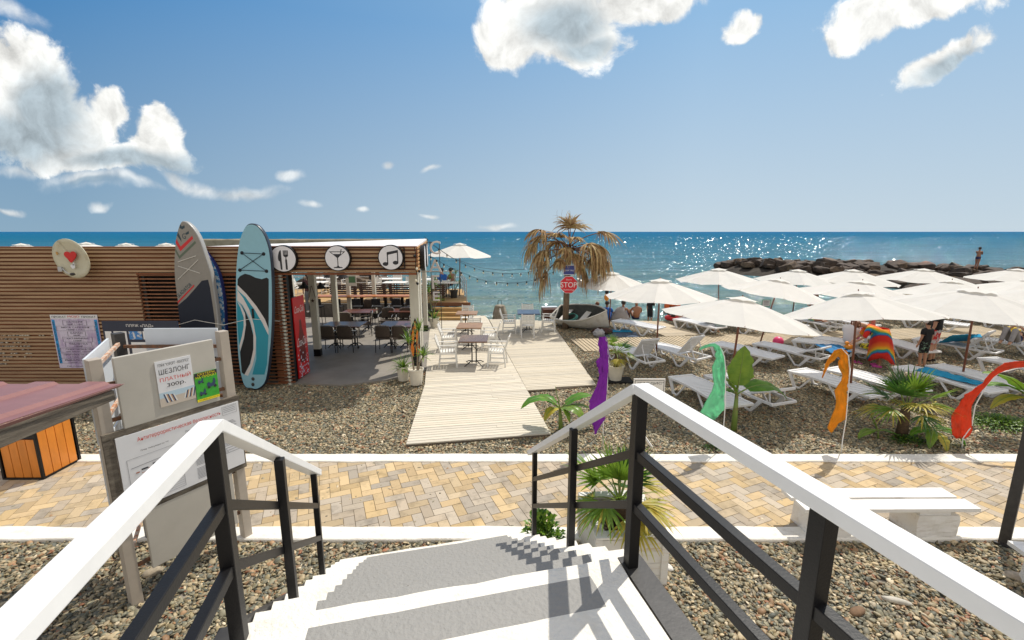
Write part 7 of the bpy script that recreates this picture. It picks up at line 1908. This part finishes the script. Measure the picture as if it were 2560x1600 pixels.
    if top:
        ru = {('P', 'S'): (.12, 1), ('S', 'C'): (0, 1), ('C', 'N'): (0, .72)}
        if sleeves: ru[('C', 's')] = (0, 1); ru[('s', 'e')] = (0, .62 if sleeves is True else .98)
        garment('shirt' if sleeves else 'swim_top', top, .020 if sleeves else .008, ru)
    if bottom:
        ru = {('P', 'S'): (0, .30), ('P', 'h'): (0, 1)}
        if longlegs: ru[('h', 'k')] = (0, 1); ru[('k', 'a')] = (0, .93)
        elif longlegs is None: ru[('h', 'k')] = (0, .18)
        else: ru[('h', 'k')] = (0, .88)
        garment('trousers' if longlegs else 'shorts', bottom, .016 if longlegs is not None else .007, ru)
    if shoes:
        for s in 'LR': MB().ell(J['a' + s].lerp(J['t' + s], .45) - V((0, 0, .015)), (.05 * k, .13 * k, .05 * k), 10, 6).obj('shoe', shoes, t, smooth=True)
    return t
SIT = dict(P=(0, 0, .12), S=(0, -.05, .27), C=(0, -.03, .46), N=(0, .03, .62), H0=(0, .05, .69), H1=(0, .06, .78), H2=(0, .05, .85), sL=(-.165, -.01, .56), sR=(.165, -.01, .56), eL=(-.25, .12, .36), eR=(.25, .12, .36), wL=(-.2, .32, .34), wR=(.2, .32, .34),
           hL=(-.09, .04, .11), hR=(.09, .04, .11), kL=(-.15, .40, .42), kR=(.15, .40, .42), aL=(-.14, .62, .08), aR=(.14, .62, .08), tL=(-.15, .76, .04), tR=(.15, .76, .04))
def up(d, dz, dy=0): return {a: (b[0], b[1] + dy, b[2] + dz) for a, b in d.items()}
CHAIRSIT = dict(P=(0, 0, .12), S=(0, -.02, .28), C=(0, 0, .48), N=(0, .05, .65), H0=(0, .07, .72), H1=(0, .09, .81), H2=(0, .08, .88), sL=(-.165, .0, .58), sR=(.165, .0, .58), eL=(-.22, .14, .34), eR=(.22, .14, .34), wL=(-.14, .34, .36), wR=(.14, .34, .36),
                hL=(-.09, .05, .10), hR=(.09, .05, .10), kL=(-.12, .44, .10), kR=(.12, .44, .10), aL=(-.12, .46, -.32), aR=(.12, .46, -.32), tL=(-.12, .58, -.36), tR=(.12, .58, -.36))
p = D(2440, 674, 40); t = person('man in dark blue swim trunks standing on the breakwater looking at a phone', (p.x, 40, p.z + .0), radians(-60), dict(eL=(-.12, .22, 1.14), wL=(-.05, .46, 1.26), eR=(.12, .22, 1.14), wR=(.05, .46, 1.26), kL=(-.07, .06, .48), kR=(.07, -.04, .48), aR=(.06, -.1, .08), tR=(.06, .03, .03), C=(0, .02, 1.27)), 1.95, skin_tan, None, cloth_navy, hair_dark, longlegs=None, fingers=True)
t = thing('phone', 'dark phone held up by the man on the breakwater', 'phone', tuple(V((p.x, 40, p.z)) + Matrix.Rotation(radians(-60), 3, 'Z') @ V((0, .64, 1.52)))); MB().box((0, 0, 0), (.09, .03, .17)).obj('case', cloth_black, t, bevel=.005); MB().box((0, -.017, 0), (.08, .003, .155)).obj('screen', ink_grey, t)
g = G(1487, 796); person('red haired sunbather sitting just behind the rowing boat', (g.x, g.y - .6, 0), .4, SIT, 1.6, skin_tan, None, cloth_navy, hair_red, longlegs=None)
g = G(1516, 803); person('woman with tied dark hair sitting on a blue lounger behind the rowing boat', (g.x, g.y, .0), -.3, SIT, 1.7, skin_tan, cloth_blue, cloth_blue, hair_dark, sleeves=True)
g = G(1556, 802); person('sunbather wrapped in a grey towel sitting on the shore', (g.x, g.y, 0), -.5, SIT, 1.7, skin_tan, None, cloth_navy, hair_dark)
m = MB(); t = thing('beach_towel_wrap', 'grey towel draped over the back of a sitting sunbather', 'towel', (g.x - .12, g.y - .05, 0)); m.lathe([(.44, 0), (.36, .18), (.25, .42), (.13, .60), (.07, .62)], n=14, sx=1.1, sy=.62); m.obj('fabric', cloth_grey, t, smooth=True)
g = G(1590, 802); person('tanned bare backed man in a white cap sitting on the shore', (g.x, g.y, 0), 0.05, SIT, 1.75, skin_tan, None, cloth_navy, None, cap=cloth_white, longlegs=None, fat=1.15)
g = G(1638, 794); person('child in a black swimsuit standing in the shallow water', (g.x, g.y + .8, -.55), -.9, dict(eR=(.16, .16, 1.22), wR=(.08, .22, 1.46)), 1.35, skin_mat, cloth_black, cloth_black, hair_dark)
g = G(1700, 797); person('adult with an orange life vest over the shoulders standing in the water', (g.x, g.y + 1.2, -.55), .2, dict(C=(0, .08, 1.25), N=(0, .14, 1.40), H0=(0, .18, 1.46), H1=(0, .20, 1.54), H2=(0, .21, 1.62)), 1.75, skin_tan, None, cloth_black, hair_dark, fat=1.1)
t = thing('life_vest', 'bright orange life vest bundle carried on the back of the wading adult', 'life vest', (g.x, g.y + 1.1, .35)); m = MB()
for x, z, a in ((-.22, .35, .1), (0, .42, 0), (.23, .33, -.12)): m.box((x, -.02, z), (.22, .18, .78), 0, 0, 0, a)
m.obj('padding', cloth_orange, t, bevel=.04); MB().box((0, -.02, .86), (.42, .22, .20)).obj('collar', cloth_orange, t, bevel=.05); MB().box((0, -.12, .30), (.66, .02, .05)).obj('strap', cloth_black, t)
g = G(1733, 800); person('swimmer with short brown hair, only the head and shoulders above the water', (g.x, g.y + 3.2, -1.25), 0, None, 1.7, skin_mat, None, cloth_navy, hair_red, longlegs=None)
LIE = dict(P=(0, 0, .11), S=(0, -.15, .11), C=(0, -.34, .12), N=(0, -.50, .14), H0=(0, -.57, .16), H1=(0, -.66, .17), H2=(0, -.73, .17), sL=(-.165, -.42, .11), sR=(.165, -.42, .11), eL=(-.32, -.30, .08), eR=(.32, -.30, .08), wL=(-.38, -.52, .07), wR=(.38, -.52, .07),
           hL=(-.09, .06, .10), hR=(.09, .06, .10), kL=(-.10, .46, .10), kR=(.10, .46, .10), aL=(-.10, .85, .07), aR=(.10, .85, .07), tL=(-.11, .95, .05), tR=(.11, .95, .05))
g = G(1722, 797); person('sunbather in dark trunks lying flat at the water edge', (g.x - .1, g.y, 0), radians(-75), LIE, 1.7, skin_mat, None, cloth_navy, hair_dark, longlegs=None)
t = thing('swim_ring', 'red inflatable ring lying at the water edge', 'swim ring', tuple(G(1680, 800, .0))); m = MB(); m.path([(.24 * cos(a * .524), .24 * sin(a * .524), .09) for a in range(13)], .085, 10); m.obj('ring', cloth_red, t, smooth=True)
t = thing('purple_bag', 'small purple bag by the lying sunbather', 'bag', tuple(G(1708, 789, .0))); m = MB(); m.ell((0, 0, .14), (.2, .14, .17), 12, 8); m.obj('pouch', cloth_pink, t, smooth=True); MB().path([(-.1, 0, .28), (0, 0, .42), (.1, 0, .28)], .015, 5).obj('strap', cloth_black, t)
g = G(1765, 808, .38); person('dark haired person in a black shirt sitting sideways on a lounger', (g.x, g.y, .38), radians(-70), CHAIRSIT, 1.75, skin_mat, cloth_black, cloth_black, hair_dark, fat=1.2)
bs = mat('flower_trunks', (.10, .35, .45), .8, col2=(.5, .5, .12), scale=30, thr=(.48, .52)); BENT = dict(LIE, kL=(-.10, .38, .45), kR=(.10, .34, .47), aL=(-.10, .66, .08), aR=(.10, .62, .08), tL=(-.1, .78, .05), tR=(.1, .74, .05))
g = G(2030, 803, .38); person('sunbather with bent knees and patterned trunks on a lounger beyond the boardwalk', (g.x, g.y, .38), radians(60), BENT, 1.7, skin_tan, None, bs, hair_dark)
g = G(1965, 806); person('orange skinned sunbather leaning forward seated at the middle far loungers', (g.x + 1.2, g.y, .38), radians(10), CHAIRSIT, 1.55, skin_tan, cloth_red, cloth_red, hair_red, sleeves=False, longlegs=None)
g = G(2122, 866, .38); person('person in a loose white shirt sitting under the big umbrella', (g.x, g.y, .38), radians(-60), dict(CHAIRSIT, C=(0, .05, .47), N=(0, .13, .62), H0=(0, .18, .68), H1=(0, .22, .76), H2=(0, .24, .83)), 1.75, skin_mat, cloth_white, cloth_white, hair_dark, fat=1.25, longlegs=True)
g = G(2160, 862, .3); person('girl in a pink top sitting beside the white shirted person', (g.x, g.y + .35, .30), radians(70), CHAIRSIT, 1.45, skin_mat, cloth_pink, cloth_pink, hair_red)
# woman in rainbow beach dress, bending to the left
rb = bpy.data.materials.new('rainbow_cloth'); rb.use_nodes = True; n = rb.node_tree.nodes; l = rb.node_tree.links; pr = n['Principled BSDF']; pr.inputs['Roughness'].default_value = .85
tcn = n.new('ShaderNodeTexCoord'); mpn = n.new('ShaderNodeMapping'); mpn.inputs['Rotation'].default_value = (0, radians(35), 0); wv = n.new('ShaderNodeTexWave'); wv.inputs['Scale'].default_value = .75; wv.inputs['Distortion'].default_value = 7; wv.inputs['Detail'].default_value = 1.5; wv.inputs['Detail Scale'].default_value = .8; wv.wave_profile = 'SAW'
l.new(tcn.outputs['Object'], mpn.inputs[0]); l.new(mpn.outputs[0], wv.inputs[0]); cr = n.new('ShaderNodeValToRGB'); l.new(wv.outputs['Fac'], cr.inputs[0]); el = cr.color_ramp.elements
el[0].position = 0; el[0].color = (.10, .01, .12, 1); el[1].position = 1; el[1].color = (.62, .02, .01, 1)
for ps_, c in ((.10, (.02, .25, .50)), (.17, (.02, .30, .12)), (.24, (.75, .45, .02)), (.42, (.75, .16, .01)), (.70, (.60, .02, .01))): e = el.new(ps_); e.color = (*c, 1)
l.new(cr.outputs[0], pr.inputs['Base Color'])
g = G(2195, 918)
t = person('woman in a rainbow coloured beach dress bending down to the left', (g.x, g.y, 0), radians(62), dict(P=(0, -.06, .90), S=(0, .04, 1.03), C=(0, .25, 1.16), N=(0, .44, 1.20), H0=(0, .52, 1.20), H1=(0, .60, 1.19), H2=(0, .67, 1.17), sL=(-.18, .36, 1.16), sR=(.18, .36, 1.16), eL=(-.24, .46, .88), eR=(.24, .46, .88), wL=(-.2, .66, .72), wR=(.2, .62, .70)), 1.68, skin_mat, rb, None, hair_red, sleeves=.9, fat=1.45, fingers=True, shoes=cloth_pink)
m = MB(); rows = []
for i in range(9):
    f = i / 8; z = 1.13 - f * .88; rx = .17 + .17 * f ** .7; ry = .17 + .13 * f ** .7; cy = -.04 + .10 * (1 - f)
    rows.append([((rx + .035 * sin(j * 1.9 + i * .3) * f) * cos(2 * pi * j / 24), cy + (ry + .025 * sin(j * 1.6) * f) * sin(2 * pi * j / 24), z + .09 * sin(j * .7) * f ** 2) for j in range(25)])
m.grid(rows); o = m.obj('skirt', rb, t, smooth=True); s = o.modifiers.new('s', 'SOLIDIFY'); s.thickness = .006
g = G(2226, 880, 0); person('girl with a dark ponytail in a coral top behind the rainbow dress', (g.x, g.y + .9, 0), radians(-150), None, 1.25, skin_mat, mat('coral', (.7, .18, .14), .8), cloth_navy, hair_dark, longhair=True)
camo = mat('neon_shorts', (.008, .008, .012), .8, col2=(.25, .42, .30), scale=9, stretch=(1, 1, 3), thr=(.56, .60))
g = G(2303, 918); person('boy in a black shirt, patterned shorts and pale cap seen from behind', (g.x, g.y, 0), radians(8), None, 1.36, skin_mat, cloth_black, camo, hair_dark, cap=mat('cap_pale', (.55, .52, .46), .8), fat=1.1, fingers=True)
g = G(2338, 908); person('man in a black shirt and grey red shorts standing behind the boy in the cap', (g.x, g.y + .15, 0), radians(30), dict(wR=(.20, .16, .90), wL=(-.24, .04, .84)), 1.76, skin_mat, cloth_black, mat('shorts_red', (.55, .03, .03), .8, col2=(.5, .5, .5), scale=5, thr=(.5, .55)), hair_dark, fat=1.12, fingers=True, shoes=cloth_black)
g = G(2530, 856, .42); person('person in loose grey trousers lying on a lounger holding a phone', (g.x, g.y, .42), radians(120), dict(BENT, eL=(-.26, -.20, .30), wL=(-.08, -.22, .45), eR=(.26, -.20, .30), wR=(.08, -.22, .45)), 1.75, skin_mat, cloth_navy, cloth_grey, hair_dark, longlegs=True, sleeves=False)
# people in the cafe
p = D(733, 740, 19.9); person('woman in a lilac top and jeans standing at the back of the cafe', (p.x, 19.6, .40), radians(170), None, 1.68, skin_mat, mat('lilac_top', (.30, .22, .42), .8), mat('jeans', (.10, .16, .28), .85), hair_dark, longlegs=True, longhair=True, sleeves=False, group='people in the cafe')
p = D(768, 776, 19.6); person('woman in long grey trousers standing at the terrace edge behind the front pillar', (p.x, 19.9, .30), radians(20), None, 1.72, skin_mat, mat('maroon_top', (.08, .03, .03), .8), mat('grey_trousers', (.16, .17, .18), .85), hair_dark, longlegs=True, longhair=True, group='people in the cafe', shoes=cloth_white)
p = D(1108, 715, 22.3); person('person in a blue shirt sitting at the terrace corner table', (p.x, 22.2, ZR + .44), radians(40), CHAIRSIT, 1.8, skin_mat, cloth_blue, cloth_navy, hair_dark, fat=1.2, group='people in the cafe')
person('dark haired companion sitting beside the blue shirted person', (p.x + .35, 22.9, ZR + .44), radians(60), CHAIRSIT, 1.7, skin_mat, mat('companion_top', (.30, .14, .10), .8), cloth_navy, hair_dark, group='people in the cafe')
place_chair((p.x, 22.1, ZR), .7, 'white slatted chair under the blue shirted person on the terrace', 'white slatted chairs on the raised terrace')
white_table((p.x - .55, 22.7, ZR), .8, .7, 'white table at the terrace corner in front of the blue shirted person', chair_white, 'white tables on the raised terrace')
# ---- small things on the beach
def blobthing(name, label, cat, pos, r, m_, part='body'):
    t = thing(name, label, cat, tuple(pos)); return t
b = G(1944, 866); t = thing('beach_ball', 'bright pink beach ball behind a lounger', 'ball', tuple(b)); MB().ell((0, 0, .17), (.17, .17, .17), 16, 10).obj('ball', mat('ball_pink', (.8, .06, .2), .4), t, smooth=True); MB().lathe([(.02, .34), (.012, .355)], n=8).obj('valve', cloth_white, t)
for u, v, dx, lb in ((2138, 908, 0, 'left'), (2148, 910, 0, 'right')):
    b = G(u, v); t = thing('slipper', 'pink slipper on the gravel by the umbrella pole, ' + lb + ' one', 'slipper', tuple(b), .3, 'pink slippers'); MB().ell((0, 0, .02), (.045, .12, .02), 12, 6).obj('sole', cloth_pink, t, smooth=True); m = MB(); m.path([(-.045, .02, .02), (-.02, .03, .07), (.02, .03, .07), (.045, .02, .02)], .014, 5); m.obj('strap', cloth_pink, t)
b = G(2122, 872, .42); t = thing('toy_duck', 'orange inflatable toy duck on the lounger with the toys', 'toy', tuple(b)); MB().ell((0, 0, .06), (.14, .10, .08), 12, 8).obj('body', mat('duck_orange', (.85, .30, .02), .4), t, smooth=True); MB().ell((-.08, 0, .17), (.06, .055, .06), 10, 8).obj('head', MATS['duck_orange'], t, smooth=True)
b = G(2172, 870, .40); t = thing('beach_bag', 'yellow and black patterned bag on the lounger with the toys', 'bag', tuple(b)); MB().box((0, 0, .06), (.42, .3, .12)).obj('bag', mat('bag_yellow', (.7, .65, .02), .7, col2=(.03, .03, .03), scale=14, thr=(.48, .52)), t, bevel=.03); MB().path([(-.12, -.1, .11), (0, -.12, .24), (.12, -.1, .11)], .012, 5).obj('handle', cloth_black, t)
b = G(2528, 838, .05); t = thing('toy_truck', 'yellow toy truck with black wheels on the boardwalk', 'toy', tuple(b), .2); m = MB(); m.box((0, 0, .17), (.5, .24, .10)); m.box((-.08, 0, .26), (.22, .22, .10)); m.obj('body', mat('truck_yellow', (.8, .55, .02), .4), t, bevel=.015)
for x in (-.16, .16):
    for y in (-.12, .12): MB().lathe([(.03, -.025), (.08, -.025), (.085, 0), (.08, .025), (.03, .025)], n=14).obj('wheel', cloth_black, t); o = t.children[-1]; o.rotation_euler = (pi / 2, 0, 0); o.location = (x, y, .085)
b = G(1800, 812, .40); t = thing('glass_box', 'pale grey green plastic box on the end of the occupied lounger', 'box', tuple(b)); MB().box((0, 0, .06), (.34, .26, .22)).obj('box', mat('box_glass', (.30, .36, .34), .2), t, bevel=.02); MB().box((0, 0, .18), (.36, .28, .02)).obj('lid', panel_white, t)
p = D(1517, 735, 17.8); t = thing('hanging_bag', 'orange and black bag hanging from the umbrella pole behind the palm', 'bag', tuple(p)); MB().ell((0, 0, -.12), (.10, .07, .16), 12, 8).obj('bag', mat('bag_orange', (.75, .28, .03), .6), t, smooth=True); MB().ell((0, -.01, .10), (.075, .06, .12), 10, 8).obj('top_part', cloth_black, t, smooth=True)
b = G(1505, 836); t = thing('clothes_pile', 'dark brown pile of clothes on the beach mat', 'clothes', (b.x, b.y, .02)); v0, f0 = ico(2); MB().add([(p_.x * .38 * (1 + .3 * noise.noise(p_ * 2.2)), p_.y * .25, p_.z * .13 * (1 + .6 * noise.noise(p_ * 2.5 + V((3, 0, 0)))) + .09) for p_ in v0], f0); m = MB(); m.add([(p_.x * .38 * (1 + .3 * noise.noise(p_ * 2.2)), p_.y * .25, p_.z * .13 * (1 + .6 * noise.noise(p_ * 2.5 + V((3, 0, 0)))) + .09) for p_ in v0], f0); m.obj('clothes', mat('clothes_brown', (.10, .035, .02), .9, col2=(.02, .02, .02), scale=9), t, smooth=True)
b = G(1497, 843); t = thing('plastic_bag', 'crumpled pale plastic bag beside the boat bow', 'bag', (b.x, b.y, 0)); m = MB(); m.add([(p_.x * .20 * (1 + .4 * noise.noise(p_ * 3)), p_.y * .16, p_.z * .16 * (1 + .5 * noise.noise(p_ * 2.9 + V((3, 0, 0)))) + .14) for p_ in v0], f0); m.obj('bag', mat('bag_pale', (.45, .45, .47), .4, var=.4, scale=20), t)
for i, (u, v, c) in enumerate(((1015 , 1433, .04), (1132, 1415, .06))):
    q = D(u, v, 3.0); s_, w_ = 2.5 + .25 * i, -.05 + .28 * i
    kz = int((s_ - S0) / TR) + 1; z = ZL - kz * RIS; pos = SW(s_, w_, z + .008)
    t = thing('debris_twig', ('dark twig fragment on the left middle of the lower steps', 'dark twig fragment on the right middle of the lower steps')[i], 'twig', tuple(pos)); MB().path([(-c / 2, 0, .0), (0, .01, .004), (c / 2, -.004, 0)], [.004, .006, .003], 5).obj('twig', soil, t)
# marks belong to the face they stand on, vents to their canopy, soil to its pot
BASES = ('face', 'sheet', 'door', 'panel', 'board', 'deck_face')
MARKS = ('lettering', 'picture', 'pictogram', 'text_lines', 'heading', 'plan_', 'border_line', 'phone_number', 'print', 'band', 'flames', 'stripe', 'chevron', 'nose_mark', '_pad', 'teal_', 'white_curve', 'white_fin', 'black_fin', 'red_line', 'letter_mark', 'paper_sheets', 'bungee', 'valve', 'white_cord')
for o in [q for q in bpy.data.objects if q.parent is not None and q.parent.parent is None and q.parent.type == 'EMPTY']:
    st = o.name.split('.')[0]; sib = {c.name.split('.')[0]: c for c in reversed(o.parent.children)}; tgt = None
    if st in BASES: continue
    if any(k_ in st for k_ in MARKS): tgt = next((sib[b_] for b_ in BASES if b_ in sib), None)
    elif st == 'vent': tgt = sib.get('canopy')
    elif st == 'soil': tgt = sib.get('pot')
    elif st in ('eye', 'nose_and_ears'): tgt = sib.get('body')
    elif st == 'strut': tgt = sib.get('backrest')
    elif st == 'hem': tgt = sib.get('fabric')
    elif st in ('red_heart', 'rust_spot', 'hand_emblem'): tgt = sib.get('dish')
    if tgt is not None and tgt is not o: o.parent = tgt
